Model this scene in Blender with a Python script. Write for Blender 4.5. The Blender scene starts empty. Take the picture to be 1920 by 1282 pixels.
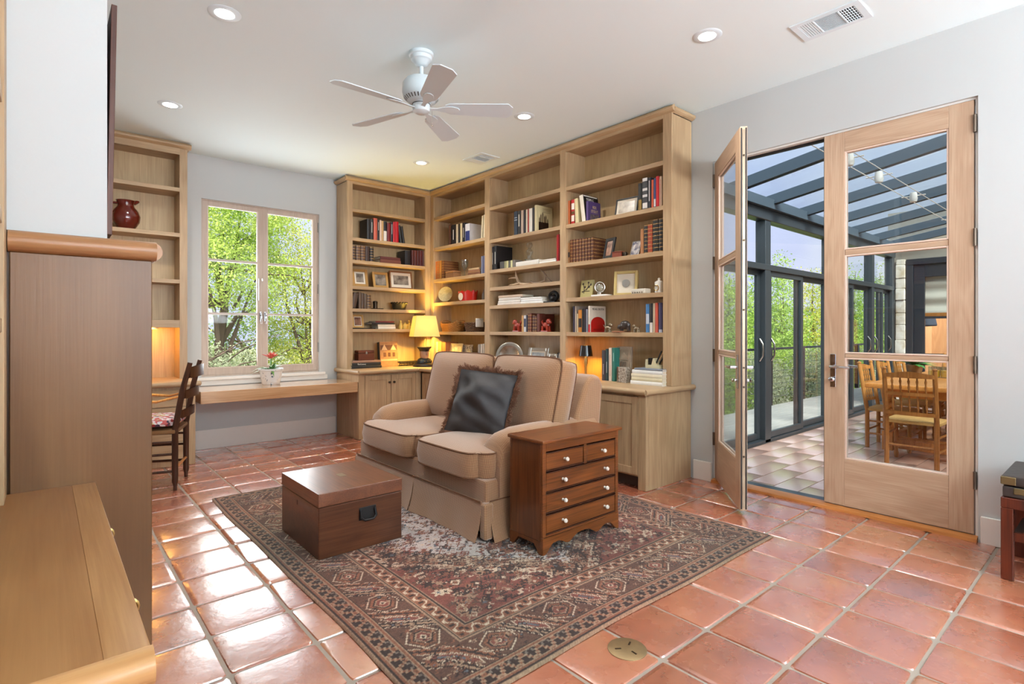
import bpy, bmesh, math, random
import numpy as np
from mathutils import Vector, Matrix, Euler
random.seed(7); rng = np.random.default_rng(7)
sc = bpy.context.scene
C = sc.collection
PI = math.pi
# ------------------------------------------------------------------ camera
FPX, CXP, HYP, CAMZ = 1017.9, 960.0, 619.0, 1.2
TH = math.atan2(CXP - 82.0, FPX)
cd = bpy.data.cameras.new('camera'); cam = bpy.data.objects.new('camera', cd); C.objects.link(cam)
cam.location = (0, 0, CAMZ); cam.rotation_euler = (PI / 2, 0, -TH)
cd.sensor_fit = 'HORIZONTAL'; cd.sensor_width = 36; cd.lens = 36 * FPX / 1920
cd.shift_y = -(641 - HYP) / 1920; cd.clip_start = 0.05; cd.clip_end = 300
sc.camera = cam
# ------------------------------------------------------------------ look
vs = sc.view_settings
vs.view_transform = 'Standard'; vs.look = 'None'; vs.gamma = 1; vs.use_curve_mapping = False
vs.exposure = 0.76
sc.cycles.max_bounces = 6; sc.cycles.diffuse_bounces = 4; sc.cycles.glossy_bounces = 2; sc.cycles.adaptive_threshold = .05
sc.cycles.transmission_bounces = 8; sc.cycles.transparent_max_bounces = 12
sc.cycles.sample_clamp_indirect = 4.0; sc.cycles.caustics_reflective = False; sc.cycles.caustics_refractive = False
sc.cycles.use_denoising = True
# ------------------------------------------------------------------ sky
w = bpy.data.worlds.new('sky'); sc.world = w; w.use_nodes = True
nt = w.node_tree; nt.nodes.clear()
def N(nt, t, **k):
    n = nt.nodes.new(t)
    for a, b in k.items(): setattr(n, a, b)
    return n
tc = N(nt, 'ShaderNodeTexCoord'); sp = N(nt, 'ShaderNodeSeparateXYZ'); nt.links.new(tc.outputs['Generated'], sp.inputs[0])
rp = N(nt, 'ShaderNodeValToRGB'); nt.links.new(sp.outputs['Z'], rp.inputs[0])
rp.color_ramp.elements[0].position = 0.0; rp.color_ramp.elements[0].color = (0.53, 0.58, 0.82, 1)
rp.color_ramp.elements[1].position = 0.9; rp.color_ramp.elements[1].color = (0.52, 0.68, 0.86, 1)
nz = N(nt, 'ShaderNodeTexNoise'); nz.inputs['Scale'].default_value = 3.0; nz.inputs['Detail'].default_value = 4
nt.links.new(tc.outputs['Generated'], nz.inputs['Vector'])
cr = N(nt, 'ShaderNodeValToRGB'); nt.links.new(nz.outputs['Fac'], cr.inputs[0])
cr.color_ramp.elements[0].position = 0.42; cr.color_ramp.elements[0].color = (0, 0, 0, 1)
cr.color_ramp.elements[1].position = 0.62; cr.color_ramp.elements[1].color = (1, 1, 1, 1)
mx = N(nt, 'ShaderNodeMix', data_type='RGBA'); nt.links.new(cr.outputs[0], mx.inputs[0])
nt.links.new(rp.outputs[0], mx.inputs[6]); mx.inputs[7].default_value = (0.72, 0.79, 0.86, 1)
bg = N(nt, 'ShaderNodeBackground'); bg.inputs[1].default_value = 0.8; nt.links.new(mx.outputs[2], bg.inputs[0])
wo = N(nt, 'ShaderNodeOutputWorld'); nt.links.new(bg.outputs[0], wo.inputs[0])
def light(name, kind, loc, energy, color=(1, 1, 1), rot=(0, 0, 0), **k):
    l = bpy.data.lights.new(name, kind); l.energy = energy; l.color = color
    for a, b in k.items(): setattr(l, a, b)
    o = bpy.data.objects.new(name, l); C.objects.link(o); o.location = loc; o.rotation_euler = rot
    return o
# soft sun behind thin cloud, from behind the camera
light('sun', 'SUN', (0, -5, 20), 6.0, (1.0, 0.96, 0.88), (math.radians(46), 0, math.radians(-28)), angle=math.radians(35))
# unseen fill lamp behind the camera, added and tilted up to brighten the ceiling
light('rear_ceiling_fill', 'AREA', (1.85, -4.26, 1.62), 720, (0.86, 0.93, 1.0), (PI / 2 + 1.38, 0, 0), shape='RECTANGLE', size=3.9, size_y=2.4)
# daylight entering by the casement window
light('daylight_window', 'AREA', (1.807, 6.55, 1.63), 27, (0.86, 0.93, 1.0), (-PI / 2 - .4, 0, 0), shape='RECTANGLE', size=1.15, size_y=1.75)
# ------------------------------------------------------------------ picture geometry used to read positions off the survey
_fw = Vector((math.sin(TH), math.cos(TH), 0)); _rt = Vector((math.cos(TH), -math.sin(TH), 0)); _up = Vector((0, 0, 1))
def ray(px, py): return _fw + (px - CXP) / FPX * _rt + (HYP - py) / FPX * _up
def atz(px, py, z=0.0): d = ray(px, py); return d * ((z - CAMZ) / d.z) + Vector((0, 0, CAMZ))
def atx(px, py, X): d = ray(px, py); return d * (X / d.x) + Vector((0, 0, CAMZ))
def aty(px, py, Y): d = ray(px, py); return d * (Y / d.y) + Vector((0, 0, CAMZ))
def pix(p):
    p = Vector(p) - Vector((0, 0, CAMZ)); k = p.dot(_fw)
    return (CXP + FPX * p.dot(_rt) / k, HYP - FPX * p.z / k, k) if k > .05 else (-9999, -9999, k)
# ------------------------------------------------------------------ materials
MAT = {}
def s2l(c): return tuple((x / 255 / 12.92) if x / 255 <= .04045 else ((x / 255 + .055) / 1.055) ** 2.4 for x in c)
def new(name):
    m = bpy.data.materials.new(name); m.use_nodes = True; nt = m.node_tree
    return m, nt, nt.nodes['Principled BSDF']
def pm(name, rgb, rough=.5, metal=0, noise=0.0, nscale=8.0, bump=0.0, bscale=60., spec=.5, coat=0, emit=None, estr=0, sss=None, aniso=(1, 1, 1)):
    """plain principled material; rgb in sRGB 0-255, optional mottling and fine relief"""
    if name in MAT: return MAT[name]
    m, nt, b = new(name); c = s2l(rgb)
    b.inputs['Base Color'].default_value = (*c, 1); b.inputs['Roughness'].default_value = rough
    b.inputs['Metallic'].default_value = metal; b.inputs['Specular IOR Level'].default_value = spec
    b.inputs['Coat Weight'].default_value = coat
    if emit: b.inputs['Emission Color'].default_value = (*s2l(emit), 1); b.inputs['Emission Strength'].default_value = estr
    if noise or bump:
        tcn = N(nt, 'ShaderNodeTexCoord'); mp = N(nt, 'ShaderNodeMapping'); nt.links.new(tcn.outputs['Object'], mp.inputs[0]); mp.inputs['Scale'].default_value = aniso
    if noise:
        n1 = N(nt, 'ShaderNodeTexNoise'); n1.inputs['Scale'].default_value = nscale; n1.inputs['Detail'].default_value = 5; nt.links.new(mp.outputs[0], n1.inputs['Vector'])
        mx = N(nt, 'ShaderNodeMix', data_type='RGBA'); nt.links.new(n1.outputs['Fac'], mx.inputs[0])
        mx.inputs[6].default_value = (*[max(0, x * (1 - noise)) for x in c], 1); mx.inputs[7].default_value = (*[min(1, x * (1 + noise)) for x in c], 1)
        nt.links.new(mx.outputs[2], b.inputs['Base Color'])
    if bump:
        n2 = N(nt, 'ShaderNodeTexNoise'); n2.inputs['Scale'].default_value = bscale; n2.inputs['Detail'].default_value = 3; nt.links.new(mp.outputs[0], n2.inputs['Vector'])
        bp = N(nt, 'ShaderNodeBump'); bp.inputs['Strength'].default_value = bump; bp.inputs['Distance'].default_value = .004
        nt.links.new(n2.outputs['Fac'], bp.inputs['Height']); nt.links.new(bp.outputs[0], b.inputs['Normal'])
    MAT[name] = m; return m
def wood(name, light_rgb, dark_rgb, axis='z', rough=.42, ring=1.0, fine=1.0, coat=0.0, spec=.4, knots=False, fa=.75, sa=.075, crgh=None, cior=None):
    """grain that runs along one axis: broad cathedral figure + fine pores"""
    if name in MAT: return MAT[name]
    m, nt, b = new(name); L, D = s2l(light_rgb), s2l(dark_rgb)
    tcn = N(nt, 'ShaderNodeTexCoord'); mp = N(nt, 'ShaderNodeMapping'); nt.links.new(tcn.outputs['Object'], mp.inputs[0])
    i = 'xyz'.index(axis); s1 = [3.2 * ring] * 3; s1[i] = .55 * ring; mp.inputs['Scale'].default_value = s1
    n1 = N(nt, 'ShaderNodeTexNoise'); n1.inputs['Scale'].default_value = 1.6; n1.inputs['Detail'].default_value = 2; n1.inputs['Distortion'].default_value = .6; nt.links.new(mp.outputs[0], n1.inputs['Vector'])
    sn = N(nt, 'ShaderNodeMath', operation='MULTIPLY'); sn.inputs[1].default_value = 34; nt.links.new(n1.outputs['Fac'], sn.inputs[0])
    si = N(nt, 'ShaderNodeMath', operation='SINE'); nt.links.new(sn.outputs[0], si.inputs[0])
    mp2 = N(nt, 'ShaderNodeMapping'); nt.links.new(tcn.outputs['Object'], mp2.inputs[0]); s2 = [150 * fine] * 3; s2[i] = 4 * fine; mp2.inputs['Scale'].default_value = s2
    n2 = N(nt, 'ShaderNodeTexNoise'); n2.inputs['Scale'].default_value = 1.0; n2.inputs['Detail'].default_value = 3; nt.links.new(mp2.outputs[0], n2.inputs['Vector'])
    n3 = N(nt, 'ShaderNodeTexNoise'); n3.inputs['Scale'].default_value = 1.3; n3.inputs['Detail'].default_value = 2; nt.links.new(tcn.outputs['Object'], n3.inputs['Vector'])
    a1 = N(nt, 'ShaderNodeMath', operation='MULTIPLY_ADD'); nt.links.new(si.outputs[0], a1.inputs[0]); a1.inputs[1].default_value = sa; fm_ = N(nt, 'ShaderNodeMath', operation='MULTIPLY_ADD'); nt.links.new(n2.outputs['Fac'], fm_.inputs[0]); fm_.inputs[1].default_value = fa; fm_.inputs[2].default_value = .5 * (1 - fa); nt.links.new(fm_.outputs[0], a1.inputs[2])
    a2 = N(nt, 'ShaderNodeMath', operation='MULTIPLY_ADD'); nt.links.new(n3.outputs['Fac'], a2.inputs[0]); a2.inputs[1].default_value = .5; nt.links.new(a1.outputs[0], a2.inputs[2])
    r = N(nt, 'ShaderNodeValToRGB'); nt.links.new(a2.outputs[0], r.inputs[0])
    r.color_ramp.elements[0].position = .48; r.color_ramp.elements[0].color = (*D, 1)
    r.color_ramp.elements[1].position = .98; r.color_ramp.elements[1].color = (*L, 1)
    col = r.outputs[0]
    if knots:
        vo = N(nt, 'ShaderNodeTexVoronoi'); vo.inputs['Scale'].default_value = 4.2; nt.links.new(tcn.outputs['Object'], vo.inputs['Vector'])
        kr = N(nt, 'ShaderNodeValToRGB'); nt.links.new(vo.outputs['Distance'], kr.inputs[0])
        kr.color_ramp.elements[0].position = .04; kr.color_ramp.elements[0].color = (1, 1, 1, 1); kr.color_ramp.elements[1].position = .12; kr.color_ramp.elements[1].color = (0, 0, 0, 1)
        mk = N(nt, 'ShaderNodeMix', data_type='RGBA'); nt.links.new(kr.outputs[0], mk.inputs[0]); nt.links.new(col, mk.inputs[6]); mk.inputs[7].default_value = (*[x * .25 for x in D], 1); col = mk.outputs[2]
    nt.links.new(col, b.inputs['Base Color']); b.inputs['Roughness'].default_value = rough; b.inputs['Coat Weight'].default_value = coat; b.inputs['Specular IOR Level'].default_value = spec
    if crgh is not None: b.inputs['Coat Roughness'].default_value = crgh
    if cior: b.inputs['Coat IOR'].default_value = cior
    bp = N(nt, 'ShaderNodeBump'); bp.inputs['Strength'].default_value = .12; bp.inputs['Distance'].default_value = .002; nt.links.new(n2.outputs['Fac'], bp.inputs['Height']); nt.links.new(bp.outputs[0], b.inputs['Normal'])
    MAT[name] = m; return m
def glass(name, tint=(1, 1, 1), refl=1.0, alpha=0.0):
    """thin window pane: clear with a fresnel reflection"""
    m = bpy.data.materials.new(name); m.use_nodes = True; nt = m.node_tree; nt.nodes.clear()
    t = N(nt, 'ShaderNodeBsdfTransparent'); t.inputs[0].default_value = (*tint, 1)
    g = N(nt, 'ShaderNodeBsdfGlossy'); g.inputs['Roughness'].default_value = .0
    f = N(nt, 'ShaderNodeLayerWeight'); f.inputs[0].default_value = .5
    pw = N(nt, 'ShaderNodeMath', operation='POWER'); nt.links.new(f.outputs['Facing'], pw.inputs[0]); pw.inputs[1].default_value = 5
    mu = N(nt, 'ShaderNodeMath', operation='MULTIPLY_ADD'); nt.links.new(pw.outputs[0], mu.inputs[0]); mu.inputs[1].default_value = .8; mu.inputs[2].default_value = .035 * refl
    mx = N(nt, 'ShaderNodeMixShader'); nt.links.new(mu.outputs[0], mx.inputs[0]); nt.links.new(t.outputs[0], mx.inputs[1]); nt.links.new(g.outputs[0], mx.inputs[2])
    o = N(nt, 'ShaderNodeOutputMaterial'); nt.links.new(mx.outputs[0], o.inputs[0]); MAT[name] = m; return m
OAK_L, OAK_D = (192, 163, 126), (158, 128, 94)
oakz = wood('oak_upright', OAK_L, OAK_D, 'z'); oakx = wood('oak_along_x', OAK_L, OAK_D, 'x'); oaky = wood('oak_along_y', OAK_L, OAK_D, 'y')
oakback = wood('oak_panel', (204, 176, 132), (176, 146, 106), 'z')
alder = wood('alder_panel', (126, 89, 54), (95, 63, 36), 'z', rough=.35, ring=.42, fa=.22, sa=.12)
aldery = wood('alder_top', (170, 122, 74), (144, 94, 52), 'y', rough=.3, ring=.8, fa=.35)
FIR = ((198, 169, 142), (172, 139, 112)); firz = wood('fir_upright', *FIR, 'z', ring=1.3); winw = wood('window_wood', (206, 188, 172), (180, 160, 144), 'z', ring=1.2)
pine = wood('pine_stained', (136, 76, 34), (84, 44, 18), 'x', rough=.3, coat=.3, knots=True); pinez = wood('pine_upright', (118, 66, 32), (74, 39, 17), 'z', rough=.3, coat=.3, knots=True)
trunkw = wood('camphor_wood', (98, 58, 38), (64, 34, 20), 'x', rough=.28, coat=.35)
chairw = wood('dark_chair_wood', (82, 48, 30), (40, 20, 12), 'z', rough=.35)
honeyw = wood('honey_wood', (206, 140, 72), (150, 88, 36), 'z', rough=.35); honeyx = wood('honey_top', (216, 150, 80), (176, 108, 48), 'x', rough=.3)
brownw = wood('brown_frame_wood', (98, 60, 46), (60, 32, 24), 'z', rough=.5)
redw = wood('mahogany', (110, 48, 28), (58, 22, 12), 'z', rough=.35)
wallm = pm('wall_paint', (196, 199, 198), .75, bump=.06, bscale=90)
ceilm = pm('ceiling_paint', (236, 252, 255), .8)
whitem = pm('white_enamel', (236, 234, 228), .35)
fanm = pm('fan_white', (214, 226, 230), .4); ceiltrim = pm('ceiling_trim_white', (226, 240, 246), .45)
blackm = pm('black_metal', (22, 22, 24), .4, metal=.6)
darkalu = pm('dark_aluminium', (74, 82, 88), .38, metal=.5, spec=.5)
chrome = pm('chrome', (210, 214, 220), .12, metal=1)
brass = pm('brass', (190, 160, 100), .3, metal=1)
bronze = pm('bronze_metal', (70, 58, 46), .4, metal=.9)
silver = pm('silver', (200, 196, 188), .22, metal=1)
ceram = pm('white_ceramic', (238, 234, 224), .2, coat=.5)
paper = pm('page_paper', (226, 216, 194), .8, noise=.06, nscale=60, aniso=(1, 1, 12))
black = pm('black_paint', (20, 19, 20), .45)
pane = glass('window_glass', refl=.15); pane_door = glass('door_glass', (.97, .99, .99), 1.2); clearg = glass('clear_glass', (.84, .88, .88), 5.0)
roofg = glass('roof_glass', (.95, .985, 1.0), 1.0)
# ------------------------------------------------------------------ mesh builder and scene tree
class MB:
    def __init__(s): s.v = []; s.f = []
    def add(s, vs, fs):
        b = len(s.v); s.v += [tuple(p) for p in vs]; s.f += [tuple(i + b for i in f) for f in fs]; return s
    def box(s, x0, x1, y0, y1, z0, z1):
        if x1 < x0: x0, x1 = x1, x0
        if y1 < y0: y0, y1 = y1, y0
        if z1 < z0: z0, z1 = z1, z0
        return s.add([(x0, y0, z0), (x1, y0, z0), (x1, y1, z0), (x0, y1, z0), (x0, y0, z1), (x1, y0, z1), (x1, y1, z1), (x0, y1, z1)],
                     [(0, 3, 2, 1), (4, 5, 6, 7), (0, 1, 5, 4), (1, 2, 6, 5), (2, 3, 7, 6), (3, 0, 4, 7)])
    def prism(s, poly, axis, a0, a1):
        """poly: 2-D outline; extruded along axis (x: poly=(y,z), y: poly=(x,z), z: poly=(x,y))"""
        def P(p, a): return {'x': (a, p[0], p[1]), 'y': (p[0], a, p[1]), 'z': (p[0], p[1], a)}[axis]
        n = len(poly); vs = [P(p, a0) for p in poly] + [P(p, a1) for p in poly]
        return s.add(vs, [tuple(range(n))[::-1], tuple(range(n, 2 * n))] + [(i, (i + 1) % n, n + (i + 1) % n, n + i) for i in range(n)])
    def lathe(s, prof, c=(0, 0, 0), n=16, axis='z', sy=1.0):
        vs = []; fs = []; m = len(prof)
        for r, h in prof:
            for k in range(n):
                a = 2 * PI * k / n; x, y = r * math.cos(a), r * math.sin(a) * sy
                p = {'z': (x, y, h), 'x': (h, x, y), 'y': (x, h, y)}[axis]; vs.append((p[0] + c[0], p[1] + c[1], p[2] + c[2]))
        for j in range(m - 1):
            for k in range(n): fs.append((j * n + k, j * n + (k + 1) % n, (j + 1) * n + (k + 1) % n, (j + 1) * n + k))
        if prof[0][0] > 1e-6: fs.append(tuple(range(n))[::-1])
        if prof[-1][0] > 1e-6: fs.append(tuple((m - 1) * n + k for k in range(n)))
        return s.add(vs, fs)
    def tube(s, path, r, n=8, closed=False, flat=1.0):
        P = [Vector(p) for p in path]; m = len(P); R = r if isinstance(r, (list, tuple)) else [r] * m; vs = []; fs = []
        up = Vector((0, 0, 1)); prev = None
        for j in range(m):
            if closed: t = P[(j + 1) % m] - P[j - 1]
            else: t = P[min(j + 1, m - 1)] - P[max(j - 1, 0)]
            t.normalize()
            if prev is None:
                a = up if abs(t.z) < .9 else Vector((1, 0, 0)); u = t.cross(a).normalized()
            else:
                u = (prev - t * prev.dot(t)); u = u.normalized() if u.length > 1e-6 else t.cross(up).normalized()
            prev = u; v = t.cross(u)
            for k in range(n):
                a = 2 * PI * k / n; vs.append(P[j] + u * (R[j] * math.cos(a)) + v * (R[j] * flat * math.sin(a)))
        for j in range(m if closed else m - 1):
            q = (j + 1) % m
            for k in range(n): fs.append((j * n + k, j * n + (k + 1) % n, q * n + (k + 1) % n, q * n + k))
        if not closed: fs += [tuple(range(n))[::-1], tuple((m - 1) * n + k for k in range(n))]
        return s.add(vs, fs)
    def bar(s, p, q, w, h):
        """square bar between two points; w across (level), h across (upright)"""
        p, q = Vector(p), Vector(q); t = (q - p).normalized(); a = Vector((0, 0, 1)) if abs(t.z) < .95 else Vector((0, 1, 0))
        u = t.cross(a).normalized() * (w / 2); v = u.cross(t).normalized() * (h / 2)
        vs = [p - u - v, p + u - v, p + u + v, p - u + v, q - u - v, q + u - v, q + u + v, q - u + v]
        return s.add(vs, [(0, 3, 2, 1), (4, 5, 6, 7), (0, 1, 5, 4), (1, 2, 6, 5), (2, 3, 7, 6), (3, 0, 4, 7)])
    def ball(s, c, r, n=10, m=7):
        r = (r, r, r) if isinstance(r, (int, float)) else r
        vs = [(c[0], c[1], c[2] - r[2])]; fs = []
        for j in range(1, m):
            a = PI * j / m - PI / 2
            for k in range(n): b = 2 * PI * k / n; vs.append((c[0] + r[0] * math.cos(a) * math.cos(b), c[1] + r[1] * math.cos(a) * math.sin(b), c[2] + r[2] * math.sin(a)))
        vs.append((c[0], c[1], c[2] + r[2])); t = len(vs) - 1
        for k in range(n): fs.append((0, 1 + (k + 1) % n, 1 + k)); fs.append((t, 1 + (m - 2) * n + k, 1 + (m - 2) * n + (k + 1) % n))
        for j in range(m - 2):
            for k in range(n): fs.append((1 + j * n + k, 1 + j * n + (k + 1) % n, 1 + (j + 1) * n + (k + 1) % n, 1 + (j + 1) * n + k))
        return s.add(vs, fs)
    def grid(s, fn, nu, nv, closed_u=False):
        vs = [fn(i / nu, j / nv) for j in range(nv + 1) for i in range(nu + 1)]; k = nu + 1
        return s.add(vs, [(j * k + i, j * k + i + 1, (j + 1) * k + i + 1, (j + 1) * k + i) for j in range(nv) for i in range(nu)])
    def xf(s, M): s.v = [tuple(M @ Vector(p)) for p in s.v]; return s
    def mesh(s, name, mat=None, bevel=0.0, seg=1, smooth=35):
        me = bpy.data.meshes.new(name); me.from_pydata(s.v, [], s.f)
        if bevel:
            bm = bmesh.new(); bm.from_mesh(me)
            bmesh.ops.bevel(bm, geom=[e for e in bm.edges if len(e.link_faces) == 2 and e.calc_face_angle(0) > .5], offset=bevel, segments=seg, profile=.5, affect='EDGES', clamp_overlap=True)
            bm.to_mesh(me); bm.free()
        if smooth:
            me.polygons.foreach_set('use_smooth', [True] * len(me.polygons)); me.set_sharp_from_angle(angle=math.radians(smooth))
        if mat: me.materials.append(mat)
        return me
    def build(s, name, mat, parent=None, bevel=0.0, seg=1, smooth=35):
        o = bpy.data.objects.new(name, s.mesh(name, mat, bevel, seg, smooth)); C.objects.link(o)
        if bevel and seg > 1: o.modifiers.new('weighted_normals', 'WEIGHTED_NORMAL').keep_sharp = True
        if parent is not None: adopt(o, parent)
        return o
WORLD = {}
def wmat(o): return WORLD.get(o.name, Matrix())
def adopt(o, parent):
    """children of things laid out in room coordinates keep those coordinates"""
    o.parent = parent; o.matrix_parent_inverse = wmat(parent).inverted()
def tag(o, label, cat, group=None, kind=None):
    if label: o['label'] = label
    if cat: o['category'] = cat
    if group: o['group'] = group
    if kind: o['kind'] = kind
    return o
def thing(name, label, cat, loc=(0, 0, 0), rotz=0.0, group=None):
    o = bpy.data.objects.new(name, None); C.objects.link(o); o.empty_display_size = .05
    o.location = loc; o.rotation_euler = (0, 0, rotz); tag(o, label, cat, group); return o
def wthing(name, label, cat, base, group=None):
    o = thing(name, label, cat, base, 0, group); WORLD[o.name] = Matrix.Translation(base); return o
def struct(name, mb, mat, **k): o = mb.build(name, mat, **k); o['kind'] = 'structure'; return o
def copy_thing(o, loc, rotz=None, label=None):
    r = o.copy(); C.objects.link(r); r.location = loc
    if rotz is not None: r.rotation_euler = (0, 0, rotz)
    if label: r['label'] = label
    for ch in o.children:
        c = ch.copy(); C.objects.link(c); c.parent = r
        for g in ch.children: d = g.copy(); C.objects.link(d); d.parent = c
    return r
def text(name, body, size, mat, parent, M, extrude=.0004, sx=1.0):
    """flat lettering as a thin mesh; M puts the letter plane in place (local x = reading direction, y = up)"""
    cu = bpy.data.curves.new(name, 'FONT'); cu.body = body; cu.size = size; cu.extrude = extrude; cu.align_x = 'CENTER'; cu.align_y = 'CENTER'; cu.resolution_u = 2
    t = bpy.data.objects.new(name, cu); me = bpy.data.meshes.new_from_object(t); bpy.data.objects.remove(t); bpy.data.curves.remove(cu)
    me.transform(M @ Matrix.Diagonal((sx, 1, 1, 1))); me.materials.clear(); me.materials.append(mat); me.name = name
    o = bpy.data.objects.new(name, me); C.objects.link(o); adopt(o, parent); return o
def cushion_mb(hx, hy, hz, edge=.45, pw=4, n=12, bulge=.012, rnd=.12, fn=None):
    """upholstered cushion: crowned top and bottom, boxed and bulging sides"""
    mb = MB(); V = []; idx = {}
    def P(u, v, w):
        k = rnd * (abs(u) ** 6) * (abs(v) ** 6); x, y = u * (1 - k * .5) * hx, v * (1 - k * .5) * hy
        z = w * hz * (edge + (1 - edge) * (1 - abs(u) ** pw) * (1 - abs(v) ** pw)); p = Vector((x, y, z)); return fn(p) if fn else p
    g = [[-1 + 2 * i / n for i in range(n + 1)] for _ in (0,)][0]
    for w in (1, -1):
        for j in range(n + 1):
            for i in range(n + 1): idx[(i, j, w)] = len(V); V.append(P(g[i], g[j], w))
    F = []
    for j in range(n):
        for i in range(n):
            F.append((idx[i, j, 1], idx[i + 1, j, 1], idx[i + 1, j + 1, 1], idx[i, j + 1, 1])); F.append((idx[i, j + 1, -1], idx[i + 1, j + 1, -1], idx[i + 1, j, -1], idx[i, j, -1]))
    ring = [(i, 0) for i in range(n)] + [(n, j) for j in range(n)] + [(n - i, n) for i in range(n)] + [(0, n - j) for j in range(n)]
    mid = []
    for (i, j) in ring:
        a, b = V[idx[i, j, 1]], V[idx[i, j, -1]]; c = (a + b) / 2; u, v = g[i], g[j]
        d = Vector((u if abs(u) > .99 else 0, v if abs(v) > .99 else 0, 0)); d = d.normalized() if d.length else d
        mid.append(len(V)); V.append(c + d * bulge)
    m = len(ring)
    for k in range(m):
        q = (k + 1) % m
        F.append((idx[(*ring[k], -1)], idx[(*ring[q], -1)], mid[q], mid[k])); F.append((mid[k], mid[q], idx[(*ring[q], 1)], idx[(*ring[k], 1)]))
    mb.add(V, F)
    top = [V[idx[(*r, 1)]] for r in ring]; bot = [V[idx[(*r, -1)]] for r in ring]
    return mb, top, bot
# ------------------------------------------------------------------ room shell
XL, XR, YN, YB, ZC = -0.40, 4.02, -4.2, 6.20, 2.968
grout = pm('grout', (156, 142, 128), .75, noise=.12, nscale=20)
fl = MB().box(XL - .1, XR + .14, YN - .1, YB + .1, -.16, -.007); floor = struct('floor', fl, grout, smooth=0)
struct('ceiling', MB().box(XL - .12, XR + .14, YN - .12, YB + .16, ZC, ZC + .14), ceilm, smooth=0)
DY0, DY1, DZ = .606, 2.222, 2.535          # garden door opening
rw = MB().box(XR, XR + .14, YN - .12, DY0, -.1, ZC).box(XR, XR + .14, DY1, YB + .16, -.1, ZC).box(XR, XR + .14, DY0, DY1, DZ, ZC)
struct('wall_right', rw, wallm, smooth=0)
WX0, WX1, WZ0, WZ1 = 1.205, 2.408, .725, 2.535
bw = MB().box(XL - .12, WX0, YB, YB + .16, -.1, ZC).box(WX1, XR, YB, YB + .16, -.1, ZC).box(WX0, WX1, YB, YB + .16, -.1, WZ0).box(WX0, WX1, YB, YB + .16, WZ1, ZC)
struct('wall_back', bw, wallm, smooth=0)
struct('wall_left', MB().box(XL - .12, XL, YN - .12, YB + .16, -.1, ZC), wallm, smooth=0)
nw = MB().box(XL, -.1, YN - .12, YN, -.1, ZC).box(3.8, XR, YN - .12, YN, -.1, ZC).box(-.1, 3.8, YN - .12, YN, -.1, .42).box(-.1, 3.8, YN - .12, YN, 2.82, ZC)
struct('wall_front', nw, wallm, smooth=0)
wf = MB()
for x in (-.1, 1.16, 2.42, 3.72): wf.box(x, x + .08, YN - .09, YN - .03, .42, 2.82)
wr = struct('added_rear_window', wf.box(-.1, 3.8, YN - .09, YN - .03, .42, .5).box(-.1, 3.8, YN - .09, YN - .03, 2.74, 2.82), firz)  # unseen window frame, added as an opening for the rear fill lamp
# base boards
def bboard(name, x0, x1, y0, y1, h=.15):
    struct(name, MB().box(x0, x1, y0, y1, -.004, h), whitem, bevel=.006, seg=2)
bboard('baseboard_right', XR - .018, XR, YN, DY0 - .012); bboard('baseboard_right_far', XR - .018, XR, DY1 + .004, 2.385)
bboard('baseboard_back', 1.03, 2.6, YB - .016, YB, .19)
# ------------------------------------------------------------------ saltillo tiles
def tile_material():
    m, nt, b = new('saltillo_tile')
    oi = N(nt, 'ShaderNodeObjectInfo'); g = N(nt, 'ShaderNodeNewGeometry')
    n1 = N(nt, 'ShaderNodeTexNoise'); n1.inputs['Scale'].default_value = 3.5; n1.inputs['Detail'].default_value = 5; nt.links.new(g.outputs['Position'], n1.inputs['Vector'])
    ad = N(nt, 'ShaderNodeMath', operation='MULTIPLY_ADD'); nt.links.new(oi.outputs['Random'], ad.inputs[0]); ad.inputs[1].default_value = .62; nt.links.new(n1.outputs['Fac'], ad.inputs[2])
    sb = N(nt, 'ShaderNodeMath', operation='SUBTRACT'); nt.links.new(ad.outputs[0], sb.inputs[0]); sb.inputs[1].default_value = .3
    r = N(nt, 'ShaderNodeValToRGB'); nt.links.new(sb.outputs[0], r.inputs[0]); e = r.color_ramp.elements
    e[0].position = .1; e[0].color = (*s2l((146, 80, 56)), 1); e[1].position = .9; e[1].color = (*s2l((196, 132, 94)), 1)
    for p, c in ((.36, (170, 95, 67)), (.6, (184, 107, 76))): q = e.new(p); q.color = (*s2l(c), 1)
    nt.links.new(r.outputs[0], b.inputs['Base Color'])
    n2 = N(nt, 'ShaderNodeTexNoise'); n2.inputs['Scale'].default_value = 9; n2.inputs['Detail'].default_value = 4; nt.links.new(g.outputs['Position'], n2.inputs['Vector'])
    mr = N(nt, 'ShaderNodeMapRange'); nt.links.new(n2.outputs['Fac'], mr.inputs[0]); mr.inputs[3].default_value = .18; mr.inputs[4].default_value = .36
    nt.links.new(mr.outputs[0], b.inputs['Roughness']); b.inputs['Specular IOR Level'].default_value = .8; b.inputs['Coat Weight'].default_value = 1.0; b.inputs['Coat IOR'].default_value = 2.5; b.inputs['Coat Roughness'].default_value = .24
    bp = N(nt, 'ShaderNodeBump'); bp.inputs['Strength'].default_value = .22; bp.inputs['Distance'].default_value = .012; nt.links.new(n2.outputs['Fac'], bp.inputs['Height'])
    n3 = N(nt, 'ShaderNodeTexNoise'); n3.inputs['Scale'].default_value = 55; n3.inputs['Detail'].default_value = 4; nt.links.new(g.outputs['Position'], n3.inputs['Vector'])
    b2 = N(nt, 'ShaderNodeBump'); b2.inputs['Strength'].default_value = .12; b2.inputs['Distance'].default_value = .003; nt.links.new(n3.outputs['Fac'], b2.inputs['Height']); nt.links.new(bp.outputs[0], b2.inputs['Normal'])
    nt.links.new(b2.outputs[0], b.inputs['Normal']); nt.links.new(b2.outputs[0], b.inputs['Coat Normal'])
    return m
tilem = tile_material()
PX, PY, X0T, Y0T = .305, .3115, .797, .52
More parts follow.
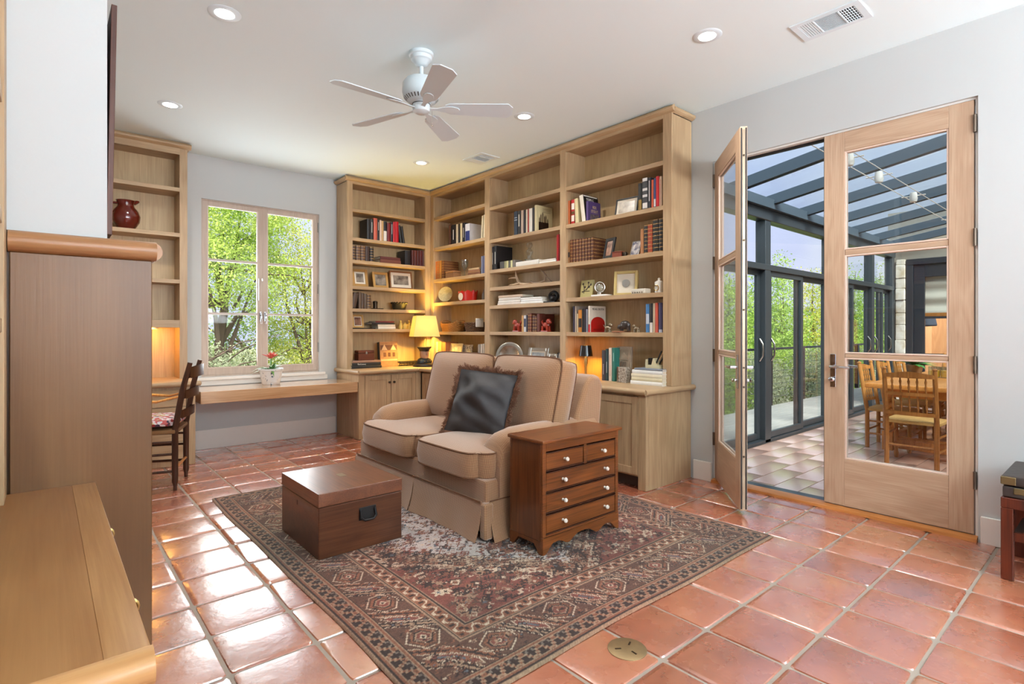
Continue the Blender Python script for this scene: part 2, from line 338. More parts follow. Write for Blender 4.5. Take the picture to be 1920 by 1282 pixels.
def tile_mb(hx, hy, seed):
    r = random.Random(seed); mb = MB()
    gx = [-hx, -hx + .004, -hx + .022, hx - .022, hx - .004, hx]; gy = [-hy, -hy + .004, -hy + .022, hy - .022, hy - .004, hy]
    vs = []
    for j, y in enumerate(gy):
        for i, x in enumerate(gx):
            e = min(i, 5 - i, j, 5 - j); z = {0: -.008, 1: -.0026, 2: r.uniform(-.0008, .0004)}[e]
            jx = r.uniform(-.0015, .0015) if e < 2 else 0; jy = r.uniform(-.0015, .0015) if e < 2 else 0
            if i in (0, 1, 4, 5) and j in (0, 1, 4, 5) and e < 2: jx -= math.copysign(.003, x); jy -= math.copysign(.003, y)
            vs.append((x + jx, y + jy, z))
    return mb.add(vs, [(j * 6 + i, j * 6 + i + 1, (j + 1) * 6 + i + 1, (j + 1) * 6 + i) for j in range(5) for i in range(5)])
HX, HY_ = PX / 2 - .0055, PY / 2 - .0055
tmesh = [tile_mb(HX, HY_, k).mesh('tile', tilem, smooth=40) for k in range(8)]
RUG = (.90, 3.20, 1.40, 4.31)
cand = []
for i in range(-5, 12):
    for j in range(-17, 20):
        x0, x1 = max(X0T + PX * i, XL), min(X0T + PX * (i + 1), XR); y0, y1 = max(Y0T + PY * j, YN), min(Y0T + PY * (j + 1), YB)
        if x1 - x0 < .03 or y1 - y0 < .03: continue
        vis = False
        for a in (x0, (x0 + x1) / 2, x1):
            for b in (y0, (y0 + y1) / 2, y1):
                p = pix((a, b, 0))
                if -5 < p[0] < 1925 and p[1] < 1290 and p[2] > 0: vis = True
        if x0 > RUG[0] + .02 and x1 < RUG[1] - .06 and y0 > RUG[2] + .02 and y1 < RUG[3] - .02: vis = False
        if x1 < .25 and y1 < 4.2: vis = False
        if (x0 > 3.42 and y0 > 2.45) or (y0 > 5.62 and (x0 > 2.62 or x1 < 1.0)): vis = False
        cand.append((vis, -pix(((x0 + x1) / 2, (y0 + y1) / 2, 0))[2], x0, x1, y0, y1))
cand.sort(key=lambda t: (t[0], t[1]), reverse=True)
rest = MB(); ntile = 0
for k, (vis, _, x0, x1, y0, y1) in enumerate(cand):
    cx, cy, sx, sy = (x0 + x1) / 2, (y0 + y1) / 2, (x1 - x0) / PX, (y1 - y0) / PY
    if vis and ntile < 296:
        o = bpy.data.objects.new('tile', tmesh[random.randrange(8)]); C.objects.link(o); adopt(o, floor); ntile += 1
        o.location = (cx, cy, random.uniform(-.0008, .0006)); o.scale = (sx, sy, 1); o.rotation_euler = (random.uniform(-.0025, .0025), random.uniform(-.0025, .0025), random.uniform(-.006, .006))
    else:
        q = tile_mb(HX * sx, HY_ * sy, k); q.v = [(a + cx, b + cy, c) for a, b, c in q.v]; rest.add(q.v, q.f)
ro = rest.build('hidden_tiles', tilem, floor, smooth=40); ro['kind'] = 'stuff'
# ------------------------------------------------------------------ casement window
w1 = struct('window_1', MB().box(WX0, WX1, YB + .02, YB + .1, WZ1 - .012, WZ1).box(WX0, WX0 + .012, YB + .02, YB + .1, WZ0 + .015, WZ1 - .012).box(WX1 - .012, WX1, YB + .02, YB + .1, WZ0 + .015, WZ1 - .012).box(WX0, WX1, YB + .02, YB + .1, WZ0, WZ0 + .015), winw)
MU = (1.372, 1.925)
for (a, b) in ((WX0 + .012, 1.797), (1.797, WX1 - .012)):
    z0, z1 = WZ0 + .016, WZ1 - .012; y0, y1 = YB + .026, YB + .07
    s = MB().box(a, a + .052, y0, y1, z0, z1).box(b - .052, b, y0, y1, z0, z1).box(a + .052, b - .052, y0, y1, z1 - .05, z1).box(a + .052, b - .052, y0, y1, z0, z0 + .075)
    so = s.build('sash', winw, w1, bevel=.002)
    zz = [z0 + .075, *MU, z1 - .05]
    for m in MU: MB().box(a + .052, b - .052, y0 + .004, y1 - .004, m - .012, m + .012).build('muntin', pm('muntin_grey', (196, 184, 172), .4), so, bevel=.003)
    for k in range(3): MB().box(a + .05, b - .05, YB + .048, YB + .052, zz[k] + (.012 if k else 0), zz[k + 1] - (.012 if k < 2 else 0)).build('pane', pane, so, smooth=0)
    MB().box(a + .046, a + .056, y0 - .003, y0 + .004, z0 + .07, z1 - .045).box(b - .056, b - .046, y0 - .003, y0 + .004, z0 + .07, z1 - .045).box(a + .056, b - .056, y0 - .003, y0 + .004, z0 + .07, z0 + .08).box(a + .056, b - .056, y0 - .003, y0 + .004, z1 - .055, z1 - .045).build('glazing_bead', pm('bead', (214, 198, 184), .4), so)
for x in (1.775, 1.82):
    h = MB().box(x - .011, x + .011, YB + .016, YB + .026, 1.3, 1.4).tube([(x, YB + .018, 1.385), (x, YB - .012, 1.38), (x, YB - .018, 1.35), (x, YB - .016, 1.27)], [.009, .009, .010, .007], 8); h.build('handle', chrome, w1, bevel=.002)
MB().box(1.748, 1.76, YB + .014, YB + .026, 1.52, 1.76).box(1.782, 1.8, YB + .012, YB + .026, 1.73, 1.76).build('espagnolette_plate', silver, w1, bevel=.002)
for z in (2.33, 1.62, .95): MB().tube([(WX1 - .006, YB + .012, z), (WX1 - .006, YB + .012, z + .11)], .008, 8).build('hinge', pm('hinge_grey', (150, 146, 140), .4, metal=.6), w1)
sill = struct('trim_1', MB().box(1.13, 2.47, YB - .035, YB, .69, .722).box(1.1, 2.5, YB - .02, YB, .636, .69), whitem, bevel=.006, seg=2)
# ------------------------------------------------------------------ garden doors
trimw = wood('threshold_wood', (196, 128, 70), (150, 88, 40), 'y', rough=.3)
thr = struct('trim_2', MB().prism([(XR - .035, 0), (XR - .03, .016), (XR - .005, .026), (XR + .06, .026), (XR + .06, 0)], 'y', DY0 + .002, DY1 - .002), trimw)
MB().box(XR + .06, XR + .16, DY0 + .002, DY1 - .002, -.02, .02).build('metal_sill', pm('sill_alu', (70, 80, 92), .3, metal=.7), thr)
jm = struct('trim_3', MB().box(XR + .02, XR + .12, DY0, DY0 + .014, 0, DZ - .012).box(XR + .02, XR + .12, DY1 - .014, DY1, 0, DZ - .012).box(XR + .02, XR + .12, DY0, DY1, DZ - .012, DZ), whitem)
MB().box(XR + .064, XR + .085, DY0 + .014, DY1 - .014, DZ - .03, DZ - .012).build('weather_seal', black, jm)
LW, LH, LT = .788, 2.488, .045
def leaf(name, hinge, rotz, side):
    d = bpy.data.objects.new(name, None); C.objects.link(d); d.location = hinge; d.rotation_euler = (0, 0, rotz); d['kind'] = 'structure'
    y0, y1 = (0, LT) if side > 0 else (-LT, 0); yf = 0; s = side
    st0, st1, br, tr = .115, .124, .312, .131
    MB().box(0, st0, y0, y1, 0, LH).build('hinge_stile', firz, d, bevel=.002); MB().box(LW - st1, LW, y0, y1, 0, LH).build('latch_stile', firz, d, bevel=.002)
    MB().box(st0, LW - st1, y0, y1, LH - tr, LH).build('top_rail', firxl, d, bevel=.002); MB().box(st0, LW - st1, y0, y1, 0, br).build('bottom_rail', firxl, d, bevel=.002)
    mun = [(.985, 1.013), (1.667, 1.703)]
    for a, b in mun: MB().box(st0, LW - st1, y0 + .006, y1 - .006, a, b).build('muntin', firxl, d, bevel=.006, seg=2)
    edges = [br, *[v for ab in mun for v in ab], LH - tr]
    bead = MB(); ym = (y0 + y1) / 2
    for k in range(3):
        a, b = edges[2 * k], edges[2 * k + 1]
        MB().box(st0 - .004, LW - st1 + .004, ym - .004, ym + .004, a - .003, b + .003).build('pane', pane_door, d, smooth=0)
        for yy in (yf + s * .010, yf + s * (LT - .010)):
            bead.box(st0, st0 + .01, yy - .006, yy + .006, a, b).box(LW - st1 - .01, LW - st1, yy - .006, yy + .006, a, b).box(st0 + .01, LW - st1 - .01, yy - .006, yy + .006, a, a + .01).box(st0 + .01, LW - st1 - .01, yy - .006, yy + .006, b - .01, b)
    bead.build('glazing_bead', pm('door_bead', (226, 200, 182), .4), d, bevel=.002)
    # latch furniture on both faces
    px = LW - .056
    for sg, yy in ((-1, yf), (1, yf + s * LT)):
        o = -s * 1 if yy == yf else s      # outward direction
        f = lambda t: yy + o * t
        hp = MB().box(px - .017, px + .017, f(0), f(.007), .785, 1.008).build('lock_plate', chrome, d, bevel=.002)
        MB().tube([(px, f(.005), .925), (px, f(.045), .925), (px - .02, f(.052), .925), (px - .115, f(.052), .922)], [.011, .011, .011, .008], 8).build('lever', chrome, hp)
        MB().tube([(px, f(.005), .84), (px, f(.022), .84)], .011, 8).ball((px, f(.034), .84), (.02, .006, .016)).build('thumb_turn', chrome, hp)
        MB().box(px - .008, px + .008, f(.0072), f(.0085), .955, .99).build('cylinder_inlay', silver, hp)
    e = MB().box(LW, LW + .003, y0 + .004, y0 + .012, .01, LH - .01).box(LW, LW + .003, y1 - .012, y1 - .004, .01, LH - .01); e.build('edge_gasket', black, d)
    es = MB().box(LW, LW + .002, y0 + .015, y1 - .015, .02, LH - .02).build('lock_strip', pm('lock_strip_metal', (168, 150, 128), .35, metal=.8), d)
    for z in (.35, .80, .925, 1.3, 1.75, 2.3): MB().lathe([(.0, .004), (.007, .004), (.007, .0)], (LW + .001, (y0 + y1) / 2, z), 8, 'x').build('screw', bronze, es)
    for z in (.26, .92, 1.65, 2.3): MB().tube([(-.006, yf - s * .006, z), (-.006, yf - s * .006, z + .1)], .009, 8).box(-.012, .003, yf - s * .004, yf, z, z + .1).build('hinge', pm('hinge_pewter', (112, 98, 86), .4, metal=.8), d)
    MB().box(.0, LW, y0 + .01, y1 - .01, -.006, 0).build('bottom_sweep', pm('sweep_grey', (150, 146, 140), .5), d)
    return d
firxl = wood('fir_rail_local', *FIR, 'x', ring=1.3)
leaf('door_1', (XR + .012, .626, .032), PI / 2, -1)
leaf('door_2', (XR + .0, 2.205, .032), math.radians(-140), 1)
# ------------------------------------------------------------------ sunroom beyond the doors
ZS = -.12; SX0, SX1, SYG = 4.16, 11.5, 2.89
sf = struct('sunroom_floor', MB().box(SX0, SX1 + .1, -1.6, SYG + .12, ZS - .2, ZS - .004), pm('sunroom_grout', (120, 96, 84), .8), smooth=0)
def plank_mat():
    m, nt, b = new('sunroom_tile'); oi = N(nt, 'ShaderNodeObjectInfo'); g = N(nt, 'ShaderNodeNewGeometry')
    n1 = N(nt, 'ShaderNodeTexNoise'); n1.inputs['Scale'].default_value = 4; nt.links.new(g.outputs['Position'], n1.inputs['Vector'])
    ad = N(nt, 'ShaderNodeMath', operation='MULTIPLY_ADD'); nt.links.new(oi.outputs['Random'], ad.inputs[0]); ad.inputs[1].default_value = .6; nt.links.new(n1.outputs['Fac'], ad.inputs[2])
    r = N(nt, 'ShaderNodeValToRGB'); nt.links.new(ad.outputs[0], r.inputs[0]); e = r.color_ramp.elements
    e[0].position = .3; e[0].color = (*s2l((206, 156, 138)), 1); e[1].position = 1.0; e[1].color = (*s2l((232, 194, 176)), 1)
    nt.links.new(r.outputs[0], b.inputs['Base Color']); b.inputs['Roughness'].default_value = .3; b.inputs['Coat Weight'].default_value = 1.0; b.inputs['Coat IOR'].default_value = 1.9; b.inputs['Coat Roughness'].default_value = .2; return m
plm = plank_mat(); PL, PW = .61, .203
pmsh = MB().prism([(-PL / 2 + .003, -.02), (-PL / 2 + .005, -.001), (-PL / 2 + .009, 0), (PL / 2 - .009, 0), (PL / 2 - .005, -.001), (PL / 2 - .003, -.02)], 'y', -PW / 2 + .004, PW / 2 - .004).mesh('floor_tile', plm)
far = MB(); np_ = 0
for j in range(22):
    yc = SYG - .04 - PW * (j + .5); off = (j * .37) % 1 * PL
    for i in range(13):
        xc = SX0 + .02 + PL * (i + .5) - off
        x0, x1 = max(xc - PL / 2, SX0 + .02), min(xc + PL / 2, SX1)
        if x1 - x0 < .06: continue
        p = pix(((x0 + x1) / 2, yc, ZS))
        if xc < 9.2 and 1300 < p[0] < 1830:
            o = bpy.data.objects.new('floor_tile', pmsh); C.objects.link(o); adopt(o, sf); o.location = ((x0 + x1) / 2, yc, ZS); o.scale = ((x1 - x0) / PL, 1, 1); np_ += 1
        else: far.box(x0 + .003, x1 - .003, yc - PW / 2 + .004, yc + PW / 2 - .004, ZS - .02, ZS)
ff = far.build('far_floor_tiles', plm, sf, smooth=0); ff['kind'] = 'stuff'
# glazed garden wall
gw = struct('glazed_wall', MB().box(SX0, SX1, SYG - .02, SYG + .1, ZS - .02, ZS + .035), darkalu)
HEAD0, HEAD1, RAIL0, RAIL1 = 2.49, 2.62, 1.905, 1.975
MB().box(SX0, SX1, SYG - .03, SYG + .1, HEAD0, HEAD1).build('header', darkalu, gw, bevel=.006)
MB().box(SX0, SX1, SYG - .024, SYG + .08, RAIL0, RAIL1).build('transom_rail', darkalu, gw, bevel=.004)
posts = [(4.16, 4.26), (6.39, 6.53), (8.42, 8.54), (10.24, 10.36), (11.34, 11.46)]
for a, b in posts: MB().box(a, b, SYG - .02, SYG + .1, ZS, HEAD0).build('post', darkalu, gw, bevel=.004)
for k in range(4):
    a, b = posts[k][1], posts[k + 1][0]
    MB().box(a, b, SYG + .03, SYG + .036, RAIL1, HEAD0).build('pane', pane, gw, smooth=0)
    m = (a + b) / 2
    for q, (c, d, yy) in enumerate(((a, m + .05, SYG + .0), (m - .05, b, SYG + .045))):
        s = MB().box(c, c + .065, yy, yy + .04, ZS + .04, RAIL0).box(d - .065, d, yy, yy + .04, ZS + .04, RAIL0).box(c + .065, d - .065, yy, yy + .04, RAIL0 - .06, RAIL0).box(c + .065, d - .065, yy, yy + .04, ZS + .04, ZS + .11)
        so = s.build('sliding_sash', darkalu, gw, bevel=.003)
        MB().box(c + .06, d - .06, yy + .018, yy + .023, ZS + .1, RAIL0 - .05).build('pane', pane, so, smooth=0)
        hx = (d - .032) if q == 1 else (c + .032)
        MB().tube([(hx, yy - .01, .84), (hx - .01, yy - .05, .9), (hx - .012, yy - .055, .96), (hx - .01, yy - .05, 1.04), (hx, yy - .01, 1.1)], .011, 8).build('pull_handle', silver, so)
# glass roof
SL = .165
def rz(y): return 2.62 + SL * (SYG - y)
gr = struct('glass_roof', MB().box(SX0, SX1, SYG - .08, SYG + .12, HEAD1, HEAD1 + .11), pm('roof_alu', (78, 92, 104), .36, metal=.2))
YR = -1.6; RX = [4.22, 4.75, 5.62, 6.52, 7.48, 8.45, 9.42, 10.44, 11.4]
ralu = pm('roof_alu', (78, 92, 104), .36)
for x in RX:
    b = MB().prism([(SYG + .1, rz(SYG + .1) + .05), (SYG + .1, rz(SYG + .1) + .17), (YR, rz(YR) + .17), (YR, rz(YR) + .05)], 'x', x - .03, x + .03); ro = b.build('rafter', ralu, gr, bevel=.005)
    MB().prism([(SYG + .05, rz(SYG + .05) + .05), (SYG + .05, rz(SYG + .05) + .075), (YR, rz(YR) + .075), (YR, rz(YR) + .05)], 'x', x - .042, x + .042).build('rafter_flange', ralu, ro)
for k in range(len(RX) - 1):
    for yp in (1.05,):
        MB().prism([(yp - .03, rz(yp) + .09), (yp - .03, rz(yp) + .165), (yp + .03, rz(yp) + .155), (yp + .03, rz(yp) + .08)], 'x', RX[k] + .035, RX[k + 1] - .035).build('purlin', ralu, gr)
    MB().prism([(SYG + .1, rz(SYG + .1) + .172), (SYG + .1, rz(SYG + .1) + .18), (YR, rz(YR) + .18), (YR, rz(YR) + .172)], 'x', RX[k] + .0, RX[k + 1] - .0).build('roof_pane', roofg, gr, smooth=0)
# low-voltage cable lights under the roof
pA = atz(1593, 281, 2.6); pB = atz(1588, 309, 2.6)
for yy, lab in ((pA.y, 'white light cable strung under the glass roof, upper of two'), (pB.y, 'white light cable strung under the glass roof, lower of two')):
    tag(MB().tube([(SX0, yy, 2.6), (SX1, yy, 2.6)], .004, 6).build('light_cable', whitem), lab, 'cable', 'light cables')
for px, py, lab in ((1592, 297, 'small white cable spotlight nearest the closed door stile'), (1645, 330, 'small white cable spotlight in the middle of the cables'), (1703, 369, 'small white cable spotlight with round dark mouth'), (1775, 411, 'farthest small white cable spotlight by the hinge stile')):
    c = atz(px, py, 2.6); t = thing('cable_spotlight', lab, 'lamp', (c.x, (pA.y + pB.y) / 2, 2.6), 0, 'cable spotlights'); dy = abs(pA.y - pB.y) / 2
    MB().tube([(0, -dy - .03, 0), (0, dy + .03, 0)], .006, 6).build('crossbar', whitem, t); MB().lathe([(.0, .05), (.03, .045), (.038, -.02), (.03, -.05), (.0, -.03)], (0, 0, -.01), 12).build('head', whitem, t)
# end wall with stone pier and dark glazed door
def stone_mat():
    m, nt, b = new('limestone'); g = N(nt, 'ShaderNodeNewGeometry'); n1 = N(nt, 'ShaderNodeTexNoise'); n1.inputs['Scale'].default_value = 5; n1.inputs['Detail'].default_value = 7; nt.links.new(g.outputs['Position'], n1.inputs['Vector'])
    r = N(nt, 'ShaderNodeValToRGB'); nt.links.new(n1.outputs['Fac'], r.inputs[0]); r.color_ramp.elements[0].position = .35; r.color_ramp.elements[0].color = (*s2l((190, 176, 150)), 1); r.color_ramp.elements[1].position = .6; r.color_ramp.elements[1].color = (*s2l((226, 222, 212)), 1)
    nt.links.new(r.outputs[0], b.inputs['Base Color']); b.inputs['Roughness'].default_value = .9
    bp = N(nt, 'ShaderNodeBump'); bp.inputs['Strength'].default_value = .6; bp.inputs['Distance'].default_value = .03; nt.links.new(n1.outputs['Fac'], bp.inputs['Height']); nt.links.new(bp.outputs[0], b.inputs['Normal']); return m
stonem = stone_mat()
EX = SX1; eD0 = atx(1721, 500, EX).y; eD1 = atx(1698, 500, EX).y + .0
ew = struct('sunroom_end_wall', MB().box(EX + .05, EX + .3, -1.6, 1.2, ZS, 3.3).box(EX + .05, EX + .3, 1.2, SYG + .1, 2.45, 3.3).box(EX + .0, EX + .3, eD1 + .01, SYG + .1, ZS, 2.45), pm('mortar', (170, 164, 152), .9), smooth=0)
z = ZS; k = 0
while z < 2.45:                                    # stone pier, course by course
    h = min(random.uniform(.17, .3), 2.45 - z); d = random.uniform(0, .03)
    MB().box(EX - .04 - d, EX + .3, eD1, SYG - .04 + random.uniform(0, .015), z + .002, z + h - .002).build('stone', stonem, ew, bevel=.015, seg=2); z += h
dd = wthing('glazed_side_door', 'dark framed glazed door with cream shade at the far end of the sunroom', 'door', (EX, 2.0, ZS))
y1d = eD1 - .01; y0d = y1d - 1.15
MB().box(EX - .02, EX + .1, y1d - .1, y1d, ZS, 2.34).box(EX - .02, EX + .1, y0d, y0d + .1, ZS, 2.34).box(EX - .02, EX + .1, y0d, y1d, 2.34, 2.44).build('jamb', pm('dark_navy', (38, 44, 54), .4), dd, bevel=.006)
MB().box(EX + .01, EX + .06, y1d - .26, y1d - .1, ZS, 2.34).box(EX + .01, EX + .06, y0d + .1, y0d + .26, ZS, 2.34).box(EX + .01, EX + .06, y0d + .26, y1d - .26, 2.12, 2.34).box(EX + .01, EX + .06, y0d + .26, y1d - .26, ZS, .2).build('door_frame', pm('dark_navy', (38, 44, 54), .4), dd, bevel=.004)
for zz in (1.42, .78): MB().box(EX + .02, EX + .05, y0d + .26, y1d - .26, zz - .02, zz + .02).build('muntin', pm('dark_navy', (38, 44, 54), .4), dd)
MB().box(EX + .03, EX + .036, y0d + .26, y1d - .26, .2, 2.12).build('pane', pane, dd, smooth=0)
sh = MB().grid(lambda u, v: (EX + .1 + .02 * math.sin(v * 18), y0d + .2 + u * (y1d - y0d - .4), 2.2 - v * .72), 2, 24).build('roman_shade', pm('shade_cloth', (206, 204, 190), .9), dd)
MB().box(EX + .08, EX + .13, y0d + .2, y1d - .2, 1.44, 1.5).build('shade_rail', honeyw, dd)
struct('kitchen_wall', MB().box(EX + 2.2, EX + 2.3, -1.6, SYG, ZS, 3).box(EX + .3, EX + 2.3, -1.6, -1.5, ZS, 3).box(EX + .3, EX + 2.3, SYG - .1, SYG, ZS, 3).box(EX + .3, EX + 2.3, -1.6, SYG, ZS - .1, ZS), wood('kitchen_panel', (206, 168, 128), (178, 136, 98), 'z'), smooth=0)
light('kitchen_lamp', 'POINT', (EX + 1.2, 1.8, 2.4), 24, (1, .9, .78), shadow_soft_size=.2)
tag(MB().lathe([(.0, -.01), (.19, 0), (.2, .02), (.15, .30), (.13, .31)], (EX + 1.3, y1d + .02, 1.28), 20).build('pendant_shade', pm('blue_shade', (52, 70, 92), .6)), 'dark blue drum lampshade seen through the far glazed door', 'lamp')
struct('sunroom_near_wall', MB().box(SX0, SX1 + .3, -1.72, -1.6, ZS, 3.4), stonem, smooth=0)
# ------------------------------------------------------------------ dining table and rush seat chairs
tb = wthing('dining_table', 'long honey wood dining table in the sunroom', 'table', (7.9, 1.4, ZS)); TX0, TX1, TY0, TY1, TZ = 6.62, 9.3, .86, 1.93, .64
MB().box(TX0, TX1, TY0, TY1, TZ - .05, TZ).build('tabletop', honeyx, tb, bevel=.012, seg=2)
MB().box(TX0 + .14, TX1 - .14, TY0 + .14, TY1 - .14, TZ - .14, TZ - .05).build('apron', honeyx, tb)
for x in (TX0 + .2, TX1 - .2):
    for y in (TY0 + .17, TY1 - .17):
        hl = MB()
        for s2 in (0, PI): hl.tube([(x + .024 * math.cos(s2 + a * .62), y + .024 * math.sin(s2 + a * .62), ZS + .26 + a * .0165) for a in range(25)], .034, 8)
        hl.box(x - .05, x + .05, y - .05, y + .05, ZS + .05, ZS + .25).box(x - .05, x + .05, y - .05, y + .05, TZ - .16, TZ - .05).build('twisted_leg', honeyw, tb, bevel=.004)
for y in (TY0 + .17, TY1 - .17): MB().box(TX0 + .2, TX1 - .2, y - .03, y + .03, ZS + .08, ZS + .2).build('stretcher', honeyx, tb, bevel=.004)
for x in (TX0 + .2, TX1 - .2): MB().box(x - .03, x + .03, TY0 + .2, TY1 - .2, ZS + .08, ZS + .2).build('stretcher', honeyw, tb, bevel=.004)
rush = pm('rush_seat', (198, 156, 92), .8, noise=.25, nscale=40, bump=.6, bscale=120, aniso=(1, .15, 1))
def dining_chair(label, loc, rot, mat, proto=[None]):
    t = thing('dining_chair', label, 'chair', loc, rot, 'rush seat chairs round the dining table'); W = .2; H = .95
    for sx in (-1, 1):
        x = sx * W
        MB().tube([(x, 0, 0), (x, 0, .42), (x, .03, .6), (x, .075, .9), (x, .08, H)], [.022, .022, .022, .02, .016], 8).ball((x, .08, H), (.022, .022, .014)).build('back_post', mat, t)
        MB().tube([(x * 1.1, -.40, 0), (x * 1.1, -.40, .05), (x * 1.1, -.40, .07), (x * 1.1, -.40, .43)], [.016, .024, .018, .022], 8).build('front_leg', mat, t)
        for zz in (.16, .3): MB().tube([(x, 0, zz), (x * 1.1, -.4, zz)], .011, 6).build('side_stretcher', mat, t)
    for zz, h in ((.52, .035), (.71, .03), (.89, .05)):
        yy = .02 if zz < .6 else (.045 if zz < .8 else .074)
        MB().grid(lambda u, v: (-W + 2 * W * u, yy + .03 * (1 - (2 * u - 1) ** 2), zz + h * (v - .5) + (.012 * math.cos((2 * u - 1) * PI) if zz > .8 and v > .5 else 0)), 10, 1).grid(lambda u, v: (W - 2 * W * u, yy + .018 + .03 * (1 - (2 * u - 1) ** 2), zz + h * (v - .5) + (.012 * math.cos((2 * u - 1) * PI) if zz > .8 and v > .5 else 0)), 10, 1).build('back_rail', mat, t)
    for k in range(5):
        x = -W + 2 * W * (k + 1) / 6
        for (za, zb, ya, yb) in ((.53, .7, .045, .065), (.72, .88, .07, .095)):
            q = [(x, ya + (yb - ya) * s_, za + (zb - za) * s_) for s_ in (0, .2, .3, .5, .7, .8, 1)]
            MB().tube(q, [.007, .007, .012, .007, .012, .007, .007], 6).build('spindle', mat, t)
    MB().tube([(-W * 1.1, -.4, .2), (-.08, -.4, .2), (-.05, -.4, .2), (0, -.4, .2), (.05, -.4, .2), (.08, -.4, .2), (W * 1.1, -.4, .2)], [.01, .012, .022, .014, .022, .012, .01], 8).build('front_stretcher', mat, t)
    MB().tube([(-W, 0, .2), (W, 0, .2)], .012, 6).build('rear_stretcher', mat, t)
    cm, _, _ = cushion_mb(.225, .21, .024, .6, 4, 8, .004); cm.xf(Matrix.Translation((0, -.2, .43))); cm.build('seat', rush, t)
    return t
dc = wood('dining_chair_wood', (176, 116, 58), (120, 70, 30), 'z', rough=.35); dc2 = wood('dining_chair_pale', (202, 146, 82), (152, 96, 44), 'z', rough=.35)
dining_chair('spindle back rush seat chair at the near end of the dining table', (6.33, 1.45, ZS), -PI / 2 + PI, dc)
dining_chair('rush seat chair at the left side of the dining table, nearest the doors', (7.27, 2.03, ZS), 0, dc2)
dining_chair('rush seat chair at the left side of the dining table, second from the doors', (8.0, 2.05, ZS), 0, dc2)
dining_chair('rush seat chair at the left side of the dining table, farthest from the doors', (8.68, 2.05, ZS), 0, dc2)
dining_chair('rush seat chair half hidden at the right side of the dining table', (7.2, .72, ZS), PI, dc)
dining_chair('rush seat chair standing near the far glazed door', (10.6, 1.86, ZS), -1.9, dc2)
for lab, px in (('honey candle in glass on the dining table, left of two', 1752), ('honey candle in glass on the dining table, right of two', 1775)):
    p = atz(px, 692, TZ); p.x = min(p.x, 8.6); q = atx(px, 690, 8.0)
    t = thing('candle_jar', lab, 'candle', (8.0, q.y, TZ), 0, 'candles on the dining table')
    MB().lathe([(.0, .0), (.055, .0), (.06, .06), (.058, .13), (.056, .13), (.056, .01), (.0, .01)], (0, 0, 0), 16).build('jar', clearg, t); MB().lathe([(0, .012), (.05, .012), (.05, .085), (0, .09)], (0, 0, 0), 14).build('candle', pm('candle_wax', (240, 178, 60), .5, emit=(240, 170, 50), estr=.15), t)
def leafy(parent, n, r, h, mat, seed, w=.03, spread=1.0, droop=.4):
    rd = random.Random(seed); mb = MB()
    for _ in range(n):
        a = rd.uniform(0, 2 * PI); L = r * rd.uniform(.6, 1.1); e = rd.uniform(.3, 1.2); c, s = math.cos(a), math.sin(a); pts = []
        for k in range(6):
            u = k / 5; d = L * u * math.cos(e) * spread; z = h * u * math.sin(e) * 1.3 - droop * L * u * u; ww = w * math.sin(PI * min(.98, .08 + u)) ; pts.append(((c * d - s * ww, s * d + c * ww, z), (c * d, s * d, z + .3 * ww), (c * d + s * ww, s * d - c * ww, z)))
        mb.add([p for t3 in pts for p in t3], [(3 * k + i, 3 * k + i + 1, 3 * k + i + 4, 3 * k + i + 3) for k in range(5) for i in (0, 1)])
    return mb.build('leaves', mat, parent)
lgreen = pm('leaf_green', (70, 130, 60), .45, noise=.35, nscale=12)
tp = atx(1715, 690, 8.45); pt = thing('potted_fern', 'leafy green plant standing on the dining table', 'plant', (8.45, tp.y, TZ))
MB().lathe([(0, 0), (.07, 0), (.09, .12), (.08, .12), (.0, .1)], (0, 0, 0), 14).build('pot', pm('fern_pot', (120, 90, 60), .6), pt); leafy(pt, 26, .3, .2, lgreen, 3, .035).location.z = .1
# ------------------------------------------------------------------ garden outside
struct('ground', MB().box(-30, 70, 6.5, 70, -1.3, -1.1).box(SX0, 70, 4.6, 6.5, -1.3, -1.1), pm('dry_grass', (150, 146, 104), .95, noise=.3, nscale=3), smooth=0)
dk = struct('deck', MB().box(SX0 + .1, 16, SYG + .12, 4.5, -.3, -.2), pm('deck_underside', (90, 86, 80), .9), smooth=0)
deckm = pm('deck_grey', (176, 176, 168), .8, noise=.2, nscale=5, aniso=(.3, 6, 1))
for k in range(11): MB().box(SX0 + .1, 16, SYG + .13 + k * .125, SYG + .13 + k * .125 + .118, -.2, -.165).build('deck_board', deckm, dk, bevel=.003)
rl = thing('deck_railing', 'dark metal railing along the outer edge of the deck', 'railing', (9, 4.42, -.165))
rl_i = Matrix.Translation((9, 4.42, -.165)); WORLD[rl.name] = rl_i
MB().box(4.3, 16, 4.40, 4.45, .84, .88).build('top_rail', blackm, rl, bevel=.004)
for x in (4.6, 6.4, 8.2, 9.95, 11.4, 12.9, 14.6): MB().box(x, x + .1, 4.38, 4.46, -.17, .86).build('post', blackm, rl, bevel=.004)
for k in range(7): MB().tube([(4.4, 4.425, -.03 + k * .12), (16, 4.425, -.03 + k * .12)], .003, 4).build('cable', darkalu, rl)
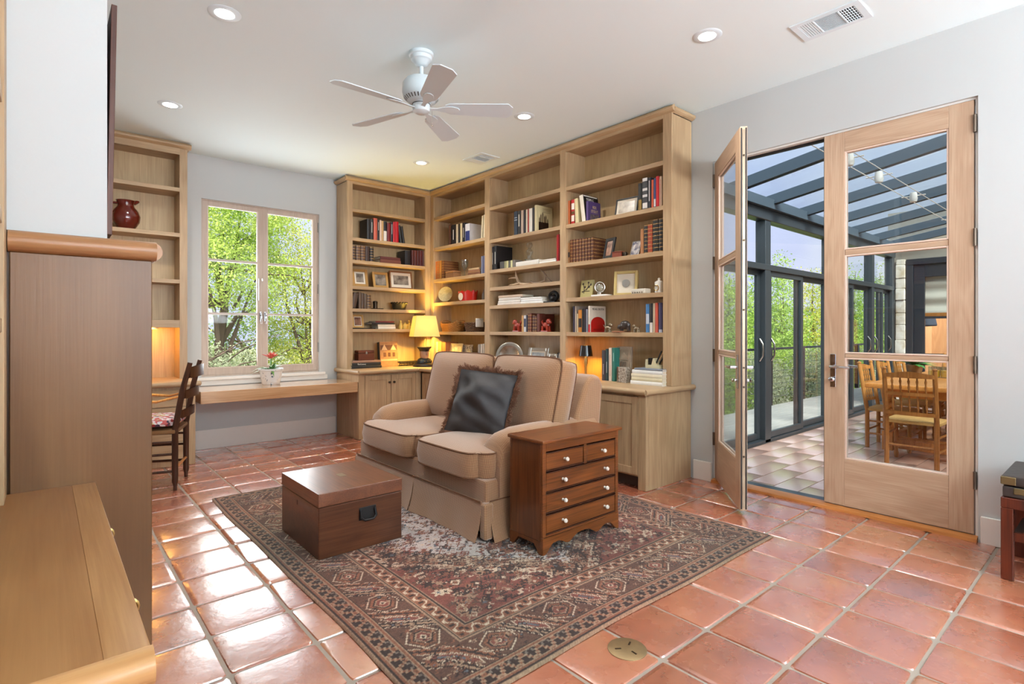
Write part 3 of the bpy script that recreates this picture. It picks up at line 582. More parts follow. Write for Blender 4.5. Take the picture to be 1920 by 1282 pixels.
def leaf_mat(name, a, b, tr=.35):
    m = bpy.data.materials.new(name); m.use_nodes = True; nt = m.node_tree; nt.nodes.clear()
    g = N(nt, 'ShaderNodeNewGeometry'); n1 = N(nt, 'ShaderNodeTexNoise'); n1.inputs['Scale'].default_value = 2.2; n1.inputs['Detail'].default_value = 5; nt.links.new(g.outputs['Position'], n1.inputs['Vector'])
    r = N(nt, 'ShaderNodeValToRGB'); nt.links.new(n1.outputs['Fac'], r.inputs[0]); r.color_ramp.elements[0].position = .35; r.color_ramp.elements[0].color = (*s2l(a), 1); r.color_ramp.elements[1].position = .65; r.color_ramp.elements[1].color = (*s2l(b), 1)
    d = N(nt, 'ShaderNodeBsdfDiffuse'); t = N(nt, 'ShaderNodeBsdfTranslucent'); nt.links.new(r.outputs[0], d.inputs[0]); nt.links.new(r.outputs[0], t.inputs[0])
    mx = N(nt, 'ShaderNodeMixShader'); mx.inputs[0].default_value = tr; nt.links.new(d.outputs[0], mx.inputs[1]); nt.links.new(t.outputs[0], mx.inputs[2])
    o = N(nt, 'ShaderNodeOutputMaterial'); nt.links.new(mx.outputs[0], o.inputs[0]); return m
juniper = leaf_mat('juniper_leaf', (142, 176, 72), (212, 228, 128)); oakleaf = leaf_mat('oak_leaf', (156, 176, 76), (220, 220, 116)); darkleaf = leaf_mat('dark_leaf', (112, 146, 78), (172, 198, 106)); paleleaf = leaf_mat('pale_shrub_leaf', (150, 164, 128), (202, 208, 176)); meadow = leaf_mat('bright_leaf', (128, 168, 70), (186, 212, 110))
bark = pm('bark', (98, 84, 70), .9, noise=.3, nscale=10, bump=.5, bscale=30, aniso=(1, 1, .2))
def foliage(name, blobs, n, size, mat, parent, seed, shell=.55):
    r = np.random.default_rng(seed); B = np.array([[*c, *q] for c, q in blobs]); vol = B[:, 3] * B[:, 4] * B[:, 5]; pick = r.choice(len(B), n // 18 + 1, p=vol / vol.sum())
    d = r.normal(size=(len(pick), 3)); d /= np.linalg.norm(d, axis=1)[:, None]; rad = shell + (1 - shell) * r.random(len(pick)); cl = B[pick, :3] + d * rad[:, None] * B[pick, 3:]
    cen = np.repeat(cl, 18, axis=0)[:n]; cen = cen + r.normal(size=cen.shape) * size * 4.2 * np.array([1, 1, .75])
    u = r.normal(size=(len(cen), 3)); u /= np.linalg.norm(u, axis=1)[:, None]; v = np.cross(u, r.normal(size=(len(cen), 3))); v /= np.linalg.norm(v, axis=1)[:, None]
    s = size * (.6 + .8 * r.random(len(cen)))[:, None]
    P = np.stack([cen - u * s, cen + v * s * .45, cen + u * s, cen - v * s * .45], 1).reshape(-1, 3); m = len(cen)
    me = bpy.data.meshes.new(name); me.vertices.add(4 * m); me.vertices.foreach_set('co', P.ravel()); me.loops.add(4 * m); me.loops.foreach_set('vertex_index', np.arange(4 * m)); me.polygons.add(m); me.polygons.foreach_set('loop_start', np.arange(0, 4 * m, 4)); me.update(calc_edges=True)
    me.materials.append(mat); o = bpy.data.objects.new(name, me); C.objects.link(o); adopt(o, parent); return o
def tree(name, label, base, height, blobs, n, size, mat, seed, group, trunk=.12, twigs=0):
    rd = random.Random(seed); t = wthing(name, label, 'tree', base, group); bx, by, bz = base; tb_ = MB()
    top = Vector((bx + rd.uniform(-.3, .3), by, bz + height * .75)); P = [Vector(base).lerp(top, k / 6) + Vector((rd.uniform(-.12, .12), rd.uniform(-.1, .1), 0)) * (k > 0) for k in range(7)]
    tb_.tube(P, [trunk * (1 - .12 * k) for k in range(7)], 7)
    for c, q in blobs:
        s0 = P[rd.randint(1, 4)]; m = s0.lerp(Vector(c), .5) + Vector((rd.uniform(-.15, .15), 0, rd.uniform(0, .2))); tb_.tube([s0, m, Vector(c)], [trunk * .45, trunk * .3, trunk * .08], 5)
    for _ in range(twigs):
        s0 = P[rd.randint(1, 5)] + Vector((rd.uniform(-.3, .3), rd.uniform(-.3, .3), 0)); a = rd.uniform(0, 2 * PI); L = rd.uniform(.6, 1.5); e = s0 + Vector((math.cos(a) * L, math.sin(a) * L * .5, rd.uniform(-.1, .9)))
        tb_.tube([s0, s0.lerp(e, .5) + Vector((rd.uniform(-.15, .15), rd.uniform(-.1, .1), rd.uniform(-.1, .15))), e], [trunk * .25, trunk * .18, trunk * .05], 5)
    tb_.build('trunk', bark, t); fo = foliage('foliage', blobs, n, size, mat, t, seed); fo['kind'] = 'stuff'; return t
G1 = 'trees outside the casement window'; G2 = 'trees beyond the sunroom deck'
tree('juniper_tree', 'bright green juniper filling the left casement', (2.35, 10.6, -1.1), 5.4, [((1.7, 10.2, 3.1), (1.1, 1.0, 1.1)), ((2.7, 10.6, 3.4), (1.0, 1.0, .9)), ((2.0, 10.0, 2.2), (1.0, .8, .6)), ((3.0, 10.6, 2.3), (.8, .8, .6)), ((1.6, 10.3, 1.45), (.6, .6, .35)), ((2.9, 10.5, 1.6), (.6, .6, .3))], 42000, .024, juniper, 11, G1, .13, 26)
tree('oak_tree', 'yellow green oak showing sky through its right casement crown', (4.4, 11.8, -1.1), 4.9, [((3.6, 11.5, 2.9), (.7, .7, .8)), ((4.3, 11.9, 2.3), (.75, .7, .5)), ((3.7, 11.6, 1.55), (.7, .6, .45)), ((4.75, 12.0, 3.1), (.45, .5, .4)), ((4.6, 11.9, 1.3), (.6, .6, .5)), ((4.9, 12, 3.9), (.3, .3, .5)), ((4.2, 11.8, .6), (.9, .7, .5))], 19000, .026, oakleaf, 12, G1, .1, 22)
tree('thicket_tree', 'bare branched thicket low in the left casement', (1.9, 9.3, -1.1), 2.7, [((1.7, 9.6, .6), (.9, .6, .45)), ((2.6, 9.7, .5), (.7, .5, .45))], 6000, .025, paleleaf, 13, G1, .06, 46)
tree('cedar_tree', 'soft green cedar low in the right casement', (3.6, 13.5, -1.1), 3.0, [((3.5, 13.4, .9), (1.0, .8, .7)), ((4.8, 13.8, .7), (1.1, .8, .7)), ((2.4, 13.6, .6), (1.0, .8, .6))], 11000, .03, darkleaf, 14, G1, .1, 12)
rd = random.Random(5)
for k, (px, y, h, mt, lab) in enumerate(((1368, 6.8, 3.2, meadow, 'green tree seen through the open door panes'), (1416, 6.9, 3.0, darkleaf, 'dark green tree just left of the thick sunroom post'), (1466, 6.6, 3.5, meadow, 'bright pointed tree just right of the thick sunroom post'), (1524, 6.9, 3.4, oakleaf, 'yellow green tree behind the sash beside the closed door stile'), (1604, 6.4, 3.8, meadow, 'tall light tree seen through the closed door near the lever'), (1650, 6.6, 4.0, darkleaf, 'distant tree beside the sunroom end post'))):
    x = aty(px, 600, y).x
    bl = [((x, y, -.6 + h * .28), (.95, .8, .8)), ((x + .2, y, -.6 + h * .55), (.7, .6, .7)), ((x - .1, y, -.6 + h * .8), (.42, .4, .6)), ((x, y, -.6 + h * 1.0), (.16, .16, .5))]
    tree('garden_tree', lab, (x, y, -1.1), h, bl, 15000, .036, mt, 30 + k, G2, .09)
shr = []
for k, px in enumerate((1362, 1406, 1440, 1472, 1503, 1532, 1598, 1626)):
    y = 5.2 + rd.uniform(-.1, .25); x = aty(px, 600, y).x; h = rd.uniform(1.5, 2.0); t = wthing('feathery_shrub', f'pale feathery shrub behind the deck railing, {("first second third fourth fifth sixth seventh eighth").split()[k]} from the left', 'shrub', (x, y, -1.1), 'shrubs along the deck')
    st = MB()
    for q in range(9): a = rd.uniform(0, 2 * PI); st.tube([(x, y, -1.1), (x + .3 * math.cos(a), y + .2 * math.sin(a), -1.1 + h * .6), (x + .5 * math.cos(a), y + .3 * math.sin(a), -1.1 + h)], [.014, .01, .003], 4)
    st.build('stems', bark, t); fo = foliage('foliage', [((x, y, -.9 + h * .35), (.62, .35, .6)), ((x, y, -.9 + h * .7), (.5, .3, .4))], 7000, .03, paleleaf if k % 3 else meadow, t, 60 + k); fo['kind'] = 'stuff'
# ------------------------------------------------------------------ rug (woven colours laid out knot by knot)
def make_rug():
    x0, x1, y0, y1 = RUG; cell = .005; W, Hh = int((x1 - x0) / cell), int((y1 - y0) / cell); r = np.random.default_rng(3)
    pal = {k: np.array(s2l(v)) for k, v in dict(brown=(84, 58, 47), dark=(50, 35, 30), red=(110, 62, 52), tan=(138, 112, 92), cream=(176, 158, 138), grey=(104, 92, 84), blue=(82, 88, 96), rust=(118, 76, 56), pale=(170, 164, 160)).items()}
    X, Y = np.meshgrid(np.arange(W) * cell, np.arange(Hh) * cell); LX, LY = W * cell, Hh * cell; img = np.zeros((Hh, W, 3)); img[:] = pal['brown']
    e = np.minimum(np.minimum(X, LX - X), np.minimum(Y, LY - Y)); onx_ = np.minimum(X, LX - X) < np.minimum(Y, LY - Y); s = np.where(onx_, Y, X)
    def put(m, c): img[m] = pal[c]
    q = lambda v, p: np.mod(v, p) / p
    # outer guards
    put(e < .012, 'tan'); put((e >= .012) & (e < .022), 'dark'); put((e >= .022) & (e < .032), 'rust'); put((e >= .032) & (e < .037), 'tan')
    g = (e >= .037) & (e < .10); put(g, 'dark'); t = (e - .037) / .063; ph = q(s, .085); stp = np.floor(np.abs(ph - .5) * 8) / 4
    put(g & (np.abs(t - stp) < .22), 'tan'); put(g & (np.abs(t - stp) < .10), 'rust'); put(g & (np.abs(t - (1 - stp)) < .10) & (t > .55), 'grey')
    put((e >= .10) & (e < .104), 'tan'); put((e >= .104) & (e < .112), 'rust'); put((e >= .112) & (e < .116), 'tan'); put((e >= .116) & (e < .122), 'dark')
    # main border: hexagon rosettes between slanted saw-edged bars
    mb_ = (e >= .122) & (e < .305); put(mb_, 'brown'); t = (e - .122) / .183; per = .34; ph = q(s, per)
    hx = np.maximum(np.abs(ph - .25) * per / .075, (np.abs(ph - .25) * per * .6 + np.abs(t - .5) * .183 * .9) / .068)
    saw = .16 * (np.abs(q(t, .14) - .5)); sl = np.mod(ph + (t - .5) * .34, 1.0)
    for c, wd, col in ((.60, .062, 'cream'), (.60, .05, 'dark'), (.60, .012, 'tan'), (.90, .062, 'cream'), (.90, .05, 'rust'), (.90, .012, 'dark')): put(mb_ & (np.abs(sl - c) < wd + saw * .25), col)
    tri = np.abs(sl - .75); put(mb_ & (tri < .07) & (np.abs(t - .5) < .42 - tri * 3), 'cream'); put(mb_ & (tri < .055) & (np.abs(t - .5) < .36 - tri * 3), 'red'); put(mb_ & (tri < .02) & (np.abs(t - .5) < .16), 'blue')
    for lim, col in ((1.05, 'cream'), (.96, 'brown'), (.8, 'rust'), (.62, 'dark'), (.52, 'tan'), (.42, 'red'), (.2, 'cream'), (.1, 'dark')): put(mb_ & (hx < lim), col)
    put((e >= .305) & (e < .311), 'tan'); put((e >= .311) & (e < .32), 'dark'); put((e >= .32) & (e < .325), 'tan')
    g = (e >= .325) & (e < .385); put(g, 'rust'); t = (e - .325) / .06; ph = q(s, .08); put(g & (np.abs(np.floor(np.sin(ph * 2 * PI) * 3) / 9 + .5 - t) < .1), 'cream'); put(g & (np.abs(ph - .25) < .12) & (np.abs(t - .35) < .2), 'dark'); put(g & (np.abs(ph - .75) < .1) & (np.abs(t - .65) < .18), 'dark')
    put((e >= .385) & (e < .39), 'tan'); put((e >= .39) & (e < .40), 'dark'); put((e >= .40) & (e < .404), 'tan')
    # field with stepped medallion
    f = e >= .404; cx, cy = LX / 2, LY / 2; ax, ay = np.abs(X - cx), np.abs(Y - cy); st = .025
    hexd = np.maximum(np.floor(ax / st) * st / .74, (np.floor(ax / st) * st * .75 + np.floor(ay / st) * st * .72) / .80)
    put(f, 'red'); jag = .06 * (np.abs(q(ay + ax * .6, .07) - .5) * 2)
    for lim, col in ((1.06, 'dark'), (1.02, 'cream'), (.985, 'rust'), (.955, 'dark'), (.925, 'tan'), (.90, 'brown'), (.86, 'cream'), (.83, 'dark'), (.80, 'pale')): put(f & (hexd + jag < lim), col)
    for c0 in (-.58, 0, .58):
        dm = ax / .27 + np.abs(Y - cy - c0) / .29
        for lim, col in ((1.0, 'dark'), (.92, 'tan'), (.86, 'rust'), (.62, 'dark'), (.55, 'brown'), (.32, 'cream'), (.24, 'blue'), (.1, 'rust')): put(f & (dm + .08 * (np.abs(q(ax, .05) - .5) * 2) < lim), col)
    # scattered flowers, combs, birds and hooked motifs
    cols = ['dark', 'brown', 'rust', 'cream', 'blue', 'tan', 'red']
    def stamp(cx_, cy_, kind, sz, c1, c2):
        i0, i1, j0, j1 = int((cx_ - sz) / cell), int((cx_ + sz) / cell) + 1, int((cy_ - sz) / cell), int((cy_ + sz) / cell) + 1
        i0, j0 = max(i0, 0), max(j0, 0); xx = (X[j0:j1, i0:i1] - cx_) / sz; yy = (Y[j0:j1, i0:i1] - cy_) / sz; sub = img[j0:j1, i0:i1]
        if kind == 0: m = np.abs(xx) + np.abs(yy); sub[(m < 1) & (m > .62)] = pal[c1]; sub[m < .4] = pal[c2]
        elif kind == 1: m = np.hypot(xx, yy) * (1 + .35 * np.cos(6 * np.arctan2(yy, xx))); sub[m < .85] = pal[c1]; sub[m < .35] = pal[c2]
        elif kind == 2: m = (np.abs(xx) < .85) & (np.abs(yy - .4 * np.sign(xx)) < .2) | (np.abs(xx) < .2) & (np.abs(yy) < .6); sub[m] = pal[c1]
        elif kind == 3: m = (np.abs(yy) < .16) & (np.abs(xx) < .9) | ((np.floor((xx + 1) * 5) % 2 == 0) & (yy > 0) & (yy < .7) & (np.abs(xx) < .9)); sub[m] = pal[c1]
        else: m = (np.abs(np.abs(xx) - np.abs(yy)) < .18) & (np.maximum(np.abs(xx), np.abs(yy)) < .8); sub[m] = pal[c1]; sub[np.hypot(xx, yy) < .25] = pal[c2]
    for _ in range(3600):
        a, b = r.uniform(.42, LX - .42), r.uniform(.42, LY - .42); i, j = int(a / cell), int(b / cell); inn = hexd[j, i] < .8; sz = r.uniform(.013, .036)
        if inn: stamp(a, b, r.integers(5), sz, ['dark', 'brown', 'rust', 'red', 'pale', 'pale', 'blue'][r.integers(7)], ['cream', 'tan', 'rust', 'dark'][r.integers(4)])
        else: stamp(a, b, r.integers(5), sz * .9, ['cream', 'dark', 'tan', 'rust', 'dark', 'brown', 'dark'][r.integers(7)], cols[r.integers(7)])
    for _ in range(1500):
        side = r.integers(4); dd_ = r.uniform(.135, .295); al = r.uniform(.14, (LY if side < 2 else LX) - .14); a, b = ((dd_, al), (LX - dd_, al), (al, dd_), (al, LY - dd_))[side]
        stamp(a, b, r.integers(5), r.uniform(.009, .016), ['dark', 'tan', 'rust', 'dark', 'brown'][r.integers(5)], cols[r.integers(7)])
    # wear: slow colour drift along the warp
    def smooth(n, m): a = r.normal(size=(n, m)); yy = np.linspace(0, n - 1, Hh); xx = np.linspace(0, m - 1, W); a1 = np.stack([np.interp(xx, np.arange(m), row) for row in a]); return np.stack([np.interp(yy, np.arange(n), a1[:, k]) for k in range(W)], 1)
    img *= np.array([1.08, .99, .94]); img *= (1 + .13 * smooth(14, 10))[..., None]; img[..., 0] *= 1 + .1 * smooth(8, 6); img *= (1 + .16 * r.normal(size=(Hh, W)))[..., None]; img = np.clip(img, .004, 1)
    nx, ny = W, Hh; xs = x0 + np.arange(nx) * cell; ys = y0 + np.arange(ny) * cell
    wob = .010 * np.sin(ys * 2.1) + .006 * np.sin(ys * 5.3); wox = .007 * np.sin(xs * 2.7) + .004 * np.sin(xs * 6.1)
    GX, GY = np.meshgrid(xs, ys); frac = (GX - x0) / (x1 - x0); fy = (GY - y0) / (y1 - y0); GX = GX + wob[:, None] * (2 * frac - .6); GY = GY + wox[None, :] * (2 * fy - 1)
    Z = np.full((ny, nx), .009) + .0012 * r.random((ny, nx)); Z[0] = Z[-1] = .002; Z[:, 0] = Z[:, -1] = .002
    P = np.stack([GX, GY, Z], -1).reshape(-1, 3); idx = np.arange(nx * ny).reshape(ny, nx); Q = np.stack([idx[:-1, :-1], idx[:-1, 1:], idx[1:, 1:], idx[1:, :-1]], -1).reshape(-1, 4)
    me = bpy.data.meshes.new('rug'); me.vertices.add(len(P)); me.vertices.foreach_set('co', P.ravel()); me.loops.add(Q.size); me.loops.foreach_set('vertex_index', Q.ravel()); me.polygons.add(len(Q)); me.polygons.foreach_set('loop_start', np.arange(0, Q.size, 4)); me.update(calc_edges=True)
    at_ = me.color_attributes.new('knots', 'FLOAT_COLOR', 'POINT'); at_.data.foreach_set('color', np.concatenate([img.reshape(-1, 3), np.ones((nx * ny, 1))], 1).ravel())
    m, nt, b = new('rug_wool'); a = N(nt, 'ShaderNodeAttribute', attribute_name='knots'); nt.links.new(a.outputs['Color'], b.inputs['Base Color']); b.inputs['Roughness'].default_value = .95; b.inputs['Specular IOR Level'].default_value = .15; b.inputs['Sheen Weight'].default_value = .15
    me.materials.append(m); o = bpy.data.objects.new('rug', me); C.objects.link(o)
    return tag(o, 'large worn Persian rug in brown red and cream under the loveseat', 'rug')
rug = make_rug()
# brass floor outlet
do = thing('floor_outlet', 'round brass cover plate set in the terracotta floor', 'cover plate', (1.664, 1.265, -.001)); MB().lathe([(0, 0), (.073, 0), (.073, .0025), (.069, .004), (0, .004)], (0, 0, 0), 32).build('plate', pm('old_brass', (160, 136, 100), .42, metal=.8, noise=.2, nscale=30), do)
for a in (0.4, 2.5, 4.6): MB().box(-.012, .012, -.0035, .0035, .004, .0046).xf(Matrix.Translation((.035 * math.cos(a), .035 * math.sin(a), 0)) @ Matrix.Rotation(a, 4, 'Z')).build('slot', bronze, do)
# ------------------------------------------------------------------ loveseat
def fabric_mat():
    m, nt, b = new('check_fabric'); tcn = N(nt, 'ShaderNodeTexCoord'); P = N(nt, 'ShaderNodeSeparateXYZ'); nt.links.new(tcn.outputs['Object'], P.inputs[0]); outs = []
    for ax in 'XYZ':
        mu = N(nt, 'ShaderNodeMath', operation='MULTIPLY'); nt.links.new(P.outputs[ax], mu.inputs[0]); mu.inputs[1].default_value = 2 * PI / .0075
        s = N(nt, 'ShaderNodeMath', operation='SINE'); nt.links.new(mu.outputs[0], s.inputs[0]); outs.append(s)
    nr = N(nt, 'ShaderNodeSeparateXYZ'); ge = N(nt, 'ShaderNodeNewGeometry'); nt.links.new(ge.outputs['Normal'], nr.inputs[0]); acc = None
    for s, ax in zip(outs, 'XYZ'):               # weave only along the two directions that lie in the cloth
        ab = N(nt, 'ShaderNodeMath', operation='ABSOLUTE'); nt.links.new(nr.outputs[ax], ab.inputs[0]); iv = N(nt, 'ShaderNodeMath', operation='SUBTRACT'); iv.inputs[0].default_value = 1.0; nt.links.new(ab.outputs[0], iv.inputs[1])
        mu = N(nt, 'ShaderNodeMath', operation='MULTIPLY'); nt.links.new(s.outputs[0], mu.inputs[0]); nt.links.new(iv.outputs[0], mu.inputs[1])
        if acc is None: acc = mu
        else: ad = N(nt, 'ShaderNodeMath', operation='ADD'); nt.links.new(acc.outputs[0], ad.inputs[0]); nt.links.new(mu.outputs[0], ad.inputs[1]); acc = ad
    r = N(nt, 'ShaderNodeValToRGB'); mr = N(nt, 'ShaderNodeMapRange'); nt.links.new(acc.outputs[0], mr.inputs[0]); mr.inputs[1].default_value = -1.6; mr.inputs[2].default_value = 1.2; nt.links.new(mr.outputs[0], r.inputs[0]); e = r.color_ramp.elements
    e[0].position = .12; e[0].color = (*s2l((116, 81, 56)), 1); e[1].position = .85; e[1].color = (*s2l((186, 145, 109)), 1); q = e.new(.5); q.color = (*s2l((154, 111, 79)), 1)
    nt.links.new(r.outputs[0], b.inputs['Base Color']); b.inputs['Roughness'].default_value = .9; b.inputs['Specular IOR Level'].default_value = .2; b.inputs['Sheen Weight'].default_value = .5
    bp = N(nt, 'ShaderNodeBump'); bp.inputs['Strength'].default_value = .25; bp.inputs['Distance'].default_value = .002; nt.links.new(acc.outputs[0], bp.inputs['Height']); nt.links.new(bp.outputs[0], b.inputs['Normal']); return m
fab = fabric_mat(); pipe = pm('piping_cloth', (112, 76, 52), .9)
SY0, SY1, SXF = 2.40, 4.05, 1.84; SYM = 3.16; SZ = .010
sofa = wthing('loveseat', 'tan houndstooth check loveseat with skirt and loose back cushions', 'sofa', (2.4, 3.2, SZ))
MB().box(SXF + .05, 2.9, SY0 + .02, SY1 - .02, SZ + .03, .345).build('base', fab, sofa, bevel=.02, seg=2)
def arm(ya, yb, out):
    """rolled English arm: rounded top, scrolled front"""
    mb = MB(); prof = []; yc, hw = (ya + yb) / 2, (yb - ya) / 2
    for k in range(13): a = PI * k / 12; prof.append((math.cos(a), math.sin(a)))
    secs = []; X0a, X1a, zt = 1.98, 2.85, .625
    for u in (0, .03, .09, .2, .4, .7, 1.0):
        x = X0a + (X1a - X0a) * u; f = 1 - math.exp(-u * 13); zr = .40 + (zt - .40 - .10) * (f ** .5) + .0 if u else .40; hh = .095 * (.75 + .25 * f)
        ring = [(x, yb, .12)] + [(x, yc + hw * c, zr + hh * s_ * (1.0 if u else .4)) for c, s_ in prof] + [(x, ya, .12)]; secs.append(ring)
    n = len(secs[0]); V = [p for s_ in secs for p in s_]; F = [(j * n + i, j * n + i + 1, (j + 1) * n + i + 1, (j + 1) * n + i) for j in range(len(secs) - 1) for i in range(n - 1)]
    F += [tuple(range(n))[::-1], tuple((len(secs) - 1) * n + i for i in range(n))]; mb.add(V, F); o = mb.build('arm', fab, sofa, smooth=50)
arm(SY0, SY0 + .2, -1); arm(SY1 - .2, SY1, 1)
# raked back frame
bk = MB().prism([(2.62, .2), (2.66, .60), (2.78, .86), (2.84, .90), (2.92, .885), (2.95, .82), (2.88, .2)], 'y', SY0 + .04, SY1 - .04); bo = bk.build('back_frame', fab, sofa, bevel=.035, seg=3)
# seat cushions with ears in front of the arms
def seat(y0, y1, ear):
    yc, hy = (y0 + y1) / 2, (y1 - y0) / 2; hx = .40
    def fn(p):
        f = 1 / (1 + math.exp((p.x + hx - .19) / .012)); y = p.y
        if ear * y > 0: y += ear * .17 * f * abs(y) / hy
        return Vector((p.x + SXF + hx + .0, y + yc, p.z + .415))
    mb, top, bot = cushion_mb(hx, hy - .004, .10, .72, 4, 20, .014, .35, fn); o = mb.build('seat_cushion', fab, sofa, smooth=50)
    MB().tube(top, .0055, 6, True).build('piping', pipe, o); MB().tube(bot, .0055, 6, True).build('piping', pipe, o)
seat(SY0 + .2, SYM, -1); seat(SYM, SY1 - .2, 1)
def backc(y0, y1):
    yc, hy = (y0 + y1) / 2, (y1 - y0) / 2; M = Matrix.Translation((2.575, yc, .745)) @ Matrix.Rotation(math.radians(14), 4, 'Y') @ Matrix.Rotation(PI / 2, 4, 'Y')
    def fn(p): return M @ Vector((p.x, p.y + .02 * p.y * (-p.x), p.z))
    mb, top, bot = cushion_mb(.265, hy, .13, .55, 4.5, 18, .02, .12, fn); o = mb.build('back_cushion', fab, sofa, smooth=50)
    MB().tube(top, .0055, 6, True).build('piping', pipe, o); MB().tube(bot, .0055, 6, True).build('piping', pipe, o)
backc(SY0 + .06, SYM - .005); backc(SYM + .005, SY1 - .06)
# skirt panels with box pleats
def skirt(p, q, n_out, z1=.235):
    p, q = Vector(p), Vector(q); L = (q - p).length; t = (q - p) / L; no = Vector(n_out); mb = MB(); nu, nv = 28, 6
    def fn(side):
        def g(u, v):
            d = min(u, 1 - u) * L; fl = .012 + .026 * v * v + .022 * v * v * math.exp(-d / .10) + .004 * math.sin(u * L * 23) * v; ends = -.0 * v
            return p + t * (u * L) + no * (fl + side) + Vector((0, 0, z1 + (SZ + .002 - z1) * v))
        return g
    mb.grid(fn(0), nu, nv); b = len(mb.v); mb.grid(fn(-.006), nu, nv); mb.f = mb.f[:nu * nv] + [f[::-1] for f in mb.f[nu * nv:]]; k = nu + 1
    edge = [i for i in range(nu + 1)] + [j * k + nu for j in range(1, nv + 1)] + [nv * k + nu - i for i in range(1, nu + 1)] + [(nv - j) * k for j in range(1, nv)]
    for a in range(len(edge)): c = (a + 1) % len(edge); mb.f.append((edge[a], edge[c], edge[c] + b, edge[a] + b))
    o = mb.build('skirt_panel', fab, sofa, smooth=60)
    MB().tube([p + no * .016 + Vector((0, 0, z1)), q + no * .016 + Vector((0, 0, z1))], .004, 6).build('piping', pipe, o)
XF = SXF + .035
skirt((XF, SYM - .006, 0), (XF, SY0 + .03, 0), (-1, 0, 0)); skirt((XF, SY1 - .03, 0), (XF, SYM + .006, 0), (-1, 0, 0))
skirt((XF + .03, SY0 + .012, 0), (2.88, SY0 + .012, 0), (0, -1, 0)); skirt((2.88, SY1 - .012, 0), (XF + .03, SY1 - .012, 0), (0, 1, 0)); skirt((2.92, SY0 + .03, 0), (2.92, SY1 - .03, 0), (1, 0, 0))
for y in (SY0 + .016, SYM, SY1 - .016): MB().box(XF - .012, XF + .05, y - .028, y + .028, SZ + .012, .225).build('pleat_insert', fab, sofa, bevel=.01)
# charcoal throw pillow with brown fringe
vel = pm('charcoal_velvet', (54, 51, 52), .66, noise=.3, nscale=7, bump=.9, bscale=9)
pc = atx(902, 748, 2.27); pl = thing('throw_pillow', 'charcoal velvet pillow with brown fringe leaning on the loveseat back', 'pillow', (2.27, pc.y, .70))
nrm = Vector((-.86, -.34, .38)).normalized(); ux = Vector((.34, -.86, 0)).normalized(); uz = nrm.cross(ux) * -1
if uz.z < 0: uz = -uz
RM = Matrix((ux, uz, nrm)).transposed().to_4x4() @ Matrix.Rotation(math.radians(-4), 4, 'Z')
def wr(p): d = (.007 * math.sin(p.x * 26 + p.y * 19) + .008 * math.sin(p.y * 31 - p.x * 11) + .006 * math.sin(p.y * 52 + p.x * 23 + 1.3) + .012 * math.sin(p.x * 9 + 1) * math.sin(p.y * 12)) * (1 if p.z > 0 else .2) * max(0, 1 - (abs(p.x) / .235) ** 4) * max(0, 1 - (abs(p.y) / .225) ** 4); d *= 1.7; return RM @ Vector((p.x * (1 - .08 * (abs(p.y) / .22) ** 2 * 0 - .05 * math.cos(p.y * 7)), p.y, p.z + d))
mb, top, bot = cushion_mb(.232, .222, .115, .06, 2.0, 30, .0, .0, wr); mb.build('pillow_body', vel, pl, smooth=60)
fr = MB(); rr = random.Random(2)
for k in range(len(top)):
    a = (top[k] + bot[k]) / 2; b2 = (top[(k + 1) % len(top)] + bot[(k + 1) % len(top)]) / 2; out = (a - Vector((0, 0, 0))).normalized(); tg = (b2 - a)
    for q in range(26):
        s_ = a.lerp(b2, q / 26); e = s_ + out * rr.uniform(.012, .03) * (1.35 + .8 * math.sin(k * .9) * math.sin(k * .37 + 1)) + tg.normalized() * rr.uniform(-.02, .02) + (RM @ Vector((0, 0, 1))) * rr.uniform(-.016, .026); m_ = s_.lerp(e, .5) + tg.normalized() * rr.uniform(-.008, .008); fr.tube([s_, m_, e], [.0018, .0022, .0012], 4)
fo = fr.build('fringe', pm('fringe_brown', (124, 84, 62), .9, noise=.5, nscale=30), pl); fo['kind'] = 'stuff'
# ------------------------------------------------------------------ camphor box used as coffee table
cb = wthing('wooden_box', 'low brown wooden box with lid and black side handle on the rug', 'box', (1.315, 3.06, .01)); bx0, bx1, by0, by1, bz = 1.075, 1.557, 2.775, 3.345, .010
MB().box(bx0, bx1, by0, by1, bz, .278).build('body', trunkw, cb, bevel=.003)
MB().box(bx0 - .002, bx1 + .002, by0 - .002, by1 + .002, .281, .352).build('lid', wood('camphor_lid', (126, 76, 50), (84, 46, 30), 'y', rough=.34, coat=.5, crgh=.25), cb, bevel=.004, seg=2)
MB().box(1.30, 1.34, 3.03, 3.10, .352, .3532).build('name_plate', pm('lid_inlay', (130, 112, 84), .35, metal=.5), cb)
hp = MB().box(1.296, 1.396, by0 - .004, by0, .165, .235).build('handle_plate', black, cb, bevel=.004); MB().tube([(1.305, by0 - .008, .222), (1.302, by0 - .02, .185), (1.32, by0 - .022, .168), (1.372, by0 - .022, .168), (1.39, by0 - .02, .185), (1.387, by0 - .008, .222)], .006, 6).build('bail', black, hp)
MB().box(bx0 - .001, bx0, 3.085, 3.093, .225, .25).build('keyhole', black, cb)
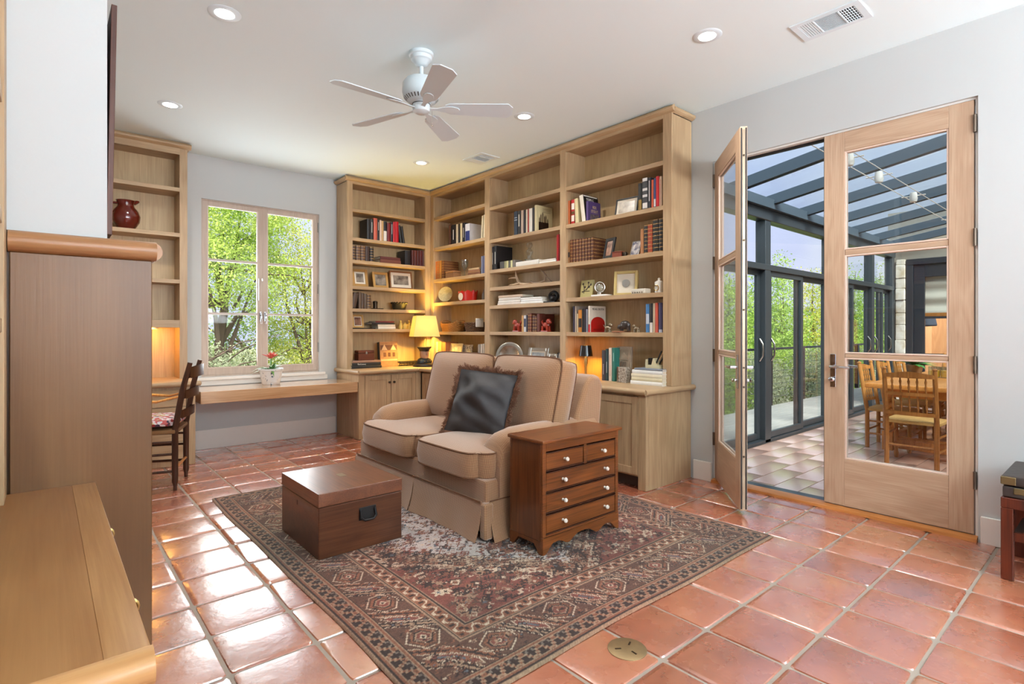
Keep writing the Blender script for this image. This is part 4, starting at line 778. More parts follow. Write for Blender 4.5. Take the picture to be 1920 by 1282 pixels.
# ------------------------------------------------------------------ pine chest of drawers beside the loveseat
dr = wthing('chest_of_drawers', 'small stained pine chest of drawers with white knobs beside loveseat', 'chest', (2.305, 2.2, .01)); a0, a1, f0, f1, zt = 1.99, 2.622, 2.06, 2.325, .60
MB().box(a0, a0 + .018, f0 + .018, f1 - .012, .08, zt).box(a1 - .018, a1, f0 + .018, f1 - .012, .08, zt).box(a0, a1, f1 - .012, f1, .08, zt).build('carcase', pinez, dr, bevel=.002)
MB().box(a0 - .016, a1 + .016, f0 - .02, f1 + .005, zt, zt + .02).build('top', pine, dr, bevel=.006, seg=2)
MB().box(a0, a0 + .026, f0, f0 + .018, .1, zt).box(a1 - .026, a1, f0, f0 + .018, .1, zt).box(a0 + .026, a1 - .026, f0, f0 + .018, zt - .045, zt).box(a0 + .026, a1 - .026, f0, f0 + .018, .1, .112).build('face_frame', pine, dr, bevel=.002)
zs = [.112, .222, .334, .446, .555]
def drawer(x0, x1, z0, z1, knobs):
    d = MB().box(x0 + .003, x1 - .003, f0 + .002, f1 - .03, z0 + .003, z1 - .003).build('drawer', pine, dr, bevel=.003)
    MB().box(x0, x1, f0 - .001, f0 + .006, z0 - .002, z0 + .003).box(x0, x1, f0 - .001, f0 + .006, z1 - .003, z1 + .002).build('cock_bead', pm('dark_bead', (60, 28, 14), .4), d)
    for kx in knobs: MB().lathe([(0, -.028), (.009, -.027), (.0125, -.02), (.009, -.012), (.006, -.006), (.008, .002)], (kx, f0, (z0 + z1) / 2), 12, 'y').build('knob', ceram, d)
for k in range(3): drawer(a0 + .026, a1 - .026, zs[k] + .005, zs[k + 1] - .005, (a0 + .155, a1 - .125))
xm = (a0 + a1) / 2 + .02; drawer(a0 + .026, xm - .012, zs[3] + .005, zs[4] - .008, ((a0 + xm) / 2 - .0,)); drawer(xm + .012, a1 - .026, zs[3] + .005, zs[4] - .008, ((a1 + xm) / 2,)); MB().box(xm - .012, xm + .012, f0, f0 + .018, zs[3], zs[4]).build('drawer_divider', pine, dr)
poly = []; nP = 40
for k in range(nP + 1):
    u = k / nP; c = abs(2 * u - 1); z = .012 if c > .93 else (.012 + .05 * min(1, (.93 - c) / .16)) if c > .66 else .062 + .0 - .034 * math.exp(-((c - .38) / .15) ** 2) + .012 * (1 - c); poly.append((a0 + (a1 - a0) * u, z))
MB().prism(poly + [(a1, .1), (a0, .1)], 'y', f0 - .002, f0 + .018).build('scalloped_apron', pine, dr)
for x in (a0, a1 - .018): MB().prism([(f0 + .018, .012), (f0 + .03, .012), (f0 + .07, .06), (f1 - .07, .06), (f1 - .03, .012), (f1, .012), (f1, .08), (f0 + .018, .08)], 'x', x, x + .018).build('bracket_foot', pinez, dr)
# ------------------------------------------------------------------ ladder back chair at the left desk
lc = thing('ladder_back_chair', 'dark ladder back chair with floral seat cushion at left desk', 'chair', (.8165, 4.937, 0), math.radians(-110)); W = .2
for s in (-1, 1):
    MB().tube([(s * W, 0, 0), (s * W, 0, .03), (s * W, 0, .06), (s * W, -.0, .45), (s * W * 1.02, .05, .75), (s * W * 1.03, .10, .955)], [.013, .013, .021, .022, .021, .017], 10).build('back_post', chairw, lc)
    MB().tube([(s * W * 1.15, -.40, 0), (s * W * 1.15, -.40, .06), (s * W * 1.15, -.4, .44)], [.013, .021, .021], 10).build('front_leg', chairw, lc)
    for z in (.14, .27, .36): MB().tube([(s * W, 0, z), (s * W * 1.15, -.4, z)], .010, 6).build('side_stretcher', chairw, lc)
    MB().tube([(s * W * 1.02, .03, .70), (s * W * 1.05, -.12, .665), (s * W * 1.2, -.3, .68), (s * W * 1.25, -.42, .66)], [.012, .014, .017, .014], 8, flat=.7).tube([(s * W * 1.15, -.40, .44), (s * W * 1.2, -.39, .66)], .012, 6).build('arm', honeyw, lc)
for z, h in ((.56, .055), (.71, .06), (.875, .08)):
    y = .02 + .12 * max(0, (z - .5)) * 1.7
    for dy in (0,): MB().grid(lambda u, v: (-W + 2 * W * u, y + .05 * (1 - (2 * u - 1) ** 2) - .008, z + h * (v - .5) + .02 * (1 - (2 * u - 1) ** 2) * (1 if v > .5 else .6)), 12, 1).grid(lambda u, v: (W - 2 * W * u, y + .05 * (1 - (2 * u - 1) ** 2) + .008, z + h * (v - .5) + .02 * (1 - (2 * u - 1) ** 2) * (1 if v > .5 else .6)), 12, 1).build('slat', chairw, lc)
MB().tube([(-W * 1.15, -.4, .2), (W * 1.15, -.4, .2)], .011, 6).build('front_stretcher', chairw, lc); MB().tube([(-W, 0, .16), (W, 0, .16)], .011, 6).build('rear_stretcher', honeyw, lc)
cm, _, _ = cushion_mb(.235, .215, .022, .6, 4, 8, .004); cm.xf(Matrix.Translation((0, -.2, .44))).build('rush_seat', pm('rush_dark', (120, 84, 48), .85, bump=.6, bscale=100), lc)
def floral():
    m, nt, b = new('floral_cloth'); tcn = N(nt, 'ShaderNodeTexCoord'); vo = N(nt, 'ShaderNodeTexVoronoi'); vo.inputs['Scale'].default_value = 38; nt.links.new(tcn.outputs['Object'], vo.inputs['Vector']); r = N(nt, 'ShaderNodeValToRGB'); nt.links.new(vo.outputs['Color'], r.inputs[0]); e = r.color_ramp.elements; r.color_ramp.interpolation = 'CONSTANT'
    e[0].position = 0; e[0].color = (*s2l((226, 216, 216)), 1); e[1].position = .85; e[1].color = (*s2l((70, 60, 80)), 1)
    for p, c in ((.3, (196, 96, 96)), (.5, (214, 206, 210)), (.65, (150, 46, 50)), (.75, (198, 176, 120))): q = e.new(p); q.color = (*s2l(c), 1)
    nt.links.new(r.outputs[0], b.inputs['Base Color']); b.inputs['Roughness'].default_value = .85; return m
cm, tp_, bt_ = cushion_mb(.23, .21, .04, .5, 3, 12, .01, .5); cm.xf(Matrix.Translation((0, -.2, .505))).build('seat_cushion', floral(), lc)
# ------------------------------------------------------------------ campaign stand with leather case by the right wall
stn = thing('wooden_stand', 'reddish wooden stand against right wall under the leather case', 'stand', (3.72, .2, 0))
for x in (-.215, .19):
    for y in (-.34, .20): MB().box(x, x + .05, y, y + .045, 0, .345).build('leg', redw, stn, bevel=.003)
MB().box(-.215, .24, -.34, .245, .345, .395).build('top_frame', redw, stn, bevel=.003)
for x in (-.2, .2): MB().box(x, x + .025, -.3, .21, .19, .23).build('rail', redw, stn)
MB().box(-.18, .21, -.3, .21, .2, .21).build('shelf', pm('dark_shelf', (40, 26, 20), .5), stn)
lea = pm('worn_leather', (52, 44, 40), .5, noise=.4, nscale=14, bump=.4, bscale=40)
cs = thing('leather_case', 'worn dark leather case with brass corners on wooden stand', 'case', (3.72, .2, .395)); MB().box(-.205, .23, -.33, .24, .001, .055).build('case_body', lea, cs, bevel=.008, seg=2); MB().box(-.21, .235, -.335, .245, .058, .105).build('case_lid', lea, cs, bevel=.01, seg=2)
for y in (-.336, .19): MB().box(-.212, -.16, y, y + .056, .062, .1).build('brass_corner', pm('aged_brass', (120, 104, 70), .45, metal=.7), cs, bevel=.003)
MB().box(-.209, -.2, .12, .2, .02, .05).build('brass_corner', pm('aged_brass', (120, 104, 70), .45, metal=.7), cs, bevel=.003)
# ------------------------------------------------------------------ bookcases, cabinets, worktops
FX, FY, CT = 3.72, 5.90, .76        # bookcase faces on the right and back walls, worktop height
def nose(mb, pts_xy, z0, z1, n_out, r=.022):
    pass
def crown_y(mb, x_face, y0, y1, z0=2.906, z1=2.962, out=-1):
    """half-round crown running along y, bulging from the face"""
    P = [(x_face, z0)] + [(x_face + out * .034 * math.sin(PI * k / 8) ** .7, z0 + (z1 - z0) * k / 8) for k in range(1, 8)] + [(x_face, z1)]
    mb.prism(P, 'y', y0, y1)
def crown_x(mb, y_face, x0, x1, z0=2.906, z1=2.962, out=-1):
    P = [(y_face, z0)] + [(y_face + out * .034 * math.sin(PI * k / 8) ** .7, z0 + (z1 - z0) * k / 8) for k in range(1, 8)] + [(y_face, z1)]
    mb.prism(P, 'x', x0, x1)
STR = [(2.40, 2.48), (3.54, 3.615), (4.694, 4.78), (5.83, 5.90)]
SH3 = [2.549, 2.193, 1.830, 1.503, 1.182]; SH2 = [2.555, 2.195, 1.862, 1.67, 1.471, 1.184]; SH1 = [2.615, 2.237, 1.838, 1.545, 1.182]; SHB = [2.599, 2.266, 2.006, 1.71, 1.45, 1.215]
rb = wthing('bookcase', 'long built in oak bookcase of three bays on right wall', 'bookcase', (3.87, 4.15, CT), 'built in bookcases')
for k, (a, b) in enumerate(STR):
    MB().box(FX, FX + .022, a, b, CT, 2.966).build('stile', oakz, rb, bevel=.0015)
    pa, pb = (a, b) if k else (a, a + .03)
    MB().box(FX + .022, 3.99, a if k in (1, 2) else (a if k == 0 else a), b if k else b, CT, 2.9).build('end_panel' if k in (0, 3) else 'partition', oakz, rb)
MB().box(FX, FX + .022, 2.48, 3.54, 2.879, 2.966).box(FX, FX + .022, 3.615, 4.694, 2.879, 2.966).box(FX, FX + .022, 4.78, 5.83, 2.879, 2.966).build('top_rail', oaky, rb)
cr_ = MB(); crown_y(cr_, FX, 2.372, 5.93); cr_.build('crown', oaky, rb, smooth=60)
ce = MB(); crown_x(ce, 2.40, FX - .0, 4.015); ce.build('crown', oakx, rb, smooth=60)
MB().box(FX + .02, 3.99, 2.42, 5.88, 2.885, 2.905).build('soffit', oaky, rb); MB().box(3.99, 4.012, 2.405, 5.9, CT, 2.9).build('back_panel', oakback, rb)
for (a, b), hs in (((2.48, 3.54), SH3), ((3.615, 4.694), SH2), ((4.78, 5.83), SH1)):
    for z in hs: MB().box(FX + .004, 3.99, a, b, z - .037, z).build('shelf', oaky, rb, bevel=.0015)
bbk = wthing('bookcase', 'tall single bay oak bookcase on back wall beside the window', 'bookcase', (3.16, 6.05, CT), 'built in bookcases')
for a, b in ((2.612, 2.68), (3.645, 3.72)): MB().box(a, b, FY, FY + .022, CT, 2.966).build('stile', oakz, bbk, bevel=.0015)
MB().box(2.612, 2.68, FY + .022, 6.19, CT, 2.9).build('end_panel', oakz, bbk); MB().box(3.645, 3.715, FY + .022, 6.17, CT, 2.9).build('end_panel', oakz, bbk)
MB().box(2.68, 3.645, FY, FY + .022, 2.879, 2.966).build('top_rail', oakx, bbk)
cr_ = MB(); crown_x(cr_, FY, 2.585, 3.72); cr_.build('crown', oakx, bbk, smooth=60); ce = MB(); crown_y(ce, 2.612, FY, 6.19); ce.build('crown', oaky, bbk, smooth=60)
MB().box(2.68, 3.645, FY + .02, 6.17, 2.885, 2.905).build('soffit', oakx, bbk); MB().box(2.68, 3.645, 6.17, 6.192, CT, 2.9).build('back_panel', oakback, bbk)
for z in SHB: MB().box(2.68, 3.645, FY + .004, 6.17, z - .037, z).build('shelf', oakx, bbk, bevel=.0015)
# worktop with bullnose front
T0 = .715
def bull(face, z0, z1, out):
    return [(face, z0)] + [(face + out * .02 * math.sin(PI * k / 8), z0 + (z1 - z0) * (1 - math.cos(PI * k / 8)) / 2) for k in range(1, 8)] + [(face, z1)]
wt = wthing('worktop', 'pale oak L shaped worktop under the bookcases', 'worktop', (3.6, 4.3, T0))
MB().box(2.60, 4.015, 5.575, 6.195, T0, CT).box(3.365, 4.015, 2.385, 5.575, T0, CT).build('slab', oaky, wt)
nm = MB(); nm.prism(bull(3.365, T0, CT, -1), 'y', 2.385, 5.575); nm.build('front_nosing', oaky, wt, smooth=60); nm = MB(); nm.prism(bull(5.575, T0, CT, -1), 'x', 2.6, 3.365); nm.build('front_nosing', oakx, wt, smooth=60)
nm = MB(); nm.prism(bull(2.385, T0, CT, -1), 'x', 3.35, 4.015); nm.build('end_nosing', oakx, wt, smooth=60); nm = MB(); nm.prism(bull(2.60, T0, CT, -1), 'y', 5.56, 6.195); nm.build('end_nosing', oaky, wt, smooth=60)
def shaker(parent, frame, u0, u1, z0, z1, knob_u):
    """framed cabinet door; frame maps (u along the face, v into the cabinet, z)"""
    def bx(mb, a, b, c, d, e, f): p, q = frame(a, c), frame(b, d); return mb.box(p[0], q[0], p[1], q[1], e, f)
    m = MB(); r = .055; bx(m, u0, u0 + r, -.018, 0, z0, z1); bx(m, u1 - r, u1, -.018, 0, z0, z1); bx(m, u0 + r, u1 - r, -.018, 0, z1 - r, z1); bx(m, u0 + r, u1 - r, -.018, 0, z0, z0 + r)
    d = m.build('door', oakz, parent, bevel=.0015); bx(MB(), u0 + r, u1 - r, -.009, 0, z0 + r, z1 - r).build('door_panel', oakz, d)
    if knob_u is not None:
        c = frame(knob_u, -.018); o = Vector(frame(knob_u, -.045)) - Vector(c); p = Vector((*c, z1 - .085)); o3 = Vector((o.x, o.y, 0)); MB().tube([p, p + o3 * .35, p + o3 * .5, p + o3 * .9, p + o3], [.007, .006, .012, .0135, .006], 10).build('knob', bronze, d)
def base(label, frame, u0, u1, dep, doors, end0=None, end1=None):
    p = frame((u0 + u1) / 2, dep / 2); t = wthing('base_cabinet', label, 'cabinet', (p[0], p[1], 0), 'built in base cabinets')
    def bx(mb, a, b, c, d, e, f): q, s = frame(a, c), frame(b, d); return mb.box(q[0], s[0], q[1], s[1], e, f)
    m = MB(); bx(m, u0 + (.021 if end0 else 0), u1 - (.021 if end1 else 0), .004, dep, .09, T0 - .001); m.build('body', oakz, t); bx(MB(), u0 + .021, u1 - .021, .06, .08, 0, .09).build('toe_kick', pm('toe_kick', (70, 52, 40), .7), t)
    e0 = u0 + .07 if end0 else u0; e1 = u1 - .07 if end1 else u1
    if end0: bx(MB(), u0, u0 + .07, -.018, .02, 0, T0 - .001).build('stile', oakz, t, bevel=.002); bx(MB(), u0, u0 + .02, .02, dep, 0, T0 - .001).build('end_panel', oakz, t)
    if end1: bx(MB(), u1 - .07, u1, -.018, .02, 0, T0 - .001).build('stile', oakz, t, bevel=.002); bx(MB(), u1 - .02, u1, .02, dep, 0, T0 - .001).build('end_panel', oakz, t)
    w_ = (e1 - e0) / doors
    for k in range(doors): shaker(t, frame, e0 + w_ * k + .003, e0 + w_ * (k + 1) - .003, .105, T0 - .02, e0 + w_ * (k + 1) - .03 if k % 2 == 0 else e0 + w_ * k + .03)
    return t
fB = lambda u, v: (u, 5.615 + v); fR = lambda u, v: (3.405 + v, -u)
base('oak base cabinet with two framed doors beside the window desk', fB, 2.612, 3.40, .57, 2, end0=True, end1=True)
base('oak base cabinet under the corner bay behind the loveseat', fR, -5.56, -4.74, .6, 2); base('oak base cabinet under the middle bay behind the loveseat', fR, -4.735, -3.58, .6, 2); base('oak base cabinet under the bay nearest the garden doors', fR, -3.575, -2.405, .6, 2, end1=True)
# window desk
wd = wthing('window_desk', 'thick oak desk slab spanning below the casement window', 'desk', (1.82, 5.9, .523)); MB().box(1.085, 2.608, 5.61, 6.155, .523, .634).build('slab', wood('desk_oak', (206, 166, 124), (172, 126, 84), 'x', rough=.22, coat=1.0, crgh=.15, cior=1.9), wd, bevel=.003)
# left unit on the back wall
lb = wthing('bookcase', 'oak bookcase with lit niche left of the casement window', 'bookcase', (.3, 6.05, .74), 'built in bookcases'); LZ = .745
for a, b in ((-.395, -.33), (.967, 1.03)): MB().box(a, b, FY, FY + .022, LZ, 2.966).build('stile', oakz, lb); MB().box(a, b, FY + .022, 6.19, LZ, 2.9).build('end_panel', oakz, lb)
MB().box(-.33, .967, FY, FY + .022, 2.848, 2.966).build('top_rail', oakx, lb); cr_ = MB(); crown_x(cr_, FY, -.395, 1.06); cr_.build('crown', oakx, lb, smooth=60); ce = MB(); crown_y(ce, 1.03, FY - .0, 6.19, out=1); ce.build('crown', oaky, lb, smooth=60)
MB().box(-.33, .967, FY + .02, 6.17, 2.86, 2.9).build('soffit', oakx, lb); MB().box(-.33, .967, 6.17, 6.192, LZ, 2.9).build('back_panel', oakback, lb)
for z in (2.538, 2.112, 1.676): MB().box(-.33, .967, FY + .004, 6.17, z - .037, z).build('shelf', oakx, lb, bevel=.0015)
MB().box(-.33, .967, FY, 6.17, 1.225, 1.295).build('valance_shelf', oakx, lb, bevel=.0015)
ul = thing('puck_light', 'warm puck light hidden under the left bookcase niche', 'lamp', (.78, 6.04, 1.225)); MB().lathe([(0, 0), (.035, 0), (.035, -.012), (.03, -.014), (0, -.014)], (0, 0, 0), 16).build('housing', whitem, ul); MB().lathe([(0, -.0145), (.026, -.0145), (.026, -.016), (0, -.016)], (0, 0, 0), 16).build('lens', pm('warm_lens', (255, 190, 90), .5, emit=(255, 180, 80), estr=3), ul)
light('puck_glow', 'POINT', (.72, 5.99, 1.17), 3.2, (1, .50, .10), shadow_soft_size=.03)
lt = wthing('worktop', 'oak worktop of the left desk beside the ladder back chair', 'worktop', (.3, 5.85, .70)); MB().box(-.395, 1.06, 5.55, 6.195, .70, LZ).build('slab', oakx, lt); nm = MB(); nm.prism(bull(5.55, .70, LZ, -1), 'x', -.395, 1.07); nm.build('front_nosing', oakx, lt, smooth=60); nm = MB(); nm.prism(bull(1.06, .70, LZ, 1), 'y', 5.54, 6.195); nm.build('end_nosing', oaky, lt, smooth=60)
lk = wthing('base_cabinet', 'oak drawer cabinet under the left desk behind ladder back chair', 'cabinet', (.3, 5.9, 0), 'built in base cabinets'); MB().box(-.39, 1.03, 5.585, 6.19, .0, .699).build('body', oakz, lk); MB().box(.965, 1.035, 5.565, 5.585, 0, .699).build('stile', oakz, lk, bevel=.002)
for k in range(4):
    d = MB().box(.3, .962, 5.567, 5.584, .06 + k * .155, .06 + k * .155 + .148).build('drawer_front', oakx, lk, bevel=.003); MB().ball((.63, 5.555, .135 + k * .155), .013).build('knob', bronze, d)
# near left units: low cabinet with counter, bookcase over it, tall cabinet
YP = 1.985
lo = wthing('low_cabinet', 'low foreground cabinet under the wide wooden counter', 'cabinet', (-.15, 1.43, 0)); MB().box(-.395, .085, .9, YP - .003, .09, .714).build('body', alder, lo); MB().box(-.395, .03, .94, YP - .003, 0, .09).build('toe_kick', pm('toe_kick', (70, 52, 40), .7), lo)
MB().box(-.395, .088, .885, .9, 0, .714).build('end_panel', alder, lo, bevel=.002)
for k, (a, b, ky) in enumerate(((.91, 1.44, 1.387), (1.445, 1.978, 1.925))):
    d = MB().box(.085, .103, a, b, .1, .705).build('door', alder, lo, bevel=.002)
    MB().tube([(.103, ky, .62), (.115, ky, .62), (.122, ky, .62)], [.007, .006, .006], 8).tube([(.135 + .016 * math.cos(a_), ky, .618 + .016 * math.sin(a_)) for a_ in [2 * PI * q / 14 for q in range(14)]], .0042, 6, True).build('ring_pull', brass, d)
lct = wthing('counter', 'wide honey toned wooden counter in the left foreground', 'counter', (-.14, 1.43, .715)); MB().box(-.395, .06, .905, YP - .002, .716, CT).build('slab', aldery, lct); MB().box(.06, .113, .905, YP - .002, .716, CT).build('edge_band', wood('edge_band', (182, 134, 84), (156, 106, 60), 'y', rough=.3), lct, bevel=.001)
nm = MB(); nm.prism([(.905, .708)] + [(.905 - .03 * math.sin(PI * k / 10), .708 + (CT - .708) * (1 - math.cos(PI * k / 10)) / 2) for k in range(1, 10)] + [(.905, CT)], 'x', -.395, .116); nm.build('end_nosing', wood('nosing', (198, 150, 98), (170, 118, 70), 'x', rough=.3), lct, smooth=60)
nb = wthing('bookcase', 'bookcase edge at the far left border above the counter', 'bookcase', (-.23, 1.43, CT), 'built in bookcases')
MB().box(-.097, -.075, 1.862, 1.975, CT, 2.966).build('stile', oakz, nb, bevel=.002); MB().box(-.395, -.097, 1.94, 1.975, CT, 2.966).build('end_panel', oakz, nb); MB().box(-.395, -.075, .9, .925, CT, 2.966).build('end_panel', oakz, nb); MB().box(-.395, -.385, .925, 1.94, CT, 2.966).build('back_panel', oakback, nb); MB().box(-.385, -.075, .925, 1.94, 2.87, 2.966).build('top_rail', oaky, nb)
for z in (1.23, 1.503, 1.805, 2.2, 2.55): MB().box(-.385, -.079, .925, 1.94, z - .035, z).build('shelf', oaky, nb, bevel=.0015)
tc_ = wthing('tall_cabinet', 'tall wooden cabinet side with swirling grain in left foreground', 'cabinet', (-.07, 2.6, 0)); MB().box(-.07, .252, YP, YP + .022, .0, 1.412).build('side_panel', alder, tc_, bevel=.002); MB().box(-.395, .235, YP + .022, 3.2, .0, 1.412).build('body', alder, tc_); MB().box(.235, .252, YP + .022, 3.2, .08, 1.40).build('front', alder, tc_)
MB().box(-.073, .25, YP - .0, 3.22, 1.412, 1.47).build('cap', aldery, tc_)
nm = MB(); nm.prism([(YP, 1.412)] + [(YP - .03 * math.sin(PI * k / 10), 1.412 + .058 * (1 - math.cos(PI * k / 10)) / 2) for k in range(1, 10)] + [(YP, 1.47)], 'x', -.073, .262); nm.build('cap_nosing', wood('capnose', (170, 122, 82), (140, 94, 58), 'x', rough=.3), tc_, smooth=60)
nm = MB(); nm.prism([(.25, 1.412)] + [(.25 + .03 * math.sin(PI * k / 10), 1.412 + .058 * (1 - math.cos(PI * k / 10)) / 2) for k in range(1, 10)] + [(.25, 1.47)], 'y', YP, 3.22); nm.build('cap_nosing', aldery, tc_, smooth=60)
struct('wall_chimney', MB().box(XL, .142, YP + .012, 3.2, 1.471, ZC), wallm, smooth=0)
pf = thing('framed_picture', 'brown framed picture seen edge on, hung on the white chimney breast', 'picture', (.1435, 2.5, 1.49)); pfm = MB().box(0, .014, -.46, .46, 0, .70).build('frame', brownw, pf, bevel=.001); MB().box(.0141, .0145, -.41, .41, .05, .65).build('canvas', pm('canvas_dark', (96, 80, 66), .6, noise=.4, nscale=6), pf); pf.rotation_euler = (0, math.radians(1.0), 0)
# ------------------------------------------------------------------ ceiling fan, can lights, vents
fan = thing('ceiling_fan', 'white five blade ceiling fan with pull chain', 'fan', (1.826, 3.004, ZC - .0015))
MB().lathe([(.0, -.085), (.022, -.085), (.04, -.075), (.05, -.055), (.066, -.045), (.07, -.025), (.078, -.02), (.078, 0)], (0, 0, 0), 28).build('canopy', fanm, fan); MB().lathe([(.0135, -.08), (.0135, -.17)], (0, 0, 0), 12).build('downrod', fanm, fan)
MB().lathe([(.03, -.16), (.06, -.165), (.10, -.175), (.118, -.20), (.12, -.255), (.112, -.285), (.085, -.31), (.062, -.318), (.0, -.318)], (0, 0, 0), 36).build('motor_housing', fanm, fan)
sl = MB()
for k in range(30):
    a = 2 * PI * k / 30; M = Matrix.Rotation(a, 4, 'Z'); q = MB().add([(.090, -.003, -.3075), (.109, -.004, -.2895), (.109, .004, -.2895), (.090, .003, -.3075)], [(0, 1, 2, 3)]).xf(M); sl.add(q.v, q.f)
sl.build('vent_slots', pm('slot_dark', (70, 66, 62), .8), fan); MB().lathe([(.0, -.385), (.03, -.385), (.052, -.372), (.056, -.35), (.056, -.322), (.062, -.318)], (0, 0, 0), 28).build('switch_housing', fanm, fan); MB().lathe([(.057, -.33), (.0585, -.33), (.0585, -.326), (.057, -.326)], (0, 0, 0), 28).build('trim_ring', pm('slot_dark', (70, 66, 62), .8), fan)
blm = pm('blade_white', (210, 222, 227), .5)
for k in range(5):
    a = math.radians(36 + 72 * k); M = Matrix.Rotation(a, 4, 'Z'); n = 14; P = []
    for i in range(n + 1): u = i / n; x = .155 + .43 * u; hw = .052 + .02 * u; hw *= math.sqrt(max(.02, 1 - max(0, (u - .93) / .07) ** 2 * .75)) * (1 if u > .06 else .72 + 4.6 * u); P.append((x, hw))
    poly = P + [(x, -h) for x, h in reversed(P)]; Mt = M @ Matrix.Translation((0, 0, -.348)) @ Matrix.Rotation(math.radians(-13), 4, 'X')
    bl = MB().prism(poly, 'z', -.003, .003).xf(Mt).build('blade', blm, fan); MB().prism([(.045, -.014), (.10, -.012), (.16, -.03), (.20, -.033), (.235, -.02), (.245, 0), (.235, .02), (.20, .033), (.16, .03), (.10, .012), (.045, .014)], 'z', -.009, -.004).xf(Mt).build('blade_iron', fanm, bl, bevel=.001)
MB().tube([(.05, -.03, -.35), (.058, -.036, -.36), (.058, -.036, -.45)], .0016, 5).ball((.058, -.036, -.455), .006).build('pull_chain', silver, fan)
canlens = pm('can_lens', (255, 250, 240), .4, emit=(255, 248, 236), estr=5.0)
for (px, py), lab in (((421, 25), 'recessed ceiling light nearest the camera on the left'), ((319, 196), 'recessed ceiling light above the left bookcase'), ((983, 218), 'recessed ceiling light just right of the fan'), ((790, 305), 'recessed ceiling light nearest the bookcase corner'), ((1326, 67), 'recessed ceiling light between bookcase and ceiling vent')):
    c = atz(px, py, ZC); t = thing('recessed_light', lab, 'ceiling light', (c.x, c.y, ZC), 0, 'recessed ceiling lights')
    MB().lathe([(.058, -.0045), (.078, -.004), (.085, -.0005), (.085, 0), (.058, 0)], (0, 0, 0), 28).build('trim_ring', ceiltrim, t); MB().lathe([(0, -.006), (.05, -.006), (.053, -.001), (0, -.001)], (0, 0, 0), 24).build('lens', canlens, t); MB().lathe([(.053, -.0035), (.058, -.0035), (.058, -.0005), (.053, -.0005)], (0, 0, 0), 24).build('gap', pm('gap_dark', (60, 52, 46), .8), t)
    light('can_glow', 'SPOT', (c.x, c.y, ZC - .02), 45, (1, .97, .92), spot_size=math.radians(150), spot_blend=.9, shadow_soft_size=.06)
def vent(label, y0, y1):
    x0, x1 = 3.29, 3.53; t = wthing('ceiling_vent', label, 'vent', ((x0 + x1) / 2, (y0 + y1) / 2, ZC), 'ceiling vents'); r = .035; z0 = ZC - .006; L = y1 - y0 - 2 * r
    MB().box(x0, x0 + r, y0, y1, z0, ZC - .0005).box(x1 - r, x1, y0, y1, z0, ZC - .0005).box(x0 + r, x1 - r, y0, y0 + r, z0, ZC - .0005).box(x0 + r, x1 - r, y1 - r, y1, z0, ZC - .0005).box(x0 + r, x1 - r, y0 + r + L * .26, y0 + r + L * .29, z0, ZC - .0005).box(x0 + r, x1 - r, y0 + r + L * .71, y0 + r + L * .74, z0, ZC - .0005).build('frame', ceiltrim, t, bevel=.001)
    MB().box(x0 + r, x1 - r, y0 + r, y1 - r, ZC - .0012, ZC - .0004).build('duct_shade', pm('duct_shade_dark', (20, 17, 15), .9), t)  # flat near-black sheet on the ceiling, painted in place of the duct's shade
    for (a, b, lng) in ((0, .26, 0), (.29, .71, 1), (.74, 1, 2)):
        m = MB(); ya, yb = y0 + r + L * a, y0 + r + L * b
        if lng == 1:
            for k in range(14): q = x0 + r + (x1 - x0 - 2 * r) * (k + .3) / 14; m.box(q, q + .003, ya, yb, z0 + .001, ZC - .001)
        elif lng == 0:
            for k in range(6): q = ya + (yb - ya) * (k + .2) / 6; m.box(x0 + r, x1 - r, q, q + .0025, z0 + .001, ZC - .001)
            for k in range(6): q = x0 + r + (x1 - x0 - 2 * r) * (k + .2) / 6; m.box(q, q + .004, ya, yb, z0 + .0015, ZC - .001)
        else:
            for k in range(6): q = ya + (yb - ya) * (k + .15) / 6; m.box(x0 + r, x1 - r, q, q + .009, z0 + .001, ZC - .001)
        m.build('louvers', ceiltrim, t)
vent('white ceiling vent nearest the garden doors', .985, 1.342); vent('white ceiling vent above the middle bookcase bay', 4.285, 4.60)
# ------------------------------------------------------------------ books and objects on the shelves
zA = lambda x, y: (620 + x / 3.373, 320 + y / 3.373)
zB = lambda x, y: (900 + x / 3.5625, 330 + y / 3.5625)
zC_ = lambda x, y: (1040 + x / 5.827, 300 + y / 5.827)
zD = lambda x, y: (1040 + x / 5.342, 500 + y / 5.342)
ORD = 'first second third fourth fifth sixth seventh eighth ninth tenth eleventh twelfth thirteenth fourteenth fifteenth'.split()
class Wall:
    """a run of shelves: s grows to the viewer's right, depth v goes into the shelf"""
    def __init__(s, kind): s.k = kind; s.rot = 0 if kind == 'B' else -PI / 2
    def at(s, px, py, v): return aty(px, py, FY + v) if s.k == 'B' else atx(px, py, FX + v)
    def s(s, px, v=.04): p = s.at(px, 600, v); return p.x if s.k == 'B' else -p.y
    def z(s, px, py, v=.04): return s.at(px, py, v).z
    def loc(s, a, v, z): return (a, FY + v, z) if s.k == 'B' else (FX + v, -a, z)
WB, WR = Wall('B'), Wall('R')
def cloth(rgb): return pm('cover_%d_%d_%d' % rgb, rgb, .5, noise=.12, nscale=25)
